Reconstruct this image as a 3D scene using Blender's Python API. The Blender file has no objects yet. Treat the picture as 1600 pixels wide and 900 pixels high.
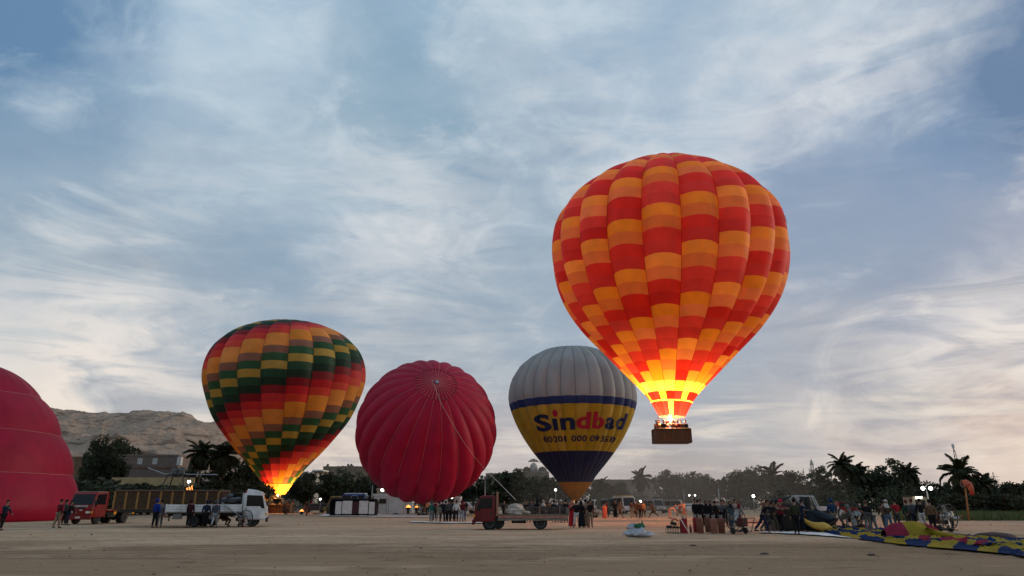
import bpy, bmesh, math, random
from math import sin, cos, pi, radians, sqrt, atan2, exp
from mathutils import Vector, Matrix, noise
from functools import lru_cache
R = random.Random(7)
scene = bpy.context.scene
COL = scene.collection

# ---------------------------------------------------------------- camera, world, sun, exposure
EYE = 1.6
PITCH = math.atan(335.0/1067.0)
cam_d = bpy.data.cameras.new('camera'); cam = bpy.data.objects.new('camera', cam_d); COL.objects.link(cam)
cam.location = (0, 0, EYE); cam.rotation_euler = (pi/2 + PITCH, 0, 0)
cam_d.lens = 24.0; cam_d.sensor_width = 36.0; cam_d.clip_start = 0.1; cam_d.clip_end = 20000
scene.camera = cam
scene.view_settings.view_transform = 'Standard'; scene.view_settings.look = 'None'
scene.view_settings.exposure = 0.0; scene.view_settings.gamma = 1.0; scene.view_settings.use_curve_mapping = False

def ray(px, py):
    x = (px-800)/1066.7; y = (450-py)/1066.7
    return Vector((x, cos(PITCH)-y*sin(PITCH), sin(PITCH)+y*cos(PITCH)))
def ground(px, py):
    d = ray(px, py); t = -EYE/d.z
    return Vector((d.x*t, d.y*t, 0))
def at(px, py, Y):
    d = ray(px, py); t = Y/d.y
    return Vector((d.x*t, Y, EYE+d.z*t))
def lin(r, g, b):
    f = lambda c: (c/255/12.92 if c <= 10.3 else ((c/255+.055)/1.055)**2.4)
    return (f(r), f(g), f(b))

SUN_AZ, SUN_EL = radians(72), radians(12)          # azimuth clockwise from +Y
def build_world():
    w = bpy.data.worlds.new('World'); scene.world = w; w.use_nodes = True
    nt = w.node_tree; N = nt.nodes; L = nt.links; N.clear()
    def nd(t, **k):
        n = N.new(t)
        for a, b in k.items(): setattr(n, a, b)
        return n
    def math_(op, a, b=None, c=None):
        n = nd('ShaderNodeMath', operation=op)
        for i, v in enumerate((a, b, c)):
            if v is None: continue
            if isinstance(v, (int, float)): n.inputs[i].default_value = v
            else: L.new(v, n.inputs[i])
        return n.outputs[0]
    def vec(op, a, b=None, out=0):
        n = nd('ShaderNodeVectorMath', operation=op)
        for i, v in enumerate((a, b)):
            if v is None: continue
            if isinstance(v, (tuple, list, Vector)): n.inputs[i].default_value = tuple(v)
            else: L.new(v, n.inputs[i])
        return n.outputs[out]
    def mix(f, a, b, bl='MIX'):
        n = nd('ShaderNodeMix', data_type='RGBA', blend_type=bl)
        for s, v in ((n.inputs[0], f), (n.inputs[6], a), (n.inputs[7], b)):
            if isinstance(v, (int, float)): s.default_value = v
            elif isinstance(v, tuple): s.default_value = (*v[:3], 1)
            else: L.new(v, s)
        return n.outputs[2]
    def scl(v, s):
        n = nd('ShaderNodeVectorMath', operation='SCALE'); L.new(v, n.inputs[0])
        if isinstance(s, (int, float)): n.inputs[3].default_value = s
        else: L.new(s, n.inputs[3])
        return n.outputs[0]
    def noise_(v, scale, detail=6, rough=.55, dist=0, out=0):
        n = nd('ShaderNodeTexNoise'); L.new(v, n.inputs['Vector'])
        n.inputs['Scale'].default_value = scale; n.inputs['Detail'].default_value = detail
        n.inputs['Roughness'].default_value = rough; n.inputs['Distortion'].default_value = dist
        return n.outputs[out]
    tc = nd('ShaderNodeTexCoord'); d0 = vec('NORMALIZE', tc.outputs['Generated'])
    wn = noise_(d0, 2.6, 7, .6, .3, 1)
    wn2 = noise_(d0, 9.0, 6, .6, .4, 1)
    warp = vec('ADD', scl(vec('SUBTRACT', wn, (.5, .5, .5)), .30), scl(vec('SUBTRACT', wn2, (.5, .5, .5)), .10))
    warp = vec('MULTIPLY', warp, (1.25, 1.0, .75))
    dw = vec('NORMALIZE', vec('ADD', d0, warp))
    sep = nd('ShaderNodeSeparateXYZ'); L.new(d0, sep.inputs[0])
    sepw = nd('ShaderNodeSeparateXYZ'); L.new(dw, sepw.inputs[0])
    zmix = math_('ADD', math_('MULTIPLY', sep.outputs[2], .6), math_('MULTIPLY', sepw.outputs[2], .4))
    ramp = nd('ShaderNodeValToRGB'); L.new(zmix, ramp.inputs[0])
    els = [(0.0, (198, 181, 174)), (.05, (190, 180, 178)), (.12, (174, 174, 180)), (.20, (158, 171, 186)), (.33, (146, 171, 193)),
           (.5, (154, 181, 204)), (.68, (150, 180, 207)), (1.0, (128, 166, 206))]
    e = ramp.color_ramp.elements
    e[0].position = 0; e[0].color = (*lin(*els[0][1]), 1); e[1].position = 1; e[1].color = (*lin(*els[-1][1]), 1)
    for p, c in els[1:-1]:
        q = e.new(p); q.color = (*lin(*c), 1)
    col = ramp.outputs[0]
    # large cloud masses and gaps, each a soft lobe round a direction in the sky (direction, angular size in degrees, colour, weight)
    lobes = [((0, -10), 5, (72, 118, 168), .95), ((-60, 260), 7, (112, 146, 182), .8), ((290, 100), 8, (178, 202, 224), .7), ((60, 110), 5, (150, 182, 212), .5),
             ((650, 170), 6, (112, 152, 184), .9), ((720, 110), 4, (128, 160, 192), .5), ((430, 200), 6, (184, 203, 220), .6), ((400, 440), 7, (130, 157, 184), .8),
             ((240, 330), 5, (158, 180, 202), .6), ((660, 360), 4.5, (204, 214, 220), .85), ((600, 300), 4, (182, 200, 214), .6), ((110, 500), 6, (192, 201, 206), .8), ((230, 590), 5, (220, 213, 206), .85),
             ((40, 440), 4, (196, 204, 208), .6), ((800, 420), 8, (142, 164, 188), .75), ((780, 250), 5, (146, 170, 196), .6), ((900, 340), 4, (172, 188, 204), .5), ((700, 520), 5, (160, 172, 186), .5), ((690, 590), 4, (178, 180, 184), .5),
             ((1120, 190), 8, (214, 221, 228), .85), ((960, 210), 5, (190, 205, 219), .6), ((820, 90), 6, (168, 189, 208), .5), ((1070, 75), 5, (148, 174, 204), .8), ((1440, 60), 6, (204, 214, 224), .85), ((1300, 130), 5, (208, 217, 226), .7),
             ((1610, 70), 5, (78, 110, 156), .95), ((1500, 165), 4, (112, 141, 182), .95), ((1330, 270), 5, (116, 143, 182), .95), ((1420, 340), 5, (126, 146, 182), .9), ((1290, 430), 6, (150, 163, 188), .7), ((1250, 300), 3.5, (138, 160, 194), .6),
             ((1575, 250), 3.2, (228, 210, 208), .8), ((1470, 215), 3, (204, 204, 214), .6), ((1580, 370), 4, (142, 153, 180), .7), ((1570, 495), 3.6, (232, 224, 220), .85), ((1450, 500), 4, (214, 208, 210), .7), ((1390, 560), 4, (178, 178, 190), .6),
             ((1560, 640), 5, (168, 168, 178), .7), ((1500, 580), 3.5, (206, 200, 198), .6), ((1320, 630), 4.5, (176, 174, 182), .5), ((1350, 712), 2.2, (236, 198, 166), .5), ((1520, 715), 3, (222, 188, 168), .4), ((1600, 660), 2.2, (226, 196, 170), .6),
             ((1262, 255), 1.5, (222, 226, 232), .7), ((1300, 215), 1.6, (220, 225, 232), .7), ((1370, 172), 1.8, (214, 222, 230), .7), ((1440, 118), 1.8, (212, 220, 230), .7), ((1520, 92), 1.6, (206, 214, 226), .6), ((1400, 225), 2.6, (110, 139, 180), .9), ((1270, 320), 2.4, (120, 146, 184), .8),
             ((1480, 265), 1.8, (206, 204, 214), .6), ((1540, 300), 1.8, (218, 206, 210), .6), ((1385, 320), 1.6, (176, 184, 204), .6), ((1510, 430), 2.4, (170, 172, 190), .6), ((1590, 440), 2.0, (206, 200, 206), .6), ((1480, 545), 1.6, (222, 216, 216), .7), ((1420, 470), 1.8, (164, 168, 186), .5), ((1560, 560), 1.6, (184, 180, 188), .6), ((1590, 590), 1.5, (214, 204, 200), .6),
             ((560, 110), 2.2, (186, 203, 220), .6), ((500, 90), 2.5, (180, 200, 220), .5), ((575, 240), 2.2, (190, 204, 218), .5), ((690, 340), 2.0, (214, 220, 224), .7), ((620, 400), 2.2, (206, 214, 220), .7), ((540, 420), 2.2, (180, 194, 208), .5), ((730, 300), 2.2, (146, 168, 192), .6), ((480, 330), 3, (160, 182, 204), .5),
             ((200, 480), 2.0, (206, 210, 210), .6), ((80, 470), 2.0, (176, 188, 198), .6), ((330, 520), 2.5, (166, 178, 192), .6), ((150, 560), 2.5, (180, 188, 196), .6), ((330, 610), 2.5, (206, 200, 196), .6), ((120, 610), 2.2, (214, 208, 202), .7), ((560, 480), 3, (150, 166, 186), .6), ((840, 500), 3, (160, 172, 190), .6), ((700, 25), 3, (150, 180, 208), .5), ((900, 30), 3, (186, 204, 220), .6), ((980, 120), 2.5, (156, 180, 206), .5), ((870, 240), 3, (160, 180, 202), .5), ((1010, 240), 2.5, (204, 214, 224), .6), ((1200, 100), 2.5, (176, 194, 214), .5), ((1230, 170), 2.2, (222, 227, 232), .6),
             ((530, 690), 3.5, (222, 204, 188), .6), ((800, 670), 3, (208, 190, 182), .5)]
    for (px, py), sig, c, wt in lobes:
        dv = ray(px, py).normalized()
        s = radians(sig)
        g = math_('EXPONENT', math_('MULTIPLY', math_('SUBTRACT', vec('DOT_PRODUCT', dw, dv, 1), 1.0), 1/(s*s)))
        col = mix(math_('MINIMUM', math_('MULTIPLY', g, wt*1.25), 1.0), col, lin(*c))
    # wind-drawn streaks on a flat cloud deck
    den = math_('ADD', math_('MAXIMUM', sep.outputs[2], 0.0), .16)
    dn = nd('ShaderNodeVectorMath', operation='SCALE'); L.new(d0, dn.inputs[0]); L.new(math_('DIVIDE', 1.0, den), dn.inputs[3])
    mp = nd('ShaderNodeMapping'); L.new(dn.outputs[0], mp.inputs[0]); mp.inputs['Rotation'].default_value = (0, 0, radians(-38)); mp.inputs['Scale'].default_value = (.55, 1.5, 0)
    n1 = noise_(mp.outputs[0], 1.5, 9, .60, .9)
    n2 = noise_(mp.outputs[0], 5.0, 8, .62, .6)
    n3 = noise_(dn.outputs[0], 1.1, 3, .5, .3)
    s1 = math_('MULTIPLY', math_('SUBTRACT', n1, .5), 1.9)
    s2 = math_('MULTIPLY', math_('SUBTRACT', n2, .5), 1.15)
    amt = math_('MULTIPLY', math_('ADD', s1, s2), math_('MULTIPLY_ADD', n3, 1.0, .2))
    up = math_('MINIMUM', math_('MAXIMUM', amt, 0.0), .8)
    dn_ = math_('MINIMUM', math_('MULTIPLY', math_('MAXIMUM', math_('MULTIPLY', amt, -1.0), 0.0), .9), .6)
    warm = mix(math_('MULTIPLY', sep.outputs[2], 2.6), lin(240, 230, 216), lin(220, 229, 234))
    col = mix(up, col, warm)
    cool = mix(math_('MULTIPLY', sep.outputs[2], 2.6), lin(146, 146, 160), lin(108, 142, 180))
    col = mix(dn_, col, cool)
    mw = nd('ShaderNodeMapping'); L.new(d0, mw.inputs[0]); mw.inputs['Scale'].default_value = (1, 1, 1.9); mw.inputs['Rotation'].default_value = (0, radians(-14), 0)
    c1 = noise_(mw.outputs[0], 5.5, 10, .60, 1.1); c2 = noise_(mw.outputs[0], 15, 8, .62, .7); c3 = noise_(mw.outputs[0], 2.2, 4, .5, .6)
    cm = math_('MULTIPLY', math_('ADD', math_('MULTIPLY', math_('SUBTRACT', c1, .5), 2.9), math_('MULTIPLY', math_('SUBTRACT', c2, .5), 1.2)), math_('MULTIPLY_ADD', c3, 1.6, -.25))
    col = mix(math_('MINIMUM', math_('MAXIMUM', cm, 0.0), .75), col, warm)
    col = mix(math_('MINIMUM', math_('MAXIMUM', math_('MULTIPLY', cm, -.85), 0.0), .65), col, cool)
    # low long bars of lit cloud towards the horizon
    mb = nd('ShaderNodeMapping'); L.new(d0, mb.inputs[0]); mb.inputs['Scale'].default_value = (1.6, 1.6, 16)
    nb = noise_(mb.outputs[0], 1.6, 6, .55, .5)
    band = math_('MULTIPLY', math_('MAXIMUM', math_('SUBTRACT', nb, .53), 0), 6.0)
    low = math_('EXPONENT', math_('MULTIPLY', math_('POWER', math_('DIVIDE', math_('SUBTRACT', sep.outputs[2], .11), .12), 2.0), -1.0))
    col = mix(math_('MINIMUM', math_('MULTIPLY', band, low), .85), col, lin(244, 230, 208))
    mk = nd('ShaderNodeMapping'); L.new(d0, mk.inputs[0]); mk.inputs['Rotation'].default_value = (0, radians(-7), 0); mk.inputs['Scale'].default_value = (1.7, 1.7, 7.5)
    nk = noise_(mk.outputs[0], 2.6, 9, .60, 1.0)
    reg = None
    for (px, py), sg, wt in (((1560, 500), 6.5, 1.0), ((1470, 590), 5, .7), ((190, 575), 8, .85), ((30, 520), 6, .6), ((650, 370), 4.5, .55), ((1570, 250), 4.5, .8), ((530, 690), 5, .5), ((1330, 170), 7, .5), ((980, 300), 6, .35), ((1350, 705), 5, .55)):
        s = radians(sg); g = math_('MULTIPLY', math_('EXPONENT', math_('MULTIPLY', math_('SUBTRACT', vec('DOT_PRODUCT', dw, ray(px, py).normalized(), 1), 1.0), 1/(s*s))), wt)
        reg = g if reg is None else math_('MAXIMUM', reg, g)
    brk = math_('MINIMUM', math_('MULTIPLY', math_('MAXIMUM', math_('SUBTRACT', nk, .44), 0.0), 7.5), 1.0)
    hot = mix(math_('MINIMUM', math_('MULTIPLY', sep.outputs[2], 3.0), 1.0), lin(250, 228, 200), lin(244, 240, 236))
    col = mix(math_('MULTIPLY', brk, reg), col, hot)
    shade = math_('MULTIPLY', math_('MINIMUM', math_('MULTIPLY', math_('MAXIMUM', math_('SUBTRACT', .44, nk), 0.0), 6.0), .65), reg)
    col = mix(shade, col, lin(132, 141, 160))
    for (px, py), sg, wt, c in (((1325, 275), 4.2, .62, (118, 144, 182)), ((1405, 335), 4.2, .6, (126, 147, 182)), ((1490, 170), 3.4, .65, (112, 141, 182)), ((1605, 50), 4.5, .8, (84, 116, 160)), ((1290, 400), 4, .5, (140, 156, 182)), ((1560, 370), 3.5, .45, (146, 156, 180)),
                              ((650, 170), 4.5, .5, (116, 154, 184)), ((400, 440), 5, .45, (132, 157, 183)), ((800, 430), 6, .45, (144, 164, 186)), ((-40, 240), 6, .6, (116, 148, 180)), ((0, -10), 4.5, .8, (76, 120, 168)), ((1300, 620), 5, .4, (164, 168, 178)), ((1080, 70), 4, .4, (148, 174, 200))):
        s = radians(sg); g = math_('MULTIPLY', math_('EXPONENT', math_('MULTIPLY', math_('SUBTRACT', vec('DOT_PRODUCT', dw, ray(px, py).normalized(), 1), 1.0), 1/(s*s))), wt)
        g = math_('MULTIPLY', g, math_('MINIMUM', math_('MAXIMUM', math_('MULTIPLY_ADD', c1, -4.0, 3.0), .35), 1.0))
        g = math_('MINIMUM', math_('MULTIPLY', g, 1.7), min(.9, wt*1.15))
        col = mix(g, col, lin(*c))
    below = math_('MULTIPLY', math_('MINIMUM', math_('MAXIMUM', math_('MULTIPLY', sep.outputs[2], -20.0), 0), 1.0), 1.0)
    col = mix(below, col, lin(120, 105, 95))
    sky = nd('ShaderNodeTexSky', sky_type='NISHITA'); sky.sun_disc = False
    sky.sun_elevation = SUN_EL; sky.sun_rotation = SUN_AZ; sky.air_density = 1.0; sky.dust_density = 1.5
    hs = nd('ShaderNodeHueSaturation'); L.new(col, hs.inputs['Color']); hs.inputs['Saturation'].default_value = .86; hs.inputs['Hue'].default_value = .492; hs.inputs['Value'].default_value = 1.03
    deck = scl(hs.outputs[0], 10.0)
    fin = mix(.95, sky.outputs[0], deck)
    bg = nd('ShaderNodeBackground'); L.new(fin, bg.inputs[0]); bg.inputs[1].default_value = .1
    o = nd('ShaderNodeOutputWorld'); L.new(bg.outputs[0], o.inputs[0])
build_world()
sd = bpy.data.lights.new('sun', 'SUN'); sd.energy = 1.1; sd.angle = radians(14); sd.color = (1, .80, .60)
sun = bpy.data.objects.new('sun', sd); COL.objects.link(sun)
sun_dir = Vector((sin(SUN_AZ)*cos(SUN_EL), cos(SUN_AZ)*cos(SUN_EL), sin(SUN_EL)))
sun.rotation_euler = sun_dir.to_track_quat('Z', 'Y').to_euler(); sun.location = (60, 40, 60)

# ---------------------------------------------------------------- materials
MATS = {}
def material(name, col, rough=.75, var=.12, scale=4.0, bump=0.0, metal=0.0, spec=.3, emit=None, estr=0, translucent=0.0, col2=None, vec_scale=None, bscale=None, coat=0):
    if name in MATS: return MATS[name]
    m = bpy.data.materials.new(name); MATS[name] = m; m.use_nodes = True
    nt = m.node_tree; N = nt.nodes; L = nt.links; b = N['Principled BSDF']
    b.inputs['Roughness'].default_value = rough; b.inputs['Metallic'].default_value = metal
    b.inputs['Specular IOR Level'].default_value = spec
    b.inputs['Coat Weight'].default_value = coat
    tc = N.new('ShaderNodeTexCoord'); vecs = tc.outputs['Object']
    if vec_scale:
        mp = N.new('ShaderNodeMapping'); mp.inputs['Scale'].default_value = vec_scale; L.new(vecs, mp.inputs[0]); vecs = mp.outputs[0]
    n = N.new('ShaderNodeTexNoise'); n.inputs['Scale'].default_value = scale; n.inputs['Detail'].default_value = 5; L.new(vecs, n.inputs['Vector'])
    mr = N.new('ShaderNodeMapRange'); mr.inputs[1].default_value = .3; mr.inputs[2].default_value = .7; L.new(n.outputs[0], mr.inputs[0])
    mx = N.new('ShaderNodeMix'); mx.data_type = 'RGBA'; L.new(mr.outputs[0], mx.inputs[0])
    c2 = col2 or tuple(c*(1-var*2) for c in col)
    mx.inputs[6].default_value = (*c2, 1); mx.inputs[7].default_value = (*tuple(min(1, c*(1+var*.5)) for c in col), 1)
    base = mx.outputs[2]
    if name.startswith('fabric_') and 'crimson' not in name and 'dusty' not in name:          # every sewn panel has faded a little differently
        oi = N.new('ShaderNodeObjectInfo'); hv = N.new('ShaderNodeHueSaturation'); L.new(base, hv.inputs['Color'])
        r1 = N.new('ShaderNodeMapRange'); L.new(oi.outputs['Random'], r1.inputs[0]); r1.inputs[3].default_value = .90; r1.inputs[4].default_value = 1.07; L.new(r1.outputs[0], hv.inputs['Value'])
        r2 = N.new('ShaderNodeMapRange'); L.new(oi.outputs['Random'], r2.inputs[0]); r2.inputs[3].default_value = 1.0; r2.inputs[4].default_value = .93; L.new(r2.outputs[0], hv.inputs['Saturation'])
        base = hv.outputs[0]
    L.new(base, b.inputs['Base Color'])
    if bump:
        bn = N.new('ShaderNodeTexNoise'); bn.inputs['Scale'].default_value = bscale or scale*4; bn.inputs['Detail'].default_value = 4; L.new(vecs, bn.inputs['Vector'])
        bp = N.new('ShaderNodeBump'); bp.inputs['Strength'].default_value = bump; bp.inputs['Distance'].default_value = .1
        L.new(bn.outputs[0], bp.inputs['Height']); L.new(bp.outputs[0], b.inputs['Normal'])
    if emit:
        b.inputs['Emission Color'].default_value = (*emit, 1); b.inputs['Emission Strength'].default_value = estr
    if translucent:
        t = N.new('ShaderNodeBsdfTranslucent'); L.new(base, t.inputs[0])
        ms = N.new('ShaderNodeMixShader'); ms.inputs[0].default_value = translucent
        L.new(b.outputs[0], ms.inputs[1]); L.new(t.outputs[0], ms.inputs[2]); L.new(ms.outputs[0], N['Material Output'].inputs[0])
    return m
def fabric(name, col, tr=.4):
    return material('fabric_'+name, col, rough=.6, var=.09, scale=.6, bump=.5, bscale=1.1, spec=.25, translucent=tr)
def cloth(col):
    k = 'cloth_%02x%02x%02x' % tuple(int(min(255, c*255)) for c in col)
    return material(k, col, rough=.9, var=.15, scale=9, bump=.2, spec=.1)
def paint(name, col, rough=.42, dirt=.25):
    return material('paint_'+name, col, rough=rough, var=dirt, scale=1.6, spec=.22, col2=tuple(c*.6+d*.05 for c, d in zip(col, (.3, .24, .18))))
M_RUBBER = material('rubber', (.022, .021, .021), .85)
M_STEEL = material('steel', (.32, .32, .32), .4, metal=.7)
M_DARKMETAL = material('dark_metal', (.035, .034, .034), .6)
M_GLASS = material('vehicle_glass', (.008, .010, .013), .12, var=.1, spec=.22)
M_CHROME = material('rim_metal', (.4, .4, .4), .35, metal=.6)
M_WHITEPLASTIC = material('white_plastic', (.72, .72, .7), .5)
M_LENS = material('lamp_lens', (.75, .72, .65), .2)
M_REDLENS = material('red_lens', (.45, .02, .02), .3)
M_AMBER = material('amber_lens', (.7, .3, .03), .3)
M_WICKER = material('wicker', (.24, .125, .058), .85, var=.35, scale=3, bump=.8, vec_scale=(4, 4, 30))
M_LEATHER = material('leather_trim', (.10, .055, .032), .6)
M_TAN = material('tan_leather', (.44, .22, .06), .6)
M_TRUNK = material('bark', (.10, .078, .058), .95, var=.3, scale=3, bump=.6)
M_LEAF = material('leaf_dark', (.050, .062, .032), .8, var=.4, scale=.35, translucent=.15)
M_LEAF2 = material('leaf_olive', (.070, .078, .042), .8, var=.35, scale=.4, translucent=.15)
M_FROND = material('palm_frond', (.062, .074, .038), .75, var=.3, scale=1, translucent=.12)
M_SKIN = material('skin', (.24, .13, .085), .6, var=.08)
M_ROPE = material('rope', (.55, .5, .44), .8)
M_FLOOD = material('flood_glow', (1, 1, 1), .5, emit=(1, .95, .82), estr=9)
M_FLAME = material('flame_glow', (1, .8, .4), .5, emit=(1, .72, .3), estr=9)
M_EMBER = material('fire_glow', (1, .4, .1), .5, emit=(1, .28, .05), estr=3)

# ---------------------------------------------------------------- mesh helpers
class MB:
    def __init__(s): s.bm = bmesh.new(); s.mi = 0
    def _fin(s, f0):
        s.bm.faces.ensure_lookup_table()
        for f in s.bm.faces[f0:]: f.material_index = s.mi
    def mesh(s, V, F):
        f0 = len(s.bm.faces); vs = [s.bm.verts.new(v) for v in V]
        for f in F:
            try: s.bm.faces.new([vs[i] for i in f])
            except ValueError: pass
        s._fin(f0); return vs
    def box(s, lo, hi, bev=0.0, M=None):
        x0, y0, z0 = lo; x1, y1, z1 = hi
        if bev <= 0:
            V = [(x, y, z) for z in (z0, z1) for y in (y0, y1) for x in (x0, x1)]
            F = [(0, 2, 3, 1), (4, 5, 7, 6), (0, 1, 5, 4), (2, 6, 7, 3), (0, 4, 6, 2), (1, 3, 7, 5)]
        else:
            b = min(bev, .45*min(x1-x0, y1-y0, z1-z0)); V = []; idx = {}
            for i, x in enumerate((x0, x1)):
                for j, y in enumerate((y0, y1)):
                    for k, z in enumerate((z0, z1)):
                        sx, sy, sz = (1, -1)[i], (1, -1)[j], (1, -1)[k]
                        for a, p in enumerate(((x, y+sy*b, z+sz*b), (x+sx*b, y, z+sz*b), (x+sx*b, y+sy*b, z))):
                            idx[i, j, k, a] = len(V); V.append(p)
            F = []
            g = lambda i, j, k, a: idx[i, j, k, a]
            for i in (0, 1): F.append([g(i, 0, 0, 0), g(i, 1, 0, 0), g(i, 1, 1, 0), g(i, 0, 1, 0)])
            for j in (0, 1): F.append([g(0, j, 0, 1), g(1, j, 0, 1), g(1, j, 1, 1), g(0, j, 1, 1)])
            for k in (0, 1): F.append([g(0, 0, k, 2), g(1, 0, k, 2), g(1, 1, k, 2), g(0, 1, k, 2)])
            for i in (0, 1):
                for j in (0, 1): F.append([g(i, j, 0, 0), g(i, j, 1, 0), g(i, j, 1, 1), g(i, j, 0, 1)])
                for k in (0, 1): F.append([g(i, 0, k, 0), g(i, 1, k, 0), g(i, 1, k, 2), g(i, 0, k, 2)])
            for j in (0, 1):
                for k in (0, 1): F.append([g(0, j, k, 1), g(1, j, k, 1), g(1, j, k, 2), g(0, j, k, 2)])
            for i in (0, 1):
                for j in (0, 1):
                    for k in (0, 1): F.append([g(i, j, k, 0), g(i, j, k, 1), g(i, j, k, 2)])
        if M: V = [M @ Vector(v) for v in V]
        s.mesh(V, F); return s
    def tube(s, pts, r, n=6, cap=True):
        pts = [Vector(p) for p in pts]; m = len(pts)
        rs = r if isinstance(r, (list, tuple)) else [r]*m
        V = []; F = []; up = None
        for i, p in enumerate(pts):
            t = (pts[min(i+1, m-1)]-pts[max(i-1, 0)]).normalized()
            if up is None:
                up = Vector((0, 0, 1)) if abs(t.z) < .9 else Vector((1, 0, 0))
            a = t.cross(up)
            if a.length < 1e-4: a = t.cross(Vector((0, 1, 0)))
            a.normalize(); b = t.cross(a).normalized(); up = -b if False else up
            for k in range(n):
                q = 2*pi*k/n; V.append(p+(a*cos(q)+b*sin(q))*rs[i])
        for i in range(m-1):
            for k in range(n):
                k2 = (k+1) % n; F.append((i*n+k, i*n+k2, (i+1)*n+k2, (i+1)*n+k))
        if cap: F.append(tuple(range(n-1, -1, -1))); F.append(tuple((m-1)*n+k for k in range(n)))
        s.mesh(V, F); return s
    def cyl(s, a, b, r, n=14, r2=None):
        return s.tube([a, b], [r, r if r2 is None else r2], n)
    def rings(s, rings, close=True, caps=True):
        n = len(rings[0]); V = [v for rg in rings for v in rg]; F = []
        for i in range(len(rings)-1):
            for k in range(n if close else n-1):
                k2 = (k+1) % n; F.append((i*n+k, i*n+k2, (i+1)*n+k2, (i+1)*n+k))
        if caps: F.append(tuple(range(n-1, -1, -1))); F.append(tuple((len(rings)-1)*n+k for k in range(n)))
        s.mesh(V, F); return s
    def lathe(s, c, prof, n=16, axis='z'):
        c = Vector(c); rg = []
        for z, r in prof:
            row = []
            for k in range(n):
                q = 2*pi*k/n
                v = {'z': (r*cos(q), r*sin(q), z), 'y': (r*cos(q), z, r*sin(q)), 'x': (z, r*cos(q), r*sin(q))}[axis]
                row.append(c+Vector(v))
            rg.append(row)
        return s.rings(rg)
    def ball(s, c, r, n=8, m=6, sc=(1, 1, 1)):
        c = Vector(c)
        rg = [[c+Vector((r*sc[0]*sin(pi*i/m)*cos(2*pi*k/n), r*sc[1]*sin(pi*i/m)*sin(2*pi*k/n), -r*sc[2]*cos(pi*i/m))) for k in range(n)] for i in [.02]+list(range(1, m))+[m-.02]]
        return s.rings(rg)
    def torus(s, c, R_, r, axis='y', n=22, m=6, M=None):
        V = []; F = []; c = Vector(c)
        for i in range(n):
            a = 2*pi*i/n
            for k in range(m):
                b = 2*pi*k/m; q = R_+r*cos(b); h = r*sin(b)
                v = {'z': (q*cos(a), q*sin(a), h), 'y': (q*cos(a), h, q*sin(a)), 'x': (h, q*cos(a), q*sin(a))}[axis]
                V.append(c+Vector(v))
        for i in range(n):
            for k in range(m):
                i2 = (i+1) % n; k2 = (k+1) % m; F.append((i*m+k, i2*m+k, i2*m+k2, i*m+k2))
        s.mesh(V, F); return s
    def prism(s, poly, y0, y1, bev=0.0):
        """polygon in xz pulled along y"""
        n = len(poly)
        V = [(x, y0, z) for x, z in poly]+[(x, y1, z) for x, z in poly]
        F = [tuple(range(n)), tuple(range(2*n-1, n-1, -1))]+[(i, i+n, (i+1) % n+n, (i+1) % n) for i in range(n)]
        if bev:
            t = bmesh.new(); vs = [t.verts.new(v) for v in V]
            for f in F: t.faces.new([vs[i] for i in f])
            bmesh.ops.recalc_face_normals(t, faces=t.faces)
            bmesh.ops.bevel(t, geom=list(t.edges), offset=bev, segments=2, affect='EDGES', profile=.5)
            t.verts.index_update(); V = [v.co.copy() for v in t.verts]; F = [[v.index for v in f.verts] for f in t.faces]; t.free()
        s.mesh(V, F); return s
    def data(s, name, mats, smooth=False, recalc=True):
        if recalc: bmesh.ops.recalc_face_normals(s.bm, faces=s.bm.faces)
        me = bpy.data.meshes.new(name); s.bm.to_mesh(me); s.bm.free()
        for m in (mats if isinstance(mats, (list, tuple)) else [mats]): me.materials.append(m)
        if smooth is True: me.polygons.foreach_set('use_smooth', [True]*len(me.polygons))
        elif smooth:
            me.polygons.foreach_set('use_smooth', [True]*len(me.polygons)); me.set_sharp_from_angle(angle=radians(smooth))
        return me
    def build(s, name, mats, parent=None, smooth=False, loc=None, rot=None):
        return link(name, s.data(name, mats, smooth), parent, loc, rot)
def link(name, me, parent=None, loc=None, rot=None):
    o = bpy.data.objects.new(name, me); COL.objects.link(o)
    if parent is not None: o.parent = parent
    if loc is not None: o.location = loc
    if rot is not None: o.rotation_euler = rot
    return o
def tag(o, label=None, cat=None, group=None, kind=None):
    if label: o['label'] = label
    if cat: o['category'] = cat
    if group: o['group'] = group
    if kind: o['kind'] = kind
    return o
def thing(name, label, cat, loc=(0, 0, 0), rz=0.0, group=None):
    o = bpy.data.objects.new(name, None); COL.objects.link(o); o.empty_display_size = .3
    o.location = loc; o.rotation_euler = (0, 0, rz)
    return tag(o, label, cat, group)
KIDS = {}
def copy_tree(o, loc, rz, label, group=None, scale=None, swap=None):
    c = o.copy(); COL.objects.link(c); c.location = loc; c.rotation_euler = (0, 0, rz)
    if scale: c.scale = (scale,)*3
    if label: c['label'] = label
    if group: c['group'] = group
    def rec(src, dst):
        for ch in src.children:
            d = ch.copy(); COL.objects.link(d); d.parent = dst
            if swap and ch.name.split('.')[0] in swap:
                nm = swap[ch.name.split('.')[0]]
                if d.material_slots:
                    d.material_slots[0].link = 'OBJECT'; d.material_slots[0].material = nm
            rec(ch, d)
    rec(o, c)
    return c
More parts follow.
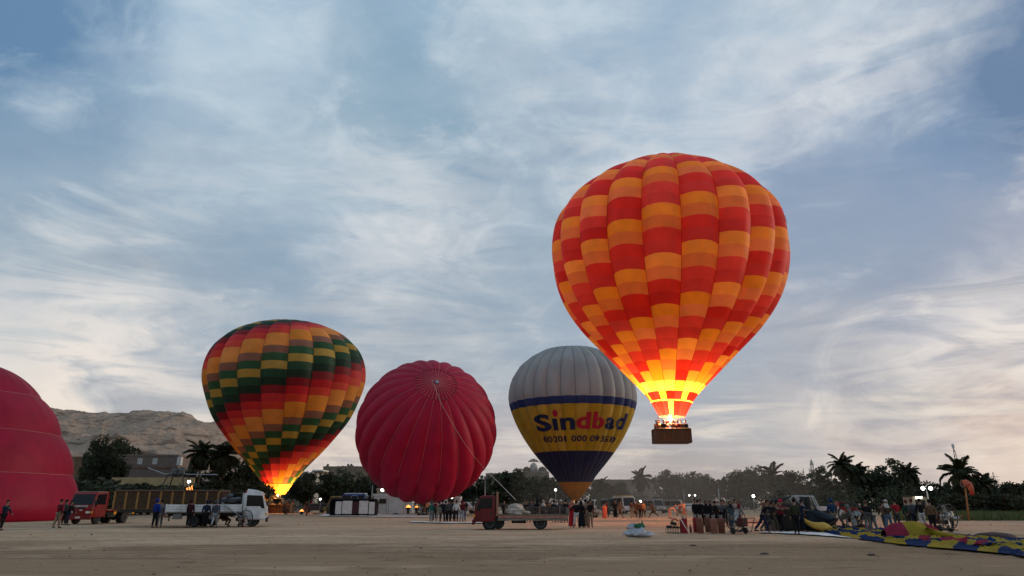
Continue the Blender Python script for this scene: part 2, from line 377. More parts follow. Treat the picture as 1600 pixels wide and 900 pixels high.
# ---------------------------------------------------------------- ground, hill, far land
def track_dip(x, y):
    h = 0
    for (a, b, c, w) in TRACKS:
        yy = a+b*x+c*sin(x*.06+a); d = (y-yy)/w
        if abs(d) < 3: h += -.045*exp(-d*d*2)+.026*exp(-(abs(d)-1.2)**2*5)
    return h
TRACKS = [(17.0, .03, .5, .22), (18.7, .03, .5, .22), (21.5, -.02, .8, .25), (23.2, -.02, .8, .25), (27, .05, 1.0, .3), (28.8, .05, 1.0, .3), (33, -.04, 1.2, .3), (34.9, -.04, 1.2, .3), (15.2, -.05, .3, .2), (38, .02, 1, .3), (24, .22, .6, .25), (25.9, .22, .6, .25), (27, -.26, .8, .25), (28.8, -.26, .8, .25), (19.6, .12, .4, .2), (21.3, .12, .4, .2)]
def build_ground():
    xs = [-4000, -900, -300, -120]+[-62+.62*i for i in range(201)]+[120, 300, 900, 4000]
    ys = [-1500, -600, -100, -20, 2]+[7+.22*i for i in range(150)]+[40+1.2*i for i in range(1, 60)]+[130, 180, 260, 400, 800, 1600, 4000]
    V = []
    for y in ys:
        f = max(0, min(1, (150-y)/60)) if y > 5 else 0
        for x in xs:
            z = 0
            if f and abs(x) < 63:
                z = (noise.noise((x*.16, y*.35, 1))*.022+noise.noise((x*.7, y*1.1, 5))*.020+noise.noise((x*1.6, y*2.6, 9))*.013+track_dip(x, y)*(1 if y < 45 else 0))*f-.02
            V.append((x, y, z))
    n = len(xs); F = [(j*n+i, j*n+i+1, (j+1)*n+i+1, (j+1)*n+i) for j in range(len(ys)-1) for i in range(n-1)]
    mb = MB(); mb.mesh(V, F)
    m = bpy.data.materials.new('desert_soil'); m.use_nodes = True; nt = m.node_tree; N = nt.nodes; L = nt.links; b = N['Principled BSDF']
    b.inputs['Roughness'].default_value = 1; b.inputs['Specular IOR Level'].default_value = 0
    tc = N.new('ShaderNodeTexCoord')
    def nz(scale, detail, mapscale, dist=0, rough=.6):
        mp = N.new('ShaderNodeMapping'); mp.inputs['Scale'].default_value = mapscale; L.new(tc.outputs['Object'], mp.inputs[0])
        t = N.new('ShaderNodeTexNoise'); t.inputs['Scale'].default_value = scale; t.inputs['Detail'].default_value = detail; t.inputs['Distortion'].default_value = dist; t.inputs['Roughness'].default_value = rough
        L.new(mp.outputs[0], t.inputs['Vector']); return t.outputs[0]
    def mr(v, a, b_, c=0, d=1):
        t = N.new('ShaderNodeMapRange'); L.new(v, t.inputs[0])
        for i, q in enumerate((a, b_, c, d)): t.inputs[i+1].default_value = q
        return t.outputs[0]
    def mx(f, a, b_, bl='MIX'):
        t = N.new('ShaderNodeMix'); t.data_type = 'RGBA'; t.blend_type = bl
        for s, v in ((t.inputs[0], f), (t.inputs[6], a), (t.inputs[7], b_)):
            if isinstance(v, tuple): s.default_value = (*v, 1)
            elif isinstance(v, (int, float)): s.default_value = v
            else: L.new(v, s)
        return t.outputs[2]
    big = mr(nz(.12, 6, (1, 2.2, 1), .6), .36, .62)
    streak = mr(nz(.5, 7, (.22, 1.6, 1), .5), .38, .64)
    fine = mr(nz(3.0, 8, (1, 1.4, 1), 0, .7), .3, .7)
    grit = mr(nz(22, 3, (1, 1, 1), 0, .6), .58, .68)
    c = mx(big, (.44, .31, .20), (.63, .46, .315))
    c = mx(streak, mx(.4, c, (.24, .15, .09)), c)
    c = mx(fine, mx(.5, c, (.22, .14, .088)), mx(.25, c, (.62, .44, .30)))
    c = mx(grit, c, mx(.5, c, (.10, .07, .05)))
    # churned darker soil in the near field, paler packed lanes beyond
    sp = N.new('ShaderNodeSeparateXYZ'); L.new(tc.outputs['Object'], sp.inputs[0])
    def m2(op, u, v):
        t = N.new('ShaderNodeMath'); t.operation = op
        for s, q in zip(t.inputs, (u, v)):
            if isinstance(q, (int, float)): s.default_value = q
            else: L.new(q, s)
        return t.outputs[0]
    line = mr(nz(.8, 5, (.035, 2.4, 1), .25, .6), .60, .64); c = mx(m2('MULTIPLY', line, .55), c, (.17, .115, .075))
    line2 = mr(nz(1.1, 5, (.04, 2.0, 1), .3, .6), .62, .66); c = mx(m2('MULTIPLY', line2, .4), c, (.62, .46, .33))
    edge = m2('ADD', sp.outputs[1], m2('MULTIPLY', m2('SUBTRACT', nz(.13, 7, (.45, 1.0, 1), .6, .65), .5), 26))
    near = mr(edge, 31.5, 27.5); mid = mr(edge, 24.5, 21.0)
    c = mx(near, c, mx(.5, c, (.12, .075, .045)))
    c = mx(m2('MULTIPLY', mid, .55), c, (.33, .22, .14))
    blot = mr(nz(.9, 8, (.6, 1.3, 1), .8, .7), .56, .66); c = mx(m2('MULTIPLY', blot, .6), c, (.15, .095, .06))
    pale = mr(nz(.30, 6, (.3, 1.2, 1), .5, .65), .56, .66); c = mx(m2('MULTIPLY', pale, .45), c, (.62, .43, .28))
    L.new(c, b.inputs['Base Color'])
    bp = N.new('ShaderNodeBump'); bp.inputs['Strength'].default_value = .6; bp.inputs['Distance'].default_value = .05
    hh = N.new('ShaderNodeMath'); hh.operation = 'ADD'; L.new(nz(5, 8, (1, 1.3, 1), 0, .72), hh.inputs[0]); L.new(nz(1.2, 6, (.4, 1.6, 1), .4, .6), hh.inputs[1])
    L.new(hh.outputs[0], bp.inputs['Height']); L.new(bp.outputs[0], b.inputs['Normal'])
    tag(mb.build('ground', m, smooth=True), 'dusty beige dirt field rutted by tyres', kind='structure')
    # stones and clods
    mb = MB()
    for i in range(2600):
        y = 13+(R.random()**1.7)*60; x = (R.random()-.5)*1.7*y
        r = .007+.026*R.random()**4+(0.06*R.random() if R.random() < .012 else 0)
        c = Vector((x, y, r*.2)); V = []
        for v in ((1, 0, 0), (0, 1, 0), (-1, 0, 0), (0, -1, 0), (0, 0, 1), (.6, .6, .7)):
            V.append(c+Vector(v)*r*R.uniform(.6, 1.3))
        mb.mesh(V, [(0, 1, 5), (1, 2, 4), (2, 3, 4), (3, 0, 4), (0, 5, 4), (5, 1, 4), (0, 3, 2, 1)])
    tag(mb.build('stones', material('clod', (.17, .12, .085), .95, var=.3, scale=8)), 'small stones and clods scattered over the dirt', kind='stuff')
build_ground()

def build_hill():
    prof = [(-260, 590), (-120, 612), (0, 632), (60, 638), (84, 640), (110, 644), (135, 643), (139, 641), (146, 644), (165, 643), (178, 644), (182, 641), (232, 641), (245, 643), (262, 647), (285, 657), (310, 667), (335, 676), (352, 686), (372, 697), (395, 712), (420, 726), (450, 741), (480, 756), (530, 775), (580, 787)]
    def sky_y(px):
        for (a, ya), (b, yb) in zip(prof, prof[1:]):
            if a <= px <= b:
                t = (px-a)/(b-a); return ya+(yb-ya)*t
        return 787
    cols = 330; rows = 130; V = []
    D0, D1 = 420., 980.
    for j in range(rows):
        t = j/(rows-1)*1.08
        for i in range(cols):
            px = -260+840*i/(cols-1); d = ray(px, 785); d = Vector((d.x, d.y, 0)).normalized()
            top = at(px, sky_y(px), D1).z
            D = D0+(D1-D0)*t
            p = d*(D/d.y) if d.y > .2 else d*D
            if t <= 1:
                s = .17*t**.8+.30*t**1.7
                s = .36*t+.64*(t*t*(3-2*t))
                z = (top)*s*(.985 if t < 1 else 1)
            else: z = top*(1-(t-1)*4)
            w = min(1, t*4)*max(0, 1-max(0, t-.9)*10)*(1 if top > 8 else max(0, top/8))
            q = p*.008
            rd = noise.ridged_multi_fractal((q.x*.9+3, q.y*.8, 1.3), 1.0, 2.1, 6, 1.0, 2.0)
            fb = noise.fractal((q.x*3.5, q.y*2.5, 4), .7, 2.2, 6)
            gul = noise.fractal((q.x*1.1+9, q.y*.35, 7), 1, 2, 4)
            z += w*((rd-1.1)*12+fb*4.5+gul*13+noise.fractal((p.x*.06, p.y*.05, 2), .6, 2.2, 4)*2.0)
            if w < 1 and t >= .9: z += (1-w)*noise.fractal((p.x*.03, 0, 2), .7, 2.2, 4)*.9
            V.append((p.x, p.y, max(z, -2)))
    F = [(j*cols+i, j*cols+i+1, (j+1)*cols+i+1, (j+1)*cols+i) for j in range(rows-1) for i in range(cols-1)]
    m = bpy.data.materials.new('hill_rock'); m.use_nodes = True; nt = m.node_tree; N = nt.nodes; L = nt.links; b = N['Principled BSDF']
    b.inputs['Roughness'].default_value = 1; b.inputs['Specular IOR Level'].default_value = .05
    tc = N.new('ShaderNodeTexCoord'); ge = N.new('ShaderNodeNewGeometry')
    n1 = N.new('ShaderNodeTexNoise'); n1.inputs['Scale'].default_value = .05; n1.inputs['Detail'].default_value = 9; n1.inputs['Distortion'].default_value = .8; n1.inputs['Roughness'].default_value = .66
    mp = N.new('ShaderNodeMapping'); mp.inputs['Scale'].default_value = (.6, .6, 2.6); L.new(tc.outputs['Object'], mp.inputs[0]); L.new(mp.outputs[0], n1.inputs['Vector'])
    n2 = N.new('ShaderNodeTexNoise'); n2.inputs['Scale'].default_value = .22; n2.inputs['Detail'].default_value = 8; n2.inputs['Roughness'].default_value = .7; L.new(tc.outputs['Object'], n2.inputs['Vector'])
    n3 = N.new('ShaderNodeTexNoise'); n3.inputs['Scale'].default_value = .012; n3.inputs['Detail'].default_value = 5; L.new(tc.outputs['Object'], n3.inputs['Vector'])
    def rampv(v, stops):
        r = N.new('ShaderNodeValToRGB'); L.new(v, r.inputs[0]); e = r.color_ramp.elements
        e[0].position, e[0].color = stops[0][0], (*stops[0][1], 1); e[1].position, e[1].color = stops[-1][0], (*stops[-1][1], 1)
        for p, c in stops[1:-1]: q = e.new(p); q.color = (*c, 1)
        return r.outputs[0]
    c1 = rampv(n1.outputs[0], [(.33, (.13, .088, .066)), (.42, (.32, .222, .165)), (.48, (.46, .33, .248)), (.66, (.56, .41, .315))])
    c2 = rampv(n2.outputs[0], [(.36, (.28, .25, .22)), (.44, (.95, .95, .95)), (.75, (1.1, 1.08, 1.05))])
    mxx = N.new('ShaderNodeMix'); mxx.data_type = 'RGBA'; mxx.blend_type = 'MULTIPLY'; L.new(c1, mxx.inputs[6]); L.new(c2, mxx.inputs[7])
    msk = N.new('ShaderNodeMapRange'); msk.inputs[1].default_value = .42; msk.inputs[2].default_value = .58; msk.inputs[3].default_value = .25; L.new(n3.outputs[0], msk.inputs[0]); L.new(msk.outputs[0], mxx.inputs[0])
    L.new(mxx.outputs[2], b.inputs['Base Color'])
    bp = N.new('ShaderNodeBump'); bp.inputs['Strength'].default_value = 1; bp.inputs['Distance'].default_value = 6; L.new(n2.outputs[0], bp.inputs['Height']); L.new(bp.outputs[0], b.inputs['Normal'])
    mb = MB(); mb.mesh(V, F)
    tag(mb.build('hills', m, smooth=True), 'bare sandy desert hill with rocky gullies', kind='structure')
build_hill()

# ---------------------------------------------------------------- trees
def leaf(mb, c, s, rr):
    a = Vector((rr.gauss(0, 1), rr.gauss(0, 1), rr.gauss(0, 1))).normalized(); b = a.orthogonal().normalized()
    b = (Matrix.Rotation(rr.random()*6.28, 3, a) @ b); d = a.cross(b)
    V.clear() if False else None
    return [c-b*s, c+d*s*.55, c+b*s, c-d*s*.55]
def crown_mesh(name, seed, w, h, base, clumps, per, ls, mat_, flat=.75):
    rr = random.Random(seed); V = []; F = []; cs = []
    while len(cs) < clumps:
        p = Vector((rr.uniform(-1, 1), rr.uniform(-1, 1), rr.uniform(-1, 1)))
        if p.length > 1 or p.length < .30: continue
        if noise.noise(p*1.7+Vector((seed, 0, 0))) < -.22: continue
        taper = 1-.25*max(0, -p.z)
        cs.append((Vector((p.x*w*.5*taper, p.y*w*.5*taper, base+h*.5+p.z*h*.5)), rr.uniform(.45, 1.0)*w*.13))
    for c, r in cs:
        for k in range(per):
            v = Vector((rr.gauss(0, 1), rr.gauss(0, 1), rr.gauss(0, 1)*flat)); v = v.normalized()*r*(rr.random()**.4)*1.25
            q = leaf(None, c+v, ls*rr.uniform(.6, 1.3), rr); n = len(V); V += q; F.append((n, n+1, n+2, n+3))
    me = bpy.data.meshes.new(name); me.from_pydata(V, [], F); me.materials.append(mat_); return me, cs
def trunk_mesh(name, seed, hgt, r, cs, n=7):
    rr = random.Random(seed); mb = MB()
    mid = Vector((rr.uniform(-.2, .2), rr.uniform(-.2, .2), hgt*.5)); top = Vector((rr.uniform(-.4, .4), rr.uniform(-.4, .4), hgt))
    mb.tube([(0, 0, -.3), (0, 0, .15), mid, top], [r*1.5, r*1.15, r*.9, r*.6], 8)
    for c, _ in rr.sample(cs, min(n, len(cs))):
        mb.tube([top*.85+Vector((0, 0, 0)), (top+c)*.5+Vector((rr.uniform(-.4, .4), rr.uniform(-.4, .4), .2)), c], [r*.5, r*.3, r*.1], 5)
    return mb.data(name, M_TRUNK, True)
TREES = {}
def tree_kind(k, seed, w, h, base, clumps, per, ls, mat_, tr):
    cm, cs = crown_mesh('crown_'+k, seed, w, h, base, clumps, per, ls, mat_)
    TREES[k] = (cm, trunk_mesh('trunk_'+k, seed, base+h*.25, tr, cs), base+h, w)
tree_kind('round', 1, 7.0, 6.2, 1.6, 75, 60, .27, M_LEAF, .22)
tree_kind('wide', 2, 9.5, 6.0, 1.9, 95, 60, .28, M_LEAF, .26)
tree_kind('tall', 3, 5.6, 8.2, 1.6, 75, 60, .26, M_LEAF2, .2)
tree_kind('loose', 4, 8.0, 7.0, 2.0, 46, 62, .27, M_LEAF2, .2)
tree_kind('bush', 5, 4.6, 3.0, .2, 40, 60, .22, M_LEAF2, .1)
tree_kind('bigdark', 6, 10.0, 10.5, 1.6, 150, 75, .26, M_LEAF, .35)
def put_tree(k, px, ytop, Y, label, group, wscale=1.0, cat='tree'):
    cm, tm, H, W = TREES[k]; p = at(px, ytop, Y); s = p.z/H*1.08
    t = thing('leafy_tree' if k != 'bush' else 'bush', label, cat if k != 'bush' else 'bush', (p.x, Y, 0), R.random()*6.28, group)
    t.scale = (s*wscale, s*wscale, s)
    link('crown', cm, t); link('trunk', tm, t)
    return t
G_LINE = 'leafy trees in the line behind the field'
for k, px, yt, Y, ws, lab in [('round', 478, 742, 150, 1.0, 'round tree right of the glowing mouth of the banded balloon'),
    ('round', 517, 742, 155, 1.1, 'round tree left of the tipped padded basket, below the villa'),
    ('loose', 545, 738, 165, 1.0, 'loose tree above the blue and white van roof'),
    ('wide', 575, 746, 170, 1.0, 'wide tree before the long ruined building on the skyline'),
    ('round', 610, 748, 160, 1.0, 'round tree behind the rooftop floodlight box'),
    ('tall', 440, 746, 170, 1.2, 'slim tree hidden behind the mouth of the banded balloon'),
    ('wide', 640, 752, 165, 1, 'wide tree behind the lower left of the ribbed crimson balloon'),
    ('round', 700, 752, 165, 1.0, 'round tree behind the lower right of the ribbed crimson balloon'),
    ('tall', 727, 741, 175, 1.3, 'tallest tree in the gap right of the ribbed crimson balloon'),
    ('round', 750, 748, 170, 1.0, 'round tree behind the street lamp with a short arm'),
    ('round', 786, 741, 160, 1.0, 'round tree left in front of the flat stone skyline building'),
    ('tall', 806, 738, 160, 1.3, 'tall slim tree in front of the flat stone skyline building'),
    ('wide', 838, 747, 165, 1.0, 'wide tree in front of the domed ruin'),
    ('loose', 868, 750, 165, 1.0, 'loose tree behind the small floodlight left of the lettered balloon tip'),
    ('wide', 890, 752, 170, 1.0, 'wide tree behind the orange tip of the lettered balloon'),
    ('loose', 935, 752, 185, 1.0, 'loose dusty tree right of the orange balloon tip'),
    ('round', 966, 756, 185, 1.0, 'round dusty tree in front of the long brown wall')]:
    put_tree(k, px, yt, Y, lab, G_LINE if k != 'bush' else 'low bushes under the trees', ws)
G_MID = 'leafy trees behind the dusty middle of the field'
for k, px, yt, Y, ws, lab in [('loose', 1048, 739, 165, 1.1, 'loose tree left half of the dusty pair under the basket'),
    ('wide', 1066, 741, 168, 1.0, 'wide hazy tree right half of the pair under the floating basket'),
    ('round', 1104, 745, 170, 1.05, 'round hazy tree behind the small lamps over the cylinder row'),
    ('round', 1143, 743, 165, 1.0, 'round dark tree right of the pale pole behind the cylinders'),
    ('loose', 1168, 734, 160, 1.1, 'loose tree with ragged top left of the dusty floodlight'),
    ('wide', 1186, 738, 165, 1.0, 'wide tree over the floodlight left of the dark palm'),
    ('round', 1086, 757, 180, 1, 'small round tree around the house with two dark windows'),
    ('bush', 1040, 771, 155, 1.2, 'low bush left under the hazy pair of trees'),
    ('bush', 1075, 774, 158, 1.2, 'low bush beside the thin pole before the hazy trees')]:
    put_tree(k, px, yt, Y, lab, G_MID if k != 'bush' else 'low bushes under the trees', ws)
G_R = 'leafy trees at the right edge of the field'
for k, px, yt, Y, ws, lab in [('round', 1232, 741, 150, 1.0, 'round tree right of the dark palm above the tipped dark basket'),
    ('loose', 1253, 741, 150, 1.0, 'loose tree below the faint aerial masts'),
    ('tall', 1281, 735, 150, 1.2, 'tall tree covering the foot of the minaret'),
    ('round', 1340, 734, 140, 1.0, 'round tree under the shaggy palm right of the tallest palm'),
    ('loose', 1385, 724, 135, 1.1, 'loose tree with a knobbly dark top left of the twin floodlights'),
    ('wide', 1362, 740, 135, 1.0, 'wide tree below the knobbly topped one'),
    ('round', 1402, 745, 130, 1.1, 'round tree at the left foot of the palm near the twin lights'),
    ('round', 1455, 756, 120, 1.1, 'round tree just right of the twin floodlight pole'),
    ('wide', 1478, 757, 118, 1.0, 'wide tree left behind the broad palm'),
    ('loose', 1527, 745, 115, 1.0, 'loose tree right behind the windsock'),
    ('round', 1520, 756, 110, 1.0, 'round tree below the drooping windsock palm'),
    ('wide', 1556, 758, 110, 1.0, 'wide tree at the foot of the power pylon'),
    ('round', 1585, 757, 105, 1.0, 'round tree between the pylon and the right photo edge'),
    ('wide', 1615, 752, 105, 1.0, 'wide tree cut by the right edge of the photo'),
    ('bush', 1430, 772, 105, 1.3, 'bush under the twin floodlights behind the kiosk'),
    ('bush', 1500, 775, 95, 1.3, 'bush at the foot of the broad palm'),
    ('bush', 1540, 774, 92, 1.3, 'bush right of the windsock pole'),
    ('bush', 1575, 776, 90, 1.3, 'bush below the power pylon by the grass'),
    ('bush', 1600, 773, 92, 1.3, 'bush at the right edge above the grass'),
    ('round', 1310, 752, 140, 1.1, 'round tree between the two palms right of the minaret')]:
    put_tree(k, px, yt, Y, lab, G_R if k != 'bush' else 'low bushes under the trees', ws)
put_tree('bigdark', 170, 689, 118, 'big dark tree standing between the brown and the grey brick house', None, .66)
put_tree('round', 194, 697, 140, 'round dark tree crown against the hill at the corner of the grey brick house', None, .8)
for px, yt, Y, l in [(140, 752, 95, 'dark shrub behind the cab of the red basket truck'), (165, 758, 90, 'low dark shrub over the bed of the red basket truck'), (205, 761, 100, 'shrub in front of the yellow house wall near its left end'), (238, 760, 100, 'shrub in front of the middle of the yellow house wall'), (285, 761, 100, 'shrub beside the bright floodlight and the fire')]:
    put_tree('bush', px, yt, Y, l, None, 1.6)
for px, yt, Y, k, l in [(300, 730, 125, 'tall', 'slim tree left of the pair of palms'), (338, 738, 125, 'round', 'dark tree between the trunks of the pair of palms'), (378, 722, 130, 'round', 'dark tree beside the left flank of the checkered green balloon'), (388, 755, 108, 'bush', 'dark bush behind the cab of the white truck'), (360, 752, 112, 'bush', 'dark bush behind the black frame on the white truck'), (252, 700, 400, 'bush', 'small scrub high on the bare hill slope')][:5]:
    put_tree(k, px, yt, Y, l, None, 1.1)

# palms: every frond its own piece
def frond_mesh(seed, droop):
    rr = random.Random(seed); V = []; F = []; Lf = 1.0; n = 15
    P = []
    for i in range(n+1):
        t = i/n; a = radians(38)-radians(droop)*t**1.2
        P.append((P[-1]+Vector((cos(a), 0, sin(a)))/n) if P else Vector((0, 0, 0)))
    for i in range(n):
        w = .018*(1-i/n)+.004; b = len(V)
        V += [P[i]+Vector((0, w, 0)), P[i]-Vector((0, w, 0)), P[i+1]-Vector((0, w*.8, 0)), P[i+1]+Vector((0, w*.8, 0))]; F.append((b, b+1, b+2, b+3))
    for i in range(2, n+1):
        t = i/n; ll = .30*(sin(pi*min(1, t*.88+.08))**.7)
        tg = (P[i]-P[i-1]).normalized()
        for s in (-1, 1):
            for q in (0, .33, .66):
                base = P[i]-tg*q/n; dirv = (tg*.75+Vector((0, s*.9, -.25+rr.uniform(-.15, .1)))).normalized()
                tip = base+dirv*ll*rr.uniform(.85, 1.1); sd_ = dirv.cross(Vector((0, 0, 1))).normalized()*.034
                b = len(V); mid = base+dirv*ll*.5+Vector((0, 0, .012)); V += [base, mid+sd_, tip+Vector((0, 0, -.04)), mid-sd_]; F.append((b, b+1, b+2, b+3))
    me = bpy.data.meshes.new('frond'); me.from_pydata(V, [], F); me.materials.append(M_FROND); return me
FRONDS = [frond_mesh(11, 70), frond_mesh(12, 95), frond_mesh(13, 125)]
def palm(px, ytop, Y, crown_px, label, fronds=34, group=None, lean=0.0):
    p = at(px, ytop, Y); rad = crown_px/(1118/Y)/2
    hz = p.z-rad*.62
    t = thing('palm_tree', label, 'palm tree', (p.x, Y, 0), 0, group)
    rr = random.Random(int(px)); mb = MB(); pts = []; rs = []
    for i in range(15):
        q = i/14; pts.append((lean*(q*q-1)*hz*.2, 0, -.2+(hz+.2)*q)); rs.append((.24-.06*q)*(1.14 if i % 2 else .95))
    mb.tube(pts, rs, 8).build('trunk', M_TRUNK, t, True)
    mb = MB(); mb.ball((0, 0, hz-.1), .42, 8, 6, (1, 1, 1.2)); mb.build('frond_boss', M_TRUNK, t, True)
    fronds = int(fronds*1.3)
    for i in range(fronds):
        q = (i+.5)/fronds; el = 78-158*q**.9+rr.uniform(-15, 15)        # upper fronds stand, lower ones hang
        k = rr.choice((0, 0, 1) if q < .35 else (0, 1, 1, 2) if q < .75 else (1, 2, 2))
        o = link('frond', FRONDS[k], t, (0, 0, hz), (rr.uniform(-.3, .3), -radians(el-38+20), i*2.39996+rr.uniform(-.2, .2)))
        s = rad*rr.uniform(.78, 1.25); o.scale = (s, s, s)
    return t
palm(318, 693, 120, 56, 'left palm of the pair between the brick house and the green checkered balloon', 36)
palm(351, 696, 118, 58, 'right palm of the pair, beside the green checkered balloon', 38)
palm(337, 705, 124, 38, 'smaller palm squeezed between the pair beside the green balloon', 22)
palm(1001, 737, 175, 38, 'hazy palm rising above the long wall beside the empty basket sky', 26)
bpy.data.objects['palm_tree.003']['label'] = 'hazy palm rising above the long low wall under the floating balloon'
palm(940, 749, 170, 28, 'dim palm in the dust just right of the tip of the lettered balloon', 22)
palm(1206, 730, 145, 46, 'dark palm in the tree row above the floodlight left of the minaret', 32)
palm(1313, 714, 128, 46, 'tallest palm right of the minaret', 36)
palm(1338, 728, 132, 40, 'palm with shaggy crown just right of the tallest palm', 28)
palm(1418, 729, 118, 40, 'palm left of the twin floodlight pole', 32)
palm(1495, 722, 100, 62, 'broad palm behind the windsock, with mast ropes rising over its crown', 42)
palm(1536, 746, 100, 40, 'drooping palm just right of the windsock', 28)
palm(1592, 755, 96, 34, 'low palm at the right edge of the photo', 24)

def undergrowth():
    rr = random.Random(3); V = []; F = []
    def clump(x, y, z, r, n, ls):
        for _ in range(n):
            v = Vector((rr.gauss(0, 1), rr.gauss(0, 1), rr.gauss(0, .7))).normalized()*r*rr.random()**.4
            q = leaf(None, Vector((x, y, max(.1, z))) + v, ls*rr.uniform(.6, 1.3), rr); n0 = len(V); V.extend(q); F.append((n0, n0+1, n0+2, n0+3))
    for i in range(900):
        px = rr.uniform(120, 1680)
        if px > 1190: Y = rr.uniform(105, 140); h = 3.4
        elif px < 430: Y = rr.uniform(108, 132); h = 1.3
        elif 1000 < px: Y = rr.uniform(150, 190); h = 2.6
        else: Y = rr.uniform(155, 190); h = 3.6
        if 170 < px < 300: h = .8
        p = at(px, 785, Y); clump(p.x, Y, rr.uniform(.2, h), rr.uniform(.8, 1.5), 34, .32)
    me = bpy.data.meshes.new('undergrowth'); me.from_pydata(V, [], F); me.materials.append(M_LEAF)
    tag(link('undergrowth', me), 'dark tangled undergrowth along the foot of the trees', kind='stuff')
undergrowth()
def grass():
    rr = random.Random(5); V = []; F = []
    for i in range(16000):
        px = rr.uniform(1395, 1720); Y = rr.uniform(66, 96); p = at(px, 800, Y)
        h = rr.uniform(.35, .8); a = rr.random()*6.28; w = .05
        n = len(V); V += [(p.x-w*cos(a), Y-w*sin(a), 0), (p.x+w*cos(a), Y+w*sin(a), 0), (p.x+rr.gauss(0, .15), Y+rr.gauss(0, .15), h)]; F.append((n, n+1, n+2))
    me = bpy.data.meshes.new('grass'); me.from_pydata(V, [], F); me.materials.append(material('grass_blade', (.085, .125, .045), .8, var=.25, scale=.5))
    tag(link('grass', me), 'strip of green crop grass at the right edge of the field', kind='stuff')
grass()

# ---------------------------------------------------------------- buildings
M_BRICK = material('grey_brick', (.22, .165, .145), .9, var=.15, scale=1.2, bump=.5, vec_scale=(1, 1, 4))
M_MUD = material('mud_wall', (.19, .125, .08), .95, var=.2, scale=.8, bump=.5)
M_PLASTER = material('yellow_plaster', (.42, .32, .17), .9, var=.12, scale=.7)
M_PALE = material('pale_plaster', (.42, .38, .33), .9, var=.15, scale=.6)
M_STONE = material('old_stone', (.22, .175, .135), .95, var=.22, scale=.5, bump=.6)
M_PINKW = material('pink_plaster', (.42, .30, .25), .9, var=.15, scale=.6)
M_WHITEW = material('white_wall', (.70, .68, .65), .6, var=.1, scale=.8)
M_DARKWIN = material('dark_opening', (.02, .018, .017), .4)
M_WINFRAME = material('white_frame', (.68, .68, .66), .6)
def building(name, label, x0, x1, yt, yb, Y, depth, wall, wins=(), roof=True, winmat=None, shutter=False, cat='building', roofmat=None, lift=None):
    a = at(x0, yt, Y); b = at(x1, yt, Y); z1 = a.z; z0 = at(x0, yb, Y).z if lift else -.2
    t = thing(name, label, cat, ((a.x+b.x)/2, Y, 0)); w = b.x-a.x
    mb = MB(); mb.box((-w/2, 0, z0), (w/2, depth, z1)); mb.build('wall', wall, t)
    if roof:
        mb = MB(); e = .22
        mb.box((-w/2-.08, -.08, z1+.002), (w/2+.08, e, z1+.32)); mb.box((-w/2-.08, depth-e, z1+.002), (w/2+.08, depth+.08, z1+.32))
        mb.box((-w/2-.08, e, z1+.003), (-w/2+e, depth-e, z1+.318)); mb.box((w/2-e, e, z1+.003), (w/2+.08, depth-e, z1+.318))
        mb.build('parapet', roofmat or wall, t)
    for (u0, v0, u1, v1) in wins:
        p = at(u0, v0, Y); q = at(u1, v1, Y); cx = (p.x+q.x)/2-t.location.x; cz = (p.z+q.z)/2; ww = abs(q.x-p.x); hh = abs(p.z-q.z)
        mb = MB(); f = .09
        mb.box((cx-ww/2-f, -.07, cz+hh/2), (cx+ww/2+f, .01, cz+hh/2+f)); mb.box((cx-ww/2-f, -.1, cz-hh/2-f), (cx+ww/2+f, .01, cz-hh/2))
        mb.box((cx-ww/2-f, -.068, cz-hh/2), (cx-ww/2, .01, cz+hh/2)); mb.box((cx+ww/2, -.068, cz-hh/2), (cx+ww/2+f, .01, cz+hh/2)); mb.box((cx-.04, -.055, cz-hh/2), (cx+.04, .01, cz+hh/2))
        wd = mb.build('window', M_WINFRAME if winmat != M_DARKWIN or shutter else M_MUD, t)
        mb = MB(); mb.box((cx-ww/2, -.03, cz-hh/2), (cx+ww/2, .008, cz+hh/2)); mb.build('pane', winmat or M_DARKWIN, wd)
    return t
M_BLIND = material('pale_blind', (.5, .5, .5), .6)
t = building('brick_house', 'long grey brick house with two small pale windows below the hill', 178, 279, 713, 790, 128, 9, M_BRICK, [(216.5, 717, 221, 724.5), (240, 717, 244.5, 724.5)], winmat=M_BLIND)
mb = MB(); p = at(281, 714, 127.9); x = p.x-t.location.x; mb.box((x-.35, -.25, at(0, 727, 128).z), (x+.35, .5, p.z)); mb.build('end_pier', M_WHITEW, t)
mb = MB(); z = at(0, 731, 128).z; mb.box((-6.2, -.12, z-.12), (6.0, -.002, z+.12)); mb.build('string_course', M_MUD, t)
mb = MB(); p = at(176, 724, 127); x = p.x-t.location.x; mb.box((x-.25, -.6, at(0, 733, 127).z), (x+.25, -.1, p.z)); mb.build('water_tank', M_WHITEW, t)
building('garden_wall', 'low yellow plaster wall in front of the grey brick house', 175, 304, 746, 790, 116, .4, M_PLASTER, roof=False, cat='wall')
building('mud_house', 'brown mud house with one small window beside the crimson balloon at left', 96, 142, 716, 790, 135, 7, M_MUD, [(128.5, 718, 131.5, 724)], winmat=M_DARKWIN)
building('low_house', 'low pale block house half hidden by the left flank of the green balloon', 374, 396, 747, 790, 140, 6, M_PALE)
t = building('villa', 'two storey pale villa with a long balcony right of the glowing balloon mouth', 448, 492, 741, 790, 175, 9, M_PALE, [(459, 744, 465, 750), (474, 744, 480, 750), (462, 765, 468, 771)], winmat=M_DARKWIN)
w = 7; mb = MB(); z = at(0, 759, 174).z; mb.box((-3.6, -1.3, z), (3.3, -.002, z+.2)); mb.box((-3.6, -1.3, z+.203), (3.3, -1.15, z+1.0)); mb.build('balcony', M_WHITEW, t)
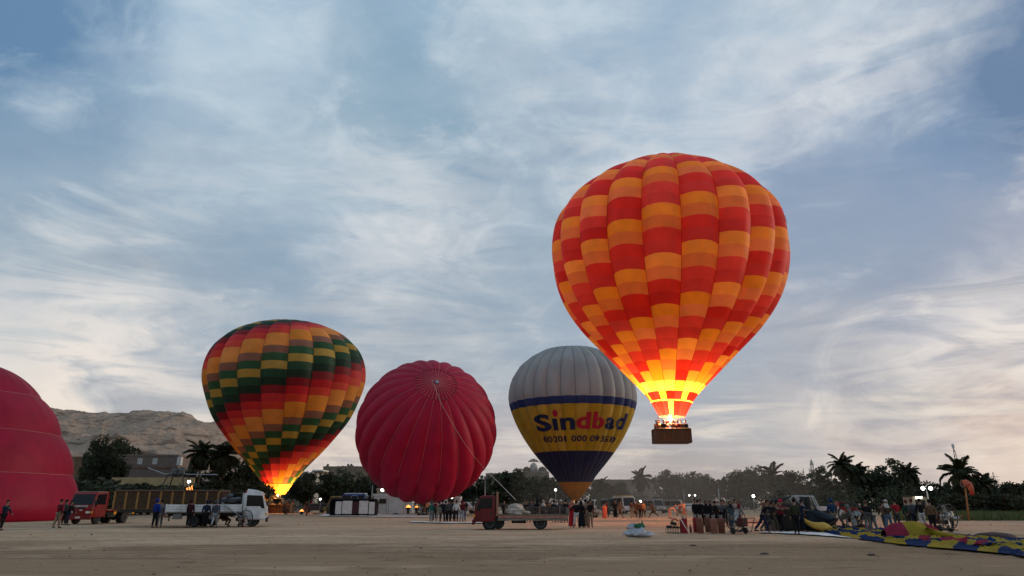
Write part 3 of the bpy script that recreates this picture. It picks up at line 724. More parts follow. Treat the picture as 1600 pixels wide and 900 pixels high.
mb = MB(); z = at(0, 740, 174).z; mb.box((-2.5, -.4, z+.05), (3.2, -.1, z+.3)); mb.build('awning', M_WHITEW, t)
building('roof_house', 'small house with a flat overhanging roof against the sky right of the villa', 488, 504, 736, 790, 182, 6, M_MUD, roofmat=M_WHITEW)
t = building('fort_wall', 'long ruined stone building on the skyline between the green and crimson balloons', 505, 600, 730, 790, 260, 14, M_STONE)
def humps(t, x0, x1, ytop, Y, n, s, m=M_STONE, name='broken_coping'):
    rr = random.Random(int(x0)); mb = MB()
    for i in range(n):
        px = x0+(x1-x0)*(i+rr.random()*.8)/n; p = at(px, ytop, Y); h = rr.uniform(.4, 1)*s
        mb.box((p.x-t.location.x-h*.9, .5, p.z-.4), (p.x-t.location.x+h*.9, 1.7, p.z+h), .12)
    mb.build(name, m, t)
humps(t, 508, 598, 730, 260, 16, .75)
mb = MB()
for px in (510, 542, 547):
    p = at(px, 727, 260); mb.cyl((p.x-t.location.x, 2, p.z-1), (p.x-t.location.x, 2, p.z), .12, 6); mb.ball((p.x-t.location.x, 2, p.z+.2), .45)
mb.build('roof_lamp', M_DARKMETAL, t)
t = building('stone_block', 'wide flat stone building on the skyline left of the lettered balloon', 759, 822, 741, 790, 240, 12, M_STONE); humps(t, 762, 820, 740, 240, 10, .5)
def ruin():
    Y = 235; a = at(838, 790, Y)
    t = thing('ruined_tomb', 'rounded pale ruin with domes rising behind the lettered balloon', 'ruin', (a.x, Y, 0))
    X = lambda px, py: (at(px, py, Y).x-a.x, at(px, py, Y).z)
    mb = MB(); x0, z0 = X(817, 790); x1, z1 = X(858, 736); mb.box((x0, 0, -.2), (x1, 9, z1), .4)
    mb.build('base_wall', M_STONE, t)
    for (px, py, rw, nm, m) in [(823, 729, 6.0, 'dome', M_MUD), (834, 723, 6.5, 'dome', M_PALE), (848, 729, 7, 'dome', M_STONE)]:
        x, z = X(px, py); r = rw/(1118/Y); zb = X(px, 738)[1]
        MB().lathe((x, 2, 0), [(zb, r*1.02), (zb+(z-zb)*.5, r), (zb+(z-zb)*.8, r*.8), (z, r*.35), (z+.1, .05)], 14).build(nm, m, t, True)
    mb = MB(); x, z = X(836, 720)
    for i in range(9): mb.box((x-2.2+i*.5, 1.6, z-.3), (x-1.8+i*.5, 2.6, z+.1+.7*sin(i*.5)), .08)
    mb.build('rubble_top', M_DARKMETAL, t)
ruin()
t = building('long_wall', 'long hazy brown wall building under the floating balloon', 930, 1027, 751, 790, 205, 10, M_STONE, [(1023, 763, 1026, 770)], winmat=M_BLIND); humps(t, 932, 1024, 750, 205, 12, .45)
building('tree_house', 'small house with two dark windows between the hazy trees', 1082, 1094, 759, 790, 185, 6, M_PALE, [(1084, 762, 1086.5, 766), (1088.5, 762, 1091, 766)], winmat=M_DARKWIN)
building('white_house', 'narrow white house glimpsed between trees left of a floodlight', 1163, 1172, 766, 790, 180, 6, M_WHITEW, [(1165, 769, 1167, 773)], winmat=M_DARKWIN)
building('pink_house', 'pinkish village house below the minaret', 1253, 1272, 766, 790, 165, 6, M_PINKW, [(1256, 769, 1258.5, 773), (1263, 769, 1265.5, 773)], winmat=M_DARKWIN)
building('rose_house', 'rose coloured village house right of the minaret foot', 1279, 1292, 764, 790, 168, 6, M_PINKW, [(1283, 768, 1285.5, 772)], winmat=M_DARKWIN)
t = building('site_cabin', 'long white site cabin with a dark window left under the crimson balloon', 584, 642, 775, 801, 112, 3, M_WHITEW, [(593.5, 780, 602.5, 786)], winmat=M_DARKWIN, cat='cabin')
building('rooftop_box', 'small grey block house carrying a floodlight above the white cabin', 589, 607, 766, 790, 119, 3, M_PALE, cat='hut')
t = building('white_container', 'white container cabin with a dark doorway right under the crimson balloon', 660, 719, 779, 800, 112, 3, M_WHITEW, [(701, 780, 708, 799)], winmat=M_DARKWIN, cat='cabin')
def minaret():
    Y = 330; a = at(1276.5, 790, Y); s = Y/1118
    t = thing('minaret', 'slender pale minaret rising over the treetops at right', 'minaret', (a.x, Y, 0))
    z = lambda y: at(1276, y, Y).z
    MB().lathe((0, 0, 0), [(0, 3.3*s), (z(742), 3.0*s), (z(737), 2.8*s)], 10).build('shaft', M_PALE, t)
    MB().lathe((0, 0, 0), [(z(737), 2.9*s), (z(736), 4.4*s), (z(734), 4.4*s), (z(733.9), 3*s)], 12).build('balcony', M_PALE, t)
    mb = MB()
    for i in range(8): q = i*pi/4; mb.cyl((2.3*s*cos(q), 2.3*s*sin(q), z(734)), (2.3*s*cos(q), 2.3*s*sin(q), z(726)), .45*s, 6)
    mb.build('columns', M_PALE, t).name = 'colonnade'
    MB().lathe((0, 0, 0), [(z(726), 3.1*s), (z(725), 3.1*s), (z(724), 2.2*s), (z(721), 2.0*s), (z(719), .8*s), (z(717.5), .25*s)], 10).build('cap', M_PALE, t, True)
    MB().lathe((0, 0, 0), [(z(717.5), .2*s), (z(715.5), .15*s)], 6).build('finial', M_DARKMETAL, t)
minaret()
# ---------------------------------------------------------------- hot air balloons
class Env:
    """surface of revolution with billowing gores round an axis"""
    def __init__(s, O, A, e1, e2, prof, N, phase, bulge, warp=None, bulge_fade=.82):
        s.O, s.A, s.e1, s.e2, s.N, s.phase, s.k, s.warp, s.bf = O, A, e1, e2, N, phase, bulge, warp, bulge_fade
        P = [Vector((z, r)) for z, r in prof]; pts = []
        for i in range(len(P)-1):
            p0 = P[i-1] if i else Vector((P[1].x, -P[1].y)) if abs(P[0].y) < 1e-6 else P[0]*2-P[1]
            p1, p2 = P[i], P[i+1]; p3 = P[i+2] if i+2 < len(P) else P[i+1]*2-P[i]
            for j in range(10):
                t = j/10
                pts.append(.5*((2*p1)+(p2-p0)*t+(2*p0-5*p1+4*p2-p3)*t*t+(3*p1-p0-3*p2+p3)*t**3))
        pts.append(P[-1]); s.pts = pts
        L = [0]
        for a, b in zip(pts, pts[1:]): L.append(L[-1]+(b-a).length)
        s.L = [l/L[-1] for l in L]; s.len = L[-1]
    def zr(s, t):
        t = max(0, min(1, t)); lo, hi = 0, len(s.L)-1
        while hi-lo > 1:
            m = (lo+hi)//2
            if s.L[m] <= t: lo = m
            else: hi = m
        f = (t-s.L[lo])/max(1e-9, s.L[hi]-s.L[lo]); p = s.pts[lo]*(1-f)+s.pts[hi]*f
        return p.x, max(0, p.y)
    def t_at_z(s, z):
        for i in range(len(s.pts)-1):
            a, b = s.pts[i].x, s.pts[i+1].x
            if (a-z)*(b-z) <= 0 and a != b and s.L[i] > .02: return s.L[i]+(s.L[i+1]-s.L[i])*(a-z)/(a-b)
        return 1.0
    def P(s, ph, t, off=0.0):
        z, r = s.zr(t); u = ((ph-s.phase)/(2*pi/s.N)) % 1.0
        fade = min(1, t*6)*(1 if t < s.bf else max(.15, 1-(t-s.bf)/(1-s.bf)))
        r = r*(1-s.k*fade*(2*u-1)**2)+off
        p = s.O+s.A*z+(s.e1*cos(ph)+s.e2*sin(ph))*r
        return s.warp(p) if s.warp else p
    def nrm(s, ph, t):
        h = .006; g = 2*pi/s.N
        u = ((ph-s.phase)/g) % 1.0; d = .02*g
        a0, a1 = (ph, ph+d) if u < .5 else (ph-d, ph)
        du = s.P(a1-1e-5 if u > .5 else a1, t)-s.P(a0+(1e-5 if u < .5 else 0), t); dv = s.P(ph, min(1, t+h))-s.P(ph, max(0.004, t-h))
        n = dv.cross(du); return n.normalized() if n.length else s.A
    def patch(s, g, t0, t1, nu=6, nv=3, name='fabric_panel'):
        w = 2*pi/s.N; V = []; F = []; NN = []
        for j in range(nv+1):
            t = t0+(t1-t0)*j/nv
            for i in range(nu+1):
                f = min(max(i/nu, 1e-4), 1-1e-4); ph = s.phase+(g+f)*w
                V.append(s.P(ph, t)-s.root); NN.append(s.nrm(ph, t))
        for j in range(nv):
            for i in range(nu):
                a = j*(nu+1)+i; F.append((a, a+nu+1, a+nu+2, a+1))
        return V, F, NN
def panel_obj(V, F, NN, m, parent, name):
    me = bpy.data.meshes.new(name); me.from_pydata([tuple(v) for v in V], [], F); me.materials.append(m)
    me.polygons.foreach_set('use_smooth', [True]*len(F))
    # turn winding so that faces agree with the outward normals
    n = me.polygons[len(F)//2].normal
    if n.dot(NN[len(NN)//2]) < 0: me.flip_normals()
    me.normals_split_custom_set_from_vertices([tuple(q) for q in NN])
    return link(name, me, parent)
def sew(env, root, cells, limit=290, name='fabric_panel', nu=6):
    """cells: (gore, t0, t1, material, nv). The panels that show largest are parts, the rest one joined part"""
    camp = Vector((0, 0, EYE)); sc = []
    for c in cells:
        g, t0, t1, m, nv = c; ph = env.phase+(g+.5)*2*pi/env.N; t = (t0+t1)/2
        p = env.P(ph, t); n = env.nrm(ph, t); v = (camp-p); d = v.length; sc.append((n.dot(v.normalized())*(env.zr(t)[1]+.05)*(t1-t0), c))
    sc.sort(key=lambda q: -q[0])
    front = [c for s_, c in sc[:limit] if s_ > -.02*abs(s_)-1e-3]; rest = [c for c in (q[1] for q in sc) if c not in front]
    for g, t0, t1, m, nv in front:
        V, F, NN = env.patch(g, t0, t1, nu, nv); panel_obj(V, F, NN, m, root, name)
    if rest:
        V = []; F = []; NN = []; mi = []; mats = []
        for g, t0, t1, m, nv in rest:
            v, f, n = env.patch(g, t0, t1, nu, nv); b = len(V); V += v; NN += n; F += [tuple(i+b for i in q) for q in f]
            if m not in mats: mats.append(m)
            mi += [mats.index(m)]*len(f)
        me = bpy.data.meshes.new('rear_fabric'); me.from_pydata([tuple(v) for v in V], [], F)
        for m in mats: me.materials.append(m)
        me.polygons.foreach_set('material_index', mi); me.polygons.foreach_set('use_smooth', [True]*len(F))
        if me.polygons[0].normal.dot(NN[0]) < 0: me.flip_normals()
        me.normals_split_custom_set_from_vertices([tuple(q) for q in NN])
        tag(link('rear_fabric', me, root), kind='stuff')
def seams(env, root, m, r=.02, t0=.02, t1=1.0, n=44, off=.01, name='load_tape'):
    for g in range(env.N):
        mb = MB(); ph = env.phase+g*2*pi/env.N
        mb.tube([env.P(ph+1e-4, t0+(t1-t0)*i/n, off)-env.root for i in range(n+1)], r, 4)
        mb.build(name, m, root)
def upright(cx_rows, rows, Y, N, phase, bulge, root, bf=.82):
    """rows: (image y, radius in image px); cx_rows: two (image y, image x) points on the axis"""
    (ya, xa), (yb, xb) = cx_rows
    a, b = at(xa, ya, Y), at(xb, yb, Y); A = (a-b).normalized()
    prof = []
    for y, r in rows:
        px = xb+(xa-xb)*(y-yb)/(ya-yb); p = at(px, y, Y); rr = (at(px+1, y, Y)-p).length*r
        prof.append(((p-b).dot(A), rr))
    e1 = (Vector((0, 0, EYE))-a); e1 = (e1-A*e1.dot(A)).normalized(); e2 = e1.cross(A).normalized()
    if e2.x < 0: e2 = -e2
    env = Env(b, A, e1, e2, prof, N, phase, bulge, bf=bf) if False else Env(b, A, e1, e2, prof, N, phase, bulge, None, bf)
    env.root = Vector(root); return env

def solid(top, bot, prof, N, phase, bulge, root, bf=.82):
    a, b = Vector(top), Vector(bot); A = (a-b).normalized()
    e1 = (Vector((0, 0, EYE))-a); e1 = (e1-A*e1.dot(A)).normalized(); e2 = e1.cross(A).normalized()
    if e2.x < 0: e2 = -e2
    env = Env(b, A, e1, e2, prof, N, phase, bulge, None, bf); env.root = Vector(root); return env
def image_row(p):
    d = p-Vector((0, 0, EYE)); f = d.y*cos(PITCH)+d.z*sin(PITCH); return 450-1066.7*(-d.y*sin(PITCH)+d.z*cos(PITCH))/f
def front_t(env, y, ph=0.0):
    ys = [image_row(env.P(ph, i/400)) for i in range(401)]; i0 = min(range(401), key=lambda i: ys[i])
    for i in range(i0, 400):
        if ys[i] <= y < ys[i+1]: return (i+(y-ys[i])/(ys[i+1]-ys[i]))/400
    return 1.0
def basket_parts(t, L, W, H, posts=4, holes=True, x0=0, z0=0, wick=M_WICKER, trim=M_LEATHER, post_m=None):
    th = .09
    mb = MB()
    mb.box((x0-L/2, -W/2, z0+.08), (x0+L/2, -W/2+th, z0+H)); mb.box((x0-L/2, W/2-th, z0+.08), (x0+L/2, W/2, z0+H))
    mb.box((x0-L/2, -W/2+th, z0+.081), (x0-L/2+th, W/2-th, z0+H-.001)); mb.box((x0+L/2-th, -W/2+th, z0+.081), (x0+L/2, W/2-th, z0+H-.001))
    for i in range(1, 3): mb.box((x0-L/2+L*i/3-.04, -W/2+th, z0+.083), (x0-L/2+L*i/3+.04, W/2-th, z0+H-.05))
    mb.build('wicker_wall', wick, t)
    mb = MB(); mb.box((x0-L/2-.05, -W/2-.05, z0), (x0+L/2+.05, W/2+.05, z0+.079), .02); mb.build('floor', trim, t)
    mb = MB(); q = .07
    loop = [(x0-L/2, -W/2), (x0+L/2, -W/2), (x0+L/2, W/2), (x0-L/2, W/2)]
    for (a, b), (c, d) in zip(loop, loop[1:]+loop[:1]): mb.cyl((a, b, z0+H+.02), (c, d, z0+H+.02), q, 8)
    mb.build('rim', trim, t, 50)
    for i in range(posts+1):
        x = x0-L/2+L*i/posts; mb = MB()
        for y in (-W/2, W/2): MB().box((x-.07, y-.035, z0+.08), (x+.07, y+.035, z0+H)).build('corner_post', post_m or trim, t)
    if holes:
        for i in range(posts):
            for zz in ((.42, .72) if i % 2 == 0 else (.72,)):
                x = x0-L/2+L*(i+.5)/posts+(.15 if zz < .5 else -.05); mb = MB()
                mb.box((x-.14, -W/2-.008, z0+H*zz-.05), (x+.14, -W/2+.02, z0+H*zz+.05)); mb.build('step_hole', M_DARKWIN, t)
def burner_frame(t, L, W, z0, z1, x0=0, cans=2, metal=M_STEEL, lean=0.0, canm=M_STEEL):
    k = .62
    for sx in (-1, 1):
        for sy in (-1, 1):
            MB().cyl((x0+sx*L/2, sy*W/2, z0), (x0+lean+sx*L/2*k, sy*W/2*k, z1), .045, 8).build('upright', metal, t)
    mb = MB()
    for sy in (-1, 1): mb.cyl((x0+lean-L/2*k, sy*W/2*k, z1), (x0+lean+L/2*k, sy*W/2*k, z1), .04, 8)
    for sx in (-1, 1): mb.cyl((x0+lean+sx*L/2*k, -W/2*k, z1), (x0+lean+sx*L/2*k, W/2*k, z1), .04, 8)
    mb.cyl((x0+lean-L/2*k, 0, z1), (x0+lean+L/2*k, 0, z1), .035, 8); mb.build('load_frame', metal, t)
    for i in range(cans):
        x = x0+lean+(i-(cans-1)/2)*.5
        b = MB().lathe((x, 0, z1), [(-.1, .12), (.0, .19), (.45, .2), (.5, .17)], 14).build('burner', canm, t, 40)
        mb = MB()
        for q in range(3): mb.torus((x, 0, z1+.12+.13*q), .215, .022, 'z', 16, 5)
        mb.build('coil', M_CHROME, b, True)
def glow(name, p, power, col, parent, size=.4):
    l = bpy.data.lights.new(name, 'POINT'); l.energy = power; l.color = col; l.shadow_soft_size = size
    o = bpy.data.objects.new(name, l); COL.objects.link(o); o.location = p; o.parent = parent; return o
def flame(t, p, h, r, m=M_FLAME):
    rr = random.Random(5); rg = []
    for i in range(10):
        f = i/9; q = r*(.35+1.5*f)*(1-f)**.75+.01; c = Vector(p)+Vector((.06*sin(f*7), .05*cos(f*6), h*f))
        rg.append([c+Vector((q*(1+.18*sin(3*a+f*5))*cos(a), q*sin(a), 0)) for a in [2*pi*k/12 for k in range(12)]])
    return MB().rings(rg).build('flame', m, t, True)

# --- the floating red and gold balloon
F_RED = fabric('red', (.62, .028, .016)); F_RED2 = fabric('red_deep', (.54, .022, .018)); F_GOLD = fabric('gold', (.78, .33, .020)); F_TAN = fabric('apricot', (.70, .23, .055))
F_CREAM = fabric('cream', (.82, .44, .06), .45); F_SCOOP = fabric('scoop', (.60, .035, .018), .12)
BIG_Y = 66.0
def big_balloon():
    Y = BIG_Y; base = at(1050, 693, Y)
    t = thing('hot_air_balloon', 'huge red and gold checkered balloon floating with passengers, burner alight', 'hot air balloon', base)
    prof = [(27.13, 0), (26.58, 2.82), (25.23, 5.52), (23.06, 8.81), (20.35, 11.13), (17.36, 11.84), (14.38, 11.63), (11.39, 10.59), (8.68, 8.8), (6.24, 6.51), (4.07, 4.4), (1.9, 2.35), (0.0, 1.21)]
    env = solid((16.303, 66, 36.531), (15.306, 66, 9.422), prof, 20, radians(7.1-18), .085, base, .80)
    tm = front_t(env, 610); t0 = front_t(env, 394); dt = (front_t(env, 434)-t0)/2; cells = []
    nb = int((tm-t0)/dt+.35); dl = (tm-t0)/nb
    for g in range(20):
        gg = g if g < 10 else g-20
        for b in range(-int(t0/dt)-1, nb):
            ta, tb = (t0+b*dt, t0+(b+1)*dt) if b < 0 else (t0+b*dl, t0+(b+1)*dl)
            if tb < .004: continue
            k = (b+gg) % 4
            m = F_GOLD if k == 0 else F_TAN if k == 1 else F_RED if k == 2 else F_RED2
            if b == nb-1: m = F_CREAM  # burner glow put into the colour: lowest ring yellow on every gore
            if b == nb-2 and k in (0, 1, 2): m = F_GOLD  # ring above painted mostly gold too, to carry the glow upward
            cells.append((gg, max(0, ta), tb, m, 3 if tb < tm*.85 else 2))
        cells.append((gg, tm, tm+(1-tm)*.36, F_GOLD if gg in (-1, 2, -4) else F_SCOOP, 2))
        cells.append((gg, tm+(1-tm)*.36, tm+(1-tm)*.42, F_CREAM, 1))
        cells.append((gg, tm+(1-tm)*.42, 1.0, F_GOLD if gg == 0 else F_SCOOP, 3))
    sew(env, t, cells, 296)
    seams(env, t, material('tape_dark', (.30, .03, .02), .8), .018)
    # registration letters on the right flank
    cu = bpy.data.curves.new('letters', 'FONT'); cu.body = 'SU'; cu.size = 1; cu.offset = .02; wrap_text(env, cu, t, radians(68.5), (at(1229, 385, Y)-env.O).dot(env.A), .78, M_DARKMETAL, 'registration')
    # cables, burner, basket
    z = lambda y: at(1050, y, Y).z-base.z
    L, W, H = 3.28, 1.7, z(671.5)
    wk = material('wicker_dark', (.15, .075, .036), .85, var=.35, scale=3, bump=.8, vec_scale=(4, 4, 30)); basket_parts(t, L, W, H, 4, False, wick=wk)
    MB().box((-L/2+.1, -W/2+.1, .09), (L/2-.1, W/2-.1, .30)).build('deck', M_LEATHER, t)
    mb = MB(); mb.box((-L/2-.09, -W/2-.09, .10), (L/2+.09, W/2+.09, .24), .03); mb.build('bumper', M_LEATHER, t)
    burner_frame(t, 2.2, 1.2, H, z(663.5), cans=2, metal=M_DARKMETAL)
    for i in range(12):
        a = 2*pi*(i+.5)/12; p = env.P(a+.001, .985)-env.root
        q = Vector((.62*cos(a)*1.1, .37*sin(a), z(663.5))); MB().tube([p, q], .013, 4).build('cable', M_DARKMETAL, t)
    flame(t, (-.05, 0, z(659)), z(608)-z(659), .16)
    glow('burner_glow', (0, 0, z(596)), 4400, (1, .60, .20), t, .9)
    glow('burner_spill', (0, 0, z(648)), 8000, (1, .42, .20), t, .3)
    return t, L, W
def wrap_text(env, cu, parent, ph0, z0, size, m, name, off=.07, cuts=3, span=None):
    o = bpy.data.objects.new('tmp', cu); COL.objects.link(o); dg = bpy.context.evaluated_depsgraph_get(); dg.update()
    me = bpy.data.meshes.new_from_object(o.evaluated_get(dg)); bpy.data.objects.remove(o)
    bm = bmesh.new(); bm.from_mesh(me); bmesh.ops.triangulate(bm, faces=bm.faces)
    for _ in range(4):
        ed = [e for e in bm.edges if e.calc_length() > .09]
        if not ed: break
        bmesh.ops.subdivide_edges(bm, edges=ed, cuts=1); bmesh.ops.triangulate(bm, faces=bm.faces)
    xa = min(v.co.x for v in bm.verts); xb = max(v.co.x for v in bm.verts)
    for v in bm.verts:
        z = z0+v.co.y*size; tt = env.t_at_z(z); r = env.zr(tt)[1]; r0 = env.zr(env.t_at_z(z0))[1]
        v.co = env.P(ph0+(v.co.x*size/r0 if span is None else (v.co.x-xa)/(xb-xa)*span), tt, off)-env.root
    bm.to_mesh(me); bm.free(); me.materials.clear(); me.materials.append(m)
    return link(name, me, parent)
BIG, BIG_L, BIG_W = big_balloon()

# --- the grounded balloon of red, gold, green and brown bands
def green_balloon():
    Y = 112.0; base = at(431, 785, Y); base.z = 0
    t = thing('hot_air_balloon', 'upright green, red, gold and brown banded balloon standing with burner alight', 'hot air balloon', base)
    prof = [(27.84, 0), (27.28, 4.6), (25.89, 8.36), (23.66, 11.18), (20.88, 12.57), (17.82, 12.8), (14.75, 11.94), (11.69, 10.61), (8.91, 8.59), (6.4, 6.47), (4.18, 4.35), (1.95, 2.55), (0.0, 1.25)]
    env = solid((-37.451, 112, 30.575), (-36.913, 112, 2.742), prof, 20, 0.0, .06, base, .85)
    c = dict(Y=(.78, .30, .03), B=(.27, .13, .085), G=(.03, .12, .05), O=(.46, .33, .05), g=(.022, .085, .04), K=(.015, .042, .026), D=(.26, .012, .02), R=(.62, .018, .025), N=(.74, .06, .03))
    fm = {k: fabric('band_'+''.join('%02d' % int(x*99) for x in v), v) for k, v in c.items()}
    seq = ['Y', 'Y', 'B', 'G', 'O', 'g', 'K', 'D', 'R', 'N']; cells = []
    tY = front_t(env, 628); dt = (front_t(env, 652)-tY)/2; tm = front_t(env, 755); nb = round((tm-tY)/dt); lo = -int(tY/dt)-1
    for g in range(20):
        gg = g if g < 10 else g-20; b = lo
        while b < nb:
            k = seq[(b+gg) % 10]; w = 2 if (k == 'Y' and seq[(b+1+gg) % 10] == 'Y' and b+1 < nb) else 1
            ta, tb = tY+b*dt, tY+(b+w)*dt
            if b+w >= nb: tb = tm
            if tb > .004: cells.append((gg, max(0, ta), tb, fm[k], 2 if w == 1 else 3))
            b += w
        cells.append((gg, tm, 1.0, fm['Y'], 3))
    sew(env, t, cells, 296)
    seams(env, t, material('tape_grey', (.12, .08, .06), .8), .022)
    z = lambda y: at(431, y, Y).z
    MB().torus(env.O+env.A*env.zr(tm)[0]-base, env.zr(tm)[1], .05, 'z', 24, 5).build('skirt_ring', M_DARKMETAL, t, True)
    basket_parts(t, 5.0, 1.8, 1.25, 5, True)
    burner_frame(t, 3.0, 1.3, 1.25, z(778.5), cans=3, metal=M_STEEL)
    for i in range(12):
        a = 2*pi*(i+.5)/12; p = env.P(a+.001, .99)-base; q = Vector((.9*cos(a), .45*sin(a), z(778.5))); MB().tube([p, q], .02, 4).build('cable', M_DARKMETAL, t)
    flame(t, (0.1, 0, z(776)), z(745)-z(776), .42)
    glow('burner_glow', (.3, 0, z(754)), 4600, (1, .50, .14), t, .5)
    glow('burner_spill', (0, 0, z(774.5)), 1500, (1, .36, .1), t, .3)
    return t
GREEN = green_balloon()

# --- the blue, yellow and grey lettered balloon
def lettered_balloon():
    Y = 104.0; base = at(899, 784, Y); base.z = 0
    t = thing('hot_air_balloon', 'grey, yellow and navy balloon with bold lettering, standing behind the maroon flatbed truck', 'hot air balloon', base)
    prof = [(22.68, 0), (22.23, 4.0), (21.09, 6.3), (19.28, 8.34), (17.01, 9.41), (14.52, 9.72), (12.02, 9.0), (9.53, 7.78), (7.26, 6.3), (5.22, 4.65), (3.4, 3.05), (1.59, 1.8), (0.0, .35)]
    env = solid((9.104, 104, 24.449), (9.238, 104, 1.769), prof, 28, radians(3), .045, base, .8)
    fg = material('fabric_dusty_grey', (.42, .41, .40), .7, var=.14, scale=.35, bump=.3, bscale=1.2, translucent=.25, vec_scale=(1, 1, .5)); fb = fabric('royal', (.02, .04, .16), .2); fy = fabric('yellow', (.58, .36, .018), .25); fn = fabric('navy', (.018, .025, .10), .25); fo = fabric('amber', (.62, .26, .03), .35)
    T = lambda y: front_t(env, y)
    cuts = [(0, T(575), fg, 5), (T(575), T(617.5), fg, 4), (T(617.5), T(630), fb, 2), (T(630), T(667), fy, 4), (T(667), T(704), fy, 4), (T(704), T(753), fn, 5), (T(753), 1, fo, 4)]
    sew(env, t, [(g, a, b, m, nv) for g in range(28) for a, b, m, nv in cuts], 150)
    seams(env, t, material('tape_seam', (.16, .15, .15), .8), .016)
    navy = material('letter_navy', (.008, .016, .075), .7); red = material('letter_red', (.42, .012, .04), .7)
    s = (at(895, 640, Y)-at(894, 640, Y)).length; zb = (at(897, 672.5, Y)-env.O).dot(env.A); r0 = env.zr(env.t_at_z(zb))[1]
    def put(ch, x0, x1, yb, size, m, name, off, cx=894.5, cuts=3):
        zb = env.zr(front_t(env, yb))[0]; rp = env.zr(front_t(env, yb-12))[1]/s*1.10
        f = lambda x: math.asin(max(-.97, min(.97, (x-cx)/rp)))
        cu = bpy.data.curves.new('glyph', 'FONT'); cu.body = ch; cu.size = 1; cu.offset = off
        wrap_text(env, cu, t, f(x0), zb, size, m, name, cuts=cuts, span=f(x1)-f(x0))
    for ch, x0, x1, yb, m in [('S', 834, 858, 671, navy), ('\u0131', 861.5, 870, 670.5, navy), ('n', 874, 898, 670, navy), ('d', 900, 923, 669, red), ('b', 926, 945, 668.5, red), ('a', 947, 963, 668, navy), ('d', 965, 980, 667, navy)]:
        put(ch, x0, x1, yb, 2.95, m, 'letter', .036)
    put('.', 861.5, 870, 647.5, 3.9, red, 'letter', .06)
    x = [(844, 851.5), (852.5, 860), (861, 869), (869.7, 877.5), (879.5, 883), (892, 900), (901, 909), (910, 918), (923, 931), (931.7, 939), (941.5, 948), (949, 955), (957, 959.5), (961, 967)]
    for ch, (x0, x1) in zip('00201000095510', x): put(ch, x0, x1, 689.5, 1.06, navy, 'digit', .022, 895.5, 2)
    basket_parts(t, 4.4, 1.7, 1.2, 4, True)
    burner_frame(t, 2.6, 1.2, 1.2, at(899, 787, Y).z, cans=2)
    for i in range(8):
        q = 2*pi*(i+.5)/8; MB().tube([env.P(q, .99)-base, Vector((.8*cos(q), .4*sin(q), at(899, 787, Y).z))], .018, 4).build('cable', M_DARKMETAL, t)
    MB().ball(Vector((0, -.3, at(899, 783, Y).z)), .14, 8, 6, (1, 1, 1.4)).build('pilot_flame', M_FLAME, t, True)
    return t
lettered_balloon()

# --- the crimson balloon rising crown first, nose towards the camera
def crown_balloon():
    Y = 92.0; c = at(666.5, 673, Y); R0 = 111*(at(667, 673, Y)-at(666, 673, Y)).length
    base = Vector((c.x, Y, 0)); t = thing('hot_air_balloon', 'plain crimson balloon half raised, its ribbed crown turned to the viewer', 'hot air balloon', base)
    v = (Vector((0, 0, EYE))-c).normalized(); right = v.cross(Vector((0, 0, 1))).normalized(); right = -right if right.x < 0 else right; upv = right.cross(v); upv = -upv if upv.z < 0 else upv
    ax = (right*.115+upv*.64+v*sqrt(1-.115**2-.64**2)).normalized()
    pr = [(.985, 0), (.975, .16), (.93, .33), (.83, .55), (.67, .745), (.45, .893), (.22, .978), (0, 1), (-.25, .968), (-.5, .868), (-.75, .69), (-.98, .48), (-1.12, .34), (-1.2, .26)]
    e1 = (Vector((0, 0, 1))-ax*ax.z).normalized(); e2 = ax.cross(e1)
    def warp(p):
        if p.z < .25: p = Vector((p.x, p.y, .25-(.25-p.z)*.05))
        return p
    env = Env(c, ax, e1, e2, [(z*R0, r*R0*.985) for z, r in pr], 22, .1, .058, warp, .9); env.root = base
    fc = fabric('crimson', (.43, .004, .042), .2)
    sew(env, t, [(g, 0, 1.0, fc, 30) for g in range(22)], 22, 'gore', 8)
    seams(env, t, material('tape_rose', (.60, .16, .17), .8), .026, .10, .5, 30, .03)
    tr = .092; mb = MB(); n = 66
    for i in range(n):
        a, b = 2*pi*i/n, 2*pi*(i+1)/n; mb.tube([env.P(a, tr, .08)-base, env.P(b, tr, .08)-base], .05, 4)
    mb.build('vent_ring', material('tape_rose2', (.30, .03, .05), .8), t)
    mr_ = material('vent_tape', (.55, .22, .2), .8)
    for i in range(33):
        a = 2*pi*i/33; MB().tube([env.P(a, .012, .12)-base, env.P(a, .05, .16)-base, env.P(a, tr, .14)-base], .026, 4).build('vent_spoke', mr_, t)
    MB().lathe(Vector((0, 0, 0)), [(0, .30), (.12, .25), (.16, .02)], 12).build('crown_ring', M_STEEL, t, 40, tuple(c+ax*.985*R0-base), ax.to_track_quat('Z', 'Y').to_euler())
    return t, env
CROWN, CROWN_ENV = crown_balloon()
def crown_rope():
    env = CROWN_ENV; c = env.O; R0 = max(r for _, r in env.pts)
    tgt = at(806, 781, 44.5); t = thing('crown_rope', 'thin pale rope from the ribbed crown down to the red flatbed truck', 'rope', tgt)
    pts = [env.P(1.0, .02, .15)]
    for q in ((686, 622), (691, 634), (705, 658), (722, 687), (740, 712), (754, 729)):
        d = ray(*q).normalized(); o = Vector((0, 0, EYE))-c; b = o.dot(d); k = b*b-(o.dot(o)-(R0*1.075)**2)
        pts.append(Vector((0, 0, EYE))+d*(-b-sqrt(max(0, k))))
    s = pts[-1]
    for i in range(1, 15): pts.append(s.lerp(tgt, i/14))
    MB().tube([p-t.location for p in pts], .018, 5).build('strand', M_ROPE, t)
crown_rope()

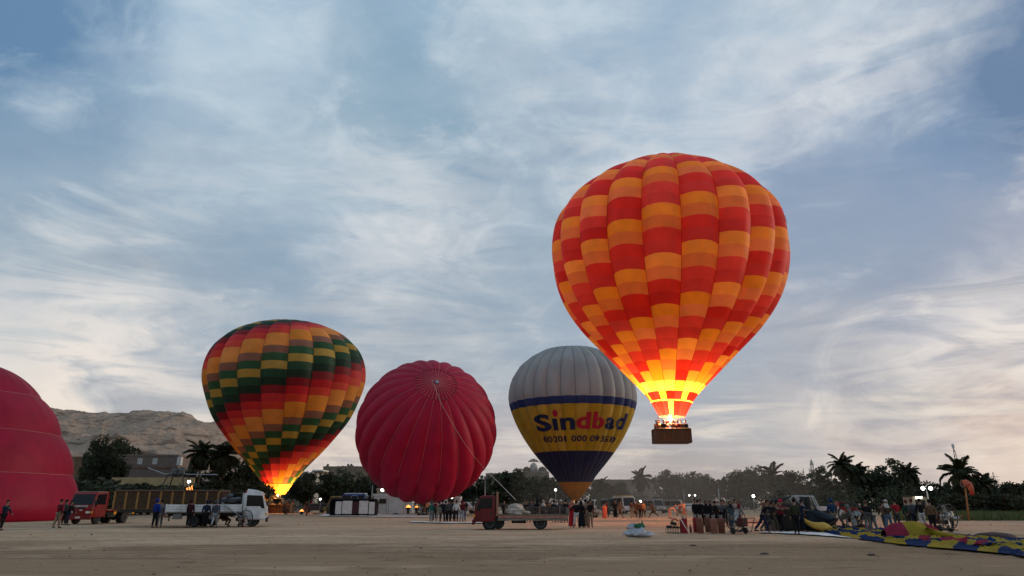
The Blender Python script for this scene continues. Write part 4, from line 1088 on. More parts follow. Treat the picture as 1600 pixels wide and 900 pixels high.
# --- the crimson balloon filling at the left edge
def left_balloon():
    Y = 66.0; c = at(-30, 812, Y); base = Vector((c.x, Y, 0))
    t = thing('hot_air_balloon', 'big slack crimson balloon filling at the left edge, pale seams across it', 'hot air balloon', base)
    prof = [(14.5, 0), (14.3, 2.3), (13.5, 4.1), (12.0, 6.0), (10.12, 7.5), (8.25, 8.55), (5.75, 9.75), (3.88, 10.35), (2.0, 10.95), (1.0, 11.15), (0, 11.0)]
    env = solid((-53, 66, 14.5), (-53, 66, 0), prof, 16, .1, 0.0, base, 1.1); lines = [14.5, 11.5, 7.9, 4.15, 0]
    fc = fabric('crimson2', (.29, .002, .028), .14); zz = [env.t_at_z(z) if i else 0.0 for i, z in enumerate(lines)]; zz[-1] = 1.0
    old = env.P
    def P(ph, tt, off=0.0):
        p = old(ph, tt, off); i = max(k for k in range(4) if tt >= zz[k]-1e-9); f = (tt-zz[i])/(zz[i+1]-zz[i])
        n = Vector((cos(ph)*env.e1.x+sin(ph)*env.e2.x, cos(ph)*env.e1.y+sin(ph)*env.e2.y, .35)).normalized()
        d = (.26*(1-(2*f-1)**2)**.7-.10)*min(1, tt*9)
        w = .14*noise.noise((cos(ph)*2.1, sin(ph)*2.1, tt*4))+.06*noise.noise((cos(ph)*9, sin(ph)*9, tt*3))
        q = p+n*(d+w*min(1, tt*9)); q.z = max(.02, q.z); return q
    env.P = P
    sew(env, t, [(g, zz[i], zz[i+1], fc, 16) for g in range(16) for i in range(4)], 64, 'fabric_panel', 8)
    for i in (1, 2, 3):
        MB().tube([env.P(2*pi*k/96, zz[i], .03)-base for k in range(97)], .026, 4).build('seam_cord', material('seam_cord', (.40, .14, .15), .8), t)
left_balloon()
# ---------------------------------------------------------------- vehicles
def wheel(t, x, y, r, w, side, dual=False):
    """tyre with its rim as a child; side is +1 or -1 along local y"""
    mb = MB(); y0, y1 = (y-w/2, y+w/2)
    mb.lathe((x, 0, r), [(y0, r*.62), (y0, r*.90), (y0+w*.15, r), (y1-w*.15, r), (y1, r*.90), (y1, r*.62)], 22, 'y')
    for i in range(22):
        a = 2*pi*i/22
        mb.box((-.02, y0+w*.1, r-.012), (.02, y1-w*.1, r+.008), M=Matrix.Translation((x, 0, r)) @ Matrix.Rotation(a, 4, 'Y'))
    o = mb.build('wheel', M_RUBBER, t, 35)
    mb = MB(); yo = y1 if side > 0 else y0; s = 1 if side > 0 else -1
    mb.lathe((x, 0, r), [(yo-s*.09, r*.2), (yo-s*.07, r*.45), (yo-s*.015, r*.58), (yo+s*.006, r*.64), (yo-s*.03, r*.66)], 18, 'y')
    for i in range(6):
        a = 2*pi*i/6; mb.cyl((x+r*.3*cos(a), yo-s*.09, r+r*.3*sin(a)), (x+r*.3*cos(a), yo-s*.05, r+r*.3*sin(a)), r*.05, 6)
    mb.lathe((x, 0, r), [(yo-s*.09, r*.18), (yo-s*.02, r*.15), (yo-s*.02, .005)], 10, 'y')
    mb.build('rim', M_CHROME, o, 35)
def plate(pts, nrm, th):
    n = Vector(nrm).normalized()*th; k = len(pts); V = [Vector(p) for p in pts]+[Vector(p)+n for p in pts]
    return V, [tuple(range(k)), tuple(range(2*k-1, k-1, -1))]+[(i, i+k, (i+1) % k+k, (i+1) % k) for i in range(k)]
def cab(t, x0, W, m, H, zf=.42, Lc=1.62, trim=M_DARKMETAL, bumper=None):
    """forward-control cab: x0 its rear wall, front towards +x"""
    zw = zf+(H-zf)*.47; zt = H-.12; hw = W/2; xf = x0+Lc
    poly = [(x0, zf), (x0+.25, zf-.02), (xf-.06, zf-.02), (xf, zf+.1), (xf+.015, zw-.25), (xf-.04, zw), (xf-.36, zt), (xf-.52, H), (x0+.12, H), (x0, H-.06)]
    c = MB().prism(poly, -hw, hw, .045).build('cab', m, t, 40)
    sl = Vector((zt-zw, 0, .32)).normalized()
    mb = MB(); V, F = plate([(xf-.055, -hw+.12, zw+.05), (xf-.055, hw-.12, zw+.05), (xf-.345, hw-.17, zt-.04), (xf-.345, -hw+.17, zt-.04)], sl, .014); mb.mesh([v+sl*.004 for v in V], F)
    wsn = mb.build('windscreen', M_GLASS, t)
    mb = MB()
    for s in (-1, 1): mb.cyl((xf-.045, s*.3-.15, zw+.07), (xf-.15, s*.3+.22, zw+.33), .012, 5)
    mb.build('wiper_arm', M_DARKMETAL, wsn).name = 'wipers'
    for s in (-1, 1):
        y0, y1 = sorted((s*(hw-.004), s*(hw+.012)))
        d = MB().prism([(x0+.12, zf+.06), (xf-.52, zf+.06), (xf-.40, zf+.35), (xf-.12, zw-.12), (xf-.12, zw), (x0+.12, zw)], y0, y1, .004).build('door', m, t)
        hy0, hy1 = sorted((s*(hw+.012), s*(hw+.04))); MB().box((x0+.2, hy0, zw-.26), (x0+.38, hy1, zw-.2), .01).build('handle', trim, d)
        y2, y3 = sorted((s*(hw-.006), s*(hw+.016)))
        MB().prism([(x0+.2, zw+.05), (xf-.50, zw+.05), (xf-.36, zw-.10), (xf-.20, zw-.10), (xf-.21, zw+.05), (xf-.40, zt-.05), (x0+.2, zt-.02)], y2, y3).build('side_window', M_GLASS, t)
        mb = MB(); mb.cyl((xf-.1, s*hw, zw+.32), (xf+.02, s*(hw+.19), zw+.36), .014, 6); mb.box((xf-.0, s*(hw+.19)-.09, zw+.02), (xf+.05, s*(hw+.19)+.09, zw+.38), .02); mb.build('wing_mirror', M_DARKMETAL, t)
        MB().box((xf+.012, s*(hw-.32)-.17, zf+.27), (xf+.045, s*(hw-.32)+.17, zf+.43), .012).build('headlight', M_LENS, t)
        MB().box((xf-.09, min(s*(hw-.12), s*(hw+.02)), zf+.27), (xf+.03, max(s*(hw-.12), s*(hw+.02)), zf+.43), .012).build('indicator', M_AMBER, t)
        mb = MB(); yy = s*(hw-.13)
        mb.box((x0+.02, min(yy, s*(hw+.03)), zf-.02), (x0+.3, max(yy, s*(hw+.03)), zf+.04), .01); mb.build('step_plate', trim, t)
    MB().box((xf+.017, -.42, zw-.24), (xf+.03, .42, zw-.12), .006).build('grille', trim, t)
    b = MB().box((xf-.05, -hw-.01, zf-.18), (xf+.10, hw+.01, zf+.12), .03).build('bumper', bumper or m, t)
    MB().box((xf+.101, -.2, zf-.08), (xf+.112, .2, zf+.04)).build('number_plate', M_WHITEPLASTIC, b)
    return zw, zt, xf
def chassis(t, x0, x1, z, rear_x):
    mb = MB()
    for s in (-1, 1): mb.box((x0, s*.38-.05, z-.16), (x1, s*.38+.05, z))
    for i in range(5): x = x0+.3+(x1-x0-.6)*i/4; mb.box((x-.04, -.33, z-.12), (x+.04, .33, z-.03))
    mb.cyl((rear_x, -.7, .4), (rear_x, .7, .4), .08, 8); mb.ball((rear_x, 0, .4), .2, 10, 8)
    mb.build('chassis', M_DARKMETAL, t)
    mb = MB(); mb.box((rear_x+.95, -.95, z-.42), (rear_x+1.65, -.5, z-.05), .06); mb.build('fuel_tank', material('tank_grey', (.16, .15, .14), .6), t)
    MB().cyl((rear_x+.9, .62, z-.28), (rear_x+1.8, .62, z-.28), .14, 12).build('air_tank', M_DARKMETAL, t)
def slat_side(t, x0, x1, y, z0, z1, m, n, name='side_board', th=.045):
    for i in range(n):
        a = z0+(z1-z0)*i/n; b = z0+(z1-z0)*(i+1)/n-.012
        MB().box((x0, y-th/2, a), (x1, y+th/2, b), .012).build(name, m, t)

# white dropside truck, side on, nose to the right
P_WHITE = paint('white', (.66, .66, .67), .4, .12)
def white_truck():
    g = ground(337, 823.5)
    t = thing('flatbed_truck', 'white dropside truck seen side on with a black frame on its bed', 'truck', (g.x-.3, g.y+.9, 0), radians(17))
    cab(t, 1.62, 1.9, P_WHITE, 2.22, .48, 1.6, bumper=M_DARKMETAL)
    chassis(t, -3.1, 1.6, .88, -1.45)
    for s in (-1, 1):
        wheel(t, 2.35, s*.78, .38, .22, s); wheel(t, -1.45, s*.80, .38, .24, s); wheel(t, -1.45, s*.52, .38, .24, -s)
        MB().box((-2.05, s*.8-.16, .80), (-.85, s*.8+.16, .83)).build('mud_guard', M_DARKMETAL, t)
    MB().box((-3.2, -.98, .90), (1.52, .98, .99), .015).build('bed_floor', material('bed_steel', (.2, .19, .18), .7), t)
    for y in (-1.0, 1.0):
        slat_side(t, -3.22, 1.54, y, .99, 1.47, P_WHITE, 3)
        for x in (-3.2, -1.6, 0, 1.5): MB().box((x-.035, y-.045, .93), (x+.035, y+.045, 1.49), .008).build('stake', P_WHITE, t)
    slat_side_x = MB().box((-3.27, -.95, .99), (-3.225, .95, 1.46), .01).build('tailgate', P_WHITE, t)
    for s in (-1, 1): MB().box((-3.3, s*.8-.14, .66), (-3.24, s*.8+.14, .80), .01).build('tail_light', M_REDLENS, t)
    mb = MB(); mb.box((-3.22, -.95, .62), (-3.15, .95, .70)); mb.box((-3.0, -.93, .40), (-2.97, -.5, .86)); mb.build('under_bar', M_DARKMETAL, t)
    MB().box((-2.75, -.96, .52), (-2.2, -.55, .86), .03).build('tool_box', material('tank_grey', (.2, .19, .17), .6), t)
    mb = MB()
    for y in (-.85, 0, .85): mb.cyl((1.55, y, .98), (1.55, y, 2.2), .03, 8)
    for z in (1.6, 2.2): mb.cyl((1.55, -.85, z), (1.55, .85, z), .03, 8)
    mb.build('headache_rack', P_WHITE, t)
    MB().prism([(1.75, 2.22), (2.65, 2.22), (2.95, 2.1), (2.75, 2.32), (2.3, 2.44), (1.8, 2.5)], -.8, .8, .03).build('roof_deflector', P_WHITE, t, 40)
    MB().lathe((1.72, -.3, 2.22), [(0, .09), (.12, .09), (.17, .02)], 12).build('beacon', M_REDLENS, t)
    return t
WT = white_truck()
def frame_on_truck():
    w = WT.location; t = thing('burner_frame_crate', 'black tubular crate frame holding pale folded bags on the white truck bed', 'frame', (w.x+.74*cos(radians(17)), w.y+.74*sin(radians(17)), .995), radians(17))
    mb = MB(); L, W, H = 1.45, 1.3, 1.2
    for x in (-L/2, -.25, L/2):
        for y in (-W/2, W/2): mb.cyl((x, y, 0), (x, y, H), .035, 8)
    for z in (.05, .45, .8, H):
        for y in (-W/2, W/2): mb.cyl((-L/2, y, z), (L/2, y, z), .028, 8)
        for x in (-L/2, L/2): mb.cyl((x, -W/2, z), (x, W/2, z), .028, 8)
    mb.build('tube_frame', M_DARKMETAL, t)
    gm = material('bag_grey', (.14, .14, .15), .8, bump=.5)
    for i, (x, z, s) in enumerate([(-.42, .28, .3), (-.05, .25, .28), (.4, .3, .32), (-.38, .75, .3), (.1, .72, .3), (.45, .78, .26), (-.1, 1.05, .2)]):
        MB().ball((x, -.2+.3*(i % 2), z), s, 10, 7, (1.15, 1.2, .72)).build('folded_bag', gm, t, True)
    mb = MB(); mb.tube([(-.55, -.95, .60), (.3, -1.15, .02), (.95, -1.2, -.42)], .035, 6); mb.build('loading_ramp_bar', M_STEEL, t)
frame_on_truck()

# red flatbed in the middle, nose to the left
P_RED = paint('red', (.15, .008, .013), .45, .3)
def red_flatbed():
    g = ground(815, 827.5)
    t = thing('flatbed_truck', 'maroon flatbed truck facing left with a rusty headboard and dropped sides', 'truck', (g.x, g.y+.9, 0), pi)
    cab(t, 1.62, 1.85, P_RED, 2.02, .46, 1.34)
    chassis(t, -2.7, 1.6, .78, -1.18)
    for s in (-1, 1):
        wheel(t, 1.95, s*.76, .40, .22, s); wheel(t, -1.18, s*.80, .41, .24, s); wheel(t, -1.18, s*.52, .41, .24, -s)
        MB().lathe((1.95, 0, .40), [(min(s*.70, s*.94), .44), (max(s*.70, s*.94), .44), (max(s*.70, s*.94), .47), (min(s*.70, s*.94), .47)], 24, 'y').build('wheel_arch', M_DARKMETAL, t)
    o = MB().lathe((1.45, 0, .42), [(.62, .2), (.62, .36), (.65, .4), (.8, .4), (.83, .36), (.83, .2)], 20, 'y').build('spare_wheel', M_RUBBER, t, 35)
    MB().box((-2.85, -.98, .80), (1.5, .98, .88), .012).build('bed_floor', material('bed_wood', (.16, .11, .08), .9, bump=.4, vec_scale=(1, 6, 1)), t)
    rust = material('rust_red', (.26, .075, .055), .8, var=.4, scale=3, col2=(.30, .20, .14))
    MB().box((1.52, -.95, .86), (1.58, .95, 2.16), .01).build('headboard', rust, t)
    mb = MB()
    for y in (-.97, 0, .97): mb.box((1.47, y-.04, .86), (1.519, y+.04, 2.2), .008)
    mb.box((1.46, -1.0, 2.16), (1.60, 1.0, 2.22), .01); mb.build('headboard_frame', rust, t)
    wood = material('worn_board', (.24, .20, .165), .85, var=.4, scale=2, vec_scale=(.6, 1, 8))
    for i in range(2): MB().box((-2.85, .99, .52+.15*i), (1.46, 1.03, .665+.15*i), .01).build('dropped_side', wood if i == 0 else rust, t)
    slat_side(t, -2.9, .9, -.99, .88, 1.34, material('dark_board', (.10, .075, .06), .8, var=.4), 3, 'far_side_board')
    for x in (-2.5, -1.2, .1): MB().box((x-.03, -1.02, .84), (x+.03, -.94, 1.38), .006).build('stake', rust, t)
    MB().box((-2.95, -.95, .9), (-2.88, .95, 1.30), .01).build('tailgate', wood, t)
    for s in (-1, 1): MB().box((-2.62, s*.8-.12, .62), (-2.56, s*.8+.12, .74), .01).build('tail_light', M_REDLENS, t)
    return t
RT = red_flatbed()
def bundle():
    p = at(805, 804, RT.location.y); rr = random.Random(9)
    t = thing('fabric_bundle', 'heaped cream and brown striped cloth bundle on the maroon flatbed', 'bundle', (p.x, RT.location.y, .88))
    m = material('striped_cloth', (.50, .45, .38), .9, var=.2, scale=2.2, vec_scale=(1, 1, 3), col2=(.13, .09, .07), bump=.4)
    rg = []
    for i in range(14):
        f = i/13; r = sqrt(max(0.0005, 1-(f*1.0)**2.2))
        rg.append([Vector((.62*r*(1+.22*noise.noise((cos(a)*2, sin(a)*2, f*3)))*cos(a), .7*r*(1+.2*noise.noise((cos(a)*2+5, sin(a)*2, f*3)))*sin(a), f*.66+.07*noise.noise((cos(a)*3*r, sin(a)*3*r, 2)))) for a in [2*pi*k/26 for k in range(26)]])
    MB().rings(rg).build('folded_cloth', m, t, True)
    for x, y, z, s in [(-.4, -.35, .16, .22), (.35, -.4, .2, .24), (.0, -.35, .45, .2), (.75, -.2, .1, .16)]:
        MB().ball((x, y, z), s, 12, 8, (1.3, .8, .7)).build('fold', m, t, True)
bundle()

# red cab-over on the left, turned towards the viewer
P_RED2 = paint('signal_red', (.23, .010, .011), .4, .3)
def red_truck():
    yaw = radians(-96); g = ground(129, 819); d = Vector((cos(yaw), sin(yaw), 0)); b = g-d*1.75+Vector((0, .3, 0))
    t = thing('cab_truck', 'red cab over truck turned towards the viewer beside the crimson balloon', 'truck', (b.x, b.y, 0), yaw)
    zw, zt, xf = cab(t, 1.0, 2.05, P_RED2, 2.36, .52, 1.6)
    MB().box((.98, -.98, 2.362), (2.1, .98, 2.40), .015).build('roof_skin', material('dusty_roof', (.45, .36, .31), .8), t)
    # maker's lettering and a light emblem on the front panel
    cu = bpy.data.curves.new('badge', 'FONT'); cu.body = 'CHEVROLET'; cu.size = .2; cu.align_x = 'CENTER'; cu.extrude = .004; cu.offset = .004
    o = bpy.data.objects.new('tmp', cu); COL.objects.link(o); me = bpy.data.meshes.new_from_object(o.evaluated_get(bpy.context.evaluated_depsgraph_get())); bpy.data.objects.remove(o)
    me.materials.clear(); me.materials.append(M_WHITEPLASTIC); link('front_lettering', me, t, (xf+.02, .1, zw-.14), (pi/2, 0, pi/2))
    MB().box((xf+.016, -.0, zw-.40), (xf+.03, .24, zw-.32), .01).build('emblem', M_WHITEPLASTIC, t)
    chassis(t, -3.2, .98, .86, -1.5)
    for s in (-1, 1):
        wheel(t, 1.75, s*.82, .42, .24, s); wheel(t, -1.5, s*.84, .43, .25, s); wheel(t, -1.5, s*.55, .43, .25, -s)
        MB().box((-2.15, s*.84-.17, .90), (-.85, s*.84+.17, .93)).build('mud_guard', M_DARKMETAL, t)
    MB().box((-3.3, -1.02, .95), (.9, 1.02, 1.05), .015).build('bed_floor', P_RED2, t)
    for s in (-1, 1):
        MB().box((.86, s*.97-.04, .97), (.94, s*.97+.04, 2.42), .01).build('corner_stake', P_RED2, t)
        for x in (-.1, -2.4): MB().box((x-.16, s*1.04-.012, .70), (x+.16, s*1.04+.012, .90), .005).build('yellow_reflector', M_AMBER, t)
    MB().box((.84, -.93, 2.2), (.93, .93, 2.3), .01).build('head_bar', P_RED2, t)
    MB().box((.845, -.93, 1.05), (.925, .93, 1.75), .01).build('headboard', P_RED2, t)
    return t
red_truck()
def long_basket():
    a = at(176, 797, 50.0); b = at(339, 797, 50.0); L = b.x-a.x; z0 = a.z; H = at(176, 767.5, 50).z-z0
    t = thing('trailer', 'low dark trailer mostly hidden behind the white truck under the long basket', 'trailer', ((a.x+b.x)/2, 50.9, 0))
    MB().box((-L/2+.3, -.9, z0-.16), (L/2-.1, .9, z0-.012), .02).build('deck', M_DARKMETAL, t)
    for s in (-1, 1):
        for x in (2.0, 2.75): wheel(t, x, s*.8, .36, .2, s)
    MB().box((1.6, -.7, .36), (3.1, .7, z0-.162)).build('axle_frame', M_DARKMETAL, t)
    t2 = thing('balloon_basket', 'long brown wicker balloon basket with tan corner posts behind the white truck', 'basket', ((a.x+b.x)/2, 50.9, z0))
    basket_parts(t2, L, 1.8, H, 9, True, post_m=material('tan_post', (.30, .15, .045), .6), wick=material('wicker_brown', (.13, .072, .038), .85, var=.35, scale=3, bump=.8, vec_scale=(4, 4, 30)))
    burner_frame(t2, 1.7, 1.3, H, at(176, 741, 50).z-z0, x0=.15, cans=2, metal=M_DARKMETAL, canm=M_DARKMETAL)
    MB().tube([(-2.1, 0, at(0, 730, 50).z-z0), (-.85, 0, at(0, 740, 50).z-z0), (3.0, 0, at(0, 741, 50).z-z0)], .045, 6).build('strut', M_STEEL, t2)
long_basket()

def van(name, label, px, ybase, w_m, h_m, body, Y=None, yaw=0.0, stripe=None, long=4.6, cat='van', group=None, roofm=None, beacon=False):
    g = ground(px, ybase) if Y is None else at(px, 790, Y); g.z = 0
    t = thing(name, label, cat, g, yaw, group); L, W, H = long, w_m, h_m
    poly = [(-L/2, .35), (L/2-.08, .35), (L/2, .5), (L/2-.02, .85), (L/2-.55, 1.05), (L/2-1.05, H-.08), (L/2-1.3, H), (-L/2+.15, H), (-L/2, H-.2)]
    MB().prism(poly, -W/2, W/2, .06).build('body', body, t, 40)
    n = Vector((H-.08-1.05, 0, .5)).normalized(); V, F = plate([(L/2-.58, -W/2+.12, 1.1), (L/2-.58, W/2-.12, 1.1), (L/2-1.02, W/2-.18, H-.14), (L/2-1.02, -W/2+.18, H-.14)], n, .02)
    mb = MB(); mb.mesh([v+n*.006 for v in V], F); mb.build('windscreen', M_GLASS, t)
    for s in (-1, 1):
        y0, y1 = sorted((s*(W/2-.01), s*(W/2+.014)))
        for k, (xa, xb) in enumerate(((-L/2+.25, -L/2+1.1), (-L/2+1.2, -L/2+2.05), (-L/2+2.15, L/2-1.1))):
            MB().prism([(xa, 1.1), (xb+(.3 if k == 2 else 0), 1.1), (xb, H-.2), (xa, H-.2)], y0, y1).build('side_window', M_GLASS, t)
        wheel(t, L/2-.85, s*(W/2-.12), .33, .2, s); wheel(t, -L/2+.9, s*(W/2-.12), .33, .2, s)
        MB().box((L/2-.05, s*(W/2-.28)-.14, .62), (L/2+.012, s*(W/2-.28)+.14, .78), .02).build('headlight', M_LENS, t)
        MB().box((-L/2-.012, s*(W/2-.12)-.06, .8), (-L/2+.03, s*(W/2-.12)+.06, 1.15), .01).build('tail_light', M_REDLENS, t)
        if stripe: MB().box((-L/2+.05, min(y0, y1)+.002, .72), (L/2-.3, max(y0, y1)-.002, .98)).build('side_stripe', stripe, t)
    MB().box((L/2-.02, -W/2+.05, .3), (L/2+.08, W/2-.05, .5), .03).build('bumper', M_DARKMETAL, t)
    mb = MB(); mb.box((-L/2-.014, -W/2+.2, 1.1), (-L/2+.01, W/2-.2, H-.35)); mb.build('rear_window', M_GLASS, t)
    if roofm: MB().box((-L/2+.15, -W/2+.03, H-.002), (L/2-1.3, W/2-.03, H+.14), .05).build('roof_panel', roofm, t)
    if beacon: MB().box((L/2-1.6, -.5, H+.001), (L/2-1.35, .5, H+.16), .03).build('light_bar', M_AMBER, t)
    return t
P_SILVER = paint('silver_grey', (.26, .25, .24)); P_YELLOW = paint('pale_yellow', (.62, .50, .12)); P_GREEN = paint('faded_green', (.06, .13, .10)); P_BLUE = paint('blue', (.04, .08, .24)); P_DARK = paint('charcoal', (.05, .05, .055)); P_BROWN = paint('ochre', (.28, .17, .05))
van('minibus', 'white minibus facing the viewer right of the lettered balloon tip', 922, 799, 1.75, 2.0, P_WHITE, 116, radians(-100))
van('ambulance', 'white ambulance with yellow roof and yellow stripe in the dust', 976, 799, 2.0, 2.4, P_WHITE, 106, radians(-78), P_YELLOW, 5.2, 'ambulance', roofm=P_YELLOW, beacon=True)
van('minibus', 'pale grey minibus in the dust left of the bending orange lit person', 1021, 799, 1.8, 2.05, P_SILVER, 112, radians(-70))
van('minibus', 'pale minibus half hidden behind the dust and the dark row of people', 1052, 799, 1.8, 2.0, P_SILVER, 116, radians(-25))
van('hatchback', 'white car parked low behind the orange lit workers', 1078, 799, 1.7, 1.42, P_WHITE, 108, radians(185), None, 4.0, 'car')
van('hatchback', 'dark car between the green balloon and the tipped basket', 493, 797, 1.7, 1.42, P_DARK, 116, radians(200), None, 4.0, 'car')
van('box_van', 'blue and white box van showing its roof over the tipped white lined basket', 549, 800, 2.1, 2.75, P_BLUE, 105, radians(180), None, 4.4, 'van', roofm=P_WHITE)
van('box_van', 'ochre brown van just left of the blue and white one', 526, 800, 2.0, 2.5, P_BROWN, 108, radians(180), None, 3.6)
van('minibus', 'dark green open sided bus behind the red orange gas bottle', 955, 799, 2.0, 2.15, P_GREEN, 110, radians(-82), None, 5.2, 'bus')
def pickup(label, px, Y, body, cabm, yaw, s=1.0):
    p = at(px, 790, Y); t = thing('pickup_truck', label, 'pickup', (p.x, Y, 0), yaw); t.scale = (s, s, s)
    MB().prism([(.0, .4), (2.3, .4), (2.38, .6), (2.34, .92), (1.35, 1.02), (.95, 1.62), (.05, 1.66), (-.02, 1.0)], -.85, .85, .05).build('cab', cabm, t, 40)
    for y in (-.82, .82): MB().box((-2.3, y-.03, .55), (-.04, y+.03, 1.08), .01).build('bed_side', body, t)
    MB().box((-2.3, -.79, .5), (-.04, .79, .6)).build('bed_floor', body, t); MB().box((-2.36, -.8, .56), (-2.305, .8, 1.07), .01).build('tailgate', body, t)
    for s_ in (-1, 1):
        y0, y1 = sorted((s_*.845, s_*.864)); MB().prism([(.12, 1.05), (1.25, 1.05), (.92, 1.55), (.12, 1.58)], y0, y1).build('side_window', M_GLASS, t)
        wheel(t, 1.6, s_*.75, .34, .2, s_); wheel(t, -1.5, s_*.75, .34, .2, s_)
        MB().box((2.3, s_*.6-.14, .68), (2.39, s_*.6+.14, .84), .02).build('headlight', M_LENS, t)
    n = Vector((.6, 0, .4)).normalized(); V, F = plate([(1.32, -.72, 1.06), (1.32, .72, 1.06), (.98, .66, 1.57), (.98, -.66, 1.57)], n, .02); mb = MB(); mb.mesh([v+n*.012 for v in V], F); mb.build('windscreen', M_GLASS, t)
    MB().box((2.33, -.8, .36), (2.45, .8, .56), .03).build('bumper', M_DARKMETAL, t)
    return t
pickup('white pickup parked between the people and the maroon truck cab', 722, 106, P_WHITE, P_WHITE, radians(-10))
pickup('pickup with red cab and white load bed parked behind the hooded blue figure', 1307, 97, P_WHITE, P_RED2, radians(-6), 1.0)
pickup('dark pickup lost in the dusk behind the row of heads on the flatbed', 862, 112, P_DARK, P_DARK, radians(170))
def kiosk():
    Y = 88; p = at(1439, 790, Y); t = thing('kiosk', 'small pale kiosk under a lit tube lamp behind the standing people', 'kiosk', (p.x, Y, 0))
    w = 1.0; z = at(1444, 786, Y).z; zt = 2.3
    MB().box((-w, 0, 0), (w, 2, zt), .03).build('wall', material('kiosk_wall', (.34, .31, .24), .8), t)
    MB().box((-w-.15, -.35, zt+.002), (w+.15, 2.1, zt+.12), .02).build('roof', M_DARKMETAL, t)
    l = MB().box((-.55, -.30, zt-.22), (.15, -.12, zt-.04), .03).build('tube_lamp', M_FLOOD, t); MB().box((-.6, -.02, .9), (.6, .01, 1.9)).build('hatch', M_DARKWIN, t)
kiosk()

# ---------------------------------------------------------------- fans, baskets, gas, tarps, fabric
def fan_cart(r=.52):
    t = thing('inflation_fan', '', 'fan'); z = r+.16
    mb = MB()
    for y in (-.14, .14): mb.torus((0, y, z), r, .022, 'y', 26, 6)
    for i in range(8): a = 2*pi*i/8; mb.cyl((r*cos(a), -.14, z+r*sin(a)), (r*cos(a), .14, z+r*sin(a)), .014, 5)
    for k in (.35, .65):
        for y in (-.15,): mb.torus((0, y, z), r*k, .008, 'y', 20, 4)
    for i in range(12): a = 2*pi*i/12; mb.cyl((0, -.16, z), (r*cos(a), -.14, z+r*sin(a)), .007, 4)
    mb.build('guard', M_DARKMETAL, t)
    for i in range(4):
        a = 2*pi*i/4+.3; d = Vector((cos(a), 0, sin(a))); q = Vector((-sin(a), 0, cos(a))); V = []
        for f, w, tw in ((.12, .06, .05), (.5, .11, .04), (.95, .09, .02)):
            c = Vector((0, 0, z))+d*r*f; V += [c-q*w+Vector((0, -tw, 0)), c+q*w+Vector((0, tw, 0))]
        Vb = [v+Vector((0, .012, 0)) for v in V]; mb = MB()
        mb.mesh(V+Vb, [(0, 1, 3, 2), (2, 3, 5, 4), (6, 8, 9, 7), (8, 10, 11, 9), (0, 2, 8, 6), (2, 4, 10, 8), (1, 7, 9, 3), (3, 9, 11, 5), (0, 6, 7, 1), (4, 5, 11, 10)]); mb.build('blade', M_STEEL, t)
    MB().cyl((0, -.1, z), (0, .3, z), .07, 12).build('hub', M_WHITEPLASTIC, t)
    mb = MB(); mb.box((-.2, .28, z-.32), (.2, .66, z+.08), .04); mb.cyl((.0, .34, z+.08), (.0, .34, z+.2), .06, 8); mb.build('engine', material('engine_red', (.07, .012, .012), .6), t)
    mb = MB()
    for s in (-1, 1): mb.tube([(s*.3, -.2, .1), (s*.3, .7, .12), (s*.3, 1.0, .75)], .02, 6); mb.cyl((s*.3, .0, .1), (s*r*.8, .0, z-.35*r), .018, 6)
    mb.cyl((-.3, 1.0, .75), (.3, 1.0, .75), .02, 6); mb.cyl((-.42, .2, .15), (.42, .2, .15), .02, 6); mb.build('cart_frame', M_DARKMETAL, t)
    for s in (-1, 1):
        o = MB().lathe((0, 0, .15), [(s*.40-.04, .09), (s*.40-.04, .15), (s*.40+.04, .15), (s*.40+.04, .09)], 14, 'x').build('wheel', M_RUBBER, t, 35)
        o.location.y = .2
    return t
FAN = fan_cart(); g = ground(391, 823.5); FAN.location = (g.x-.3, g.y-.3, 0); FAN.rotation_euler.z = radians(28); FAN['label'] = 'small inflation fan with cart frame in front of the white truck cab'; FAN.scale = (.9,)*3; FAN['group'] = 'inflation fans on carts'
for px, fy, yaw, s, l in [(528, 804.5, 20, 1.25, 'inflation fan leaning against the tipped white lined basket'), (656, 806, -40, 1.2, 'inflation fan under the ribbed crimson balloon left of the standing group'), (932, 809, 60, .95, 'little fan cart beside the red orange gas bottle'),
                       (1151, 834, 205, 1.08, 'big inflation fan on a steel cart right of the padded gas cylinders'), (1333, 829, -30, 1.3, 'dark inflation fan with pale hub right of the dark tipped basket'), (1484, 832, 25, 1.25, 'dark inflation fan cart at right near the broad palm'), (462, 802, 15, .8, 'small fan near the brown basket of the banded balloon')]:
    copy_tree(FAN, ground(px, fy), radians(yaw), l, 'inflation fans on carts', s)

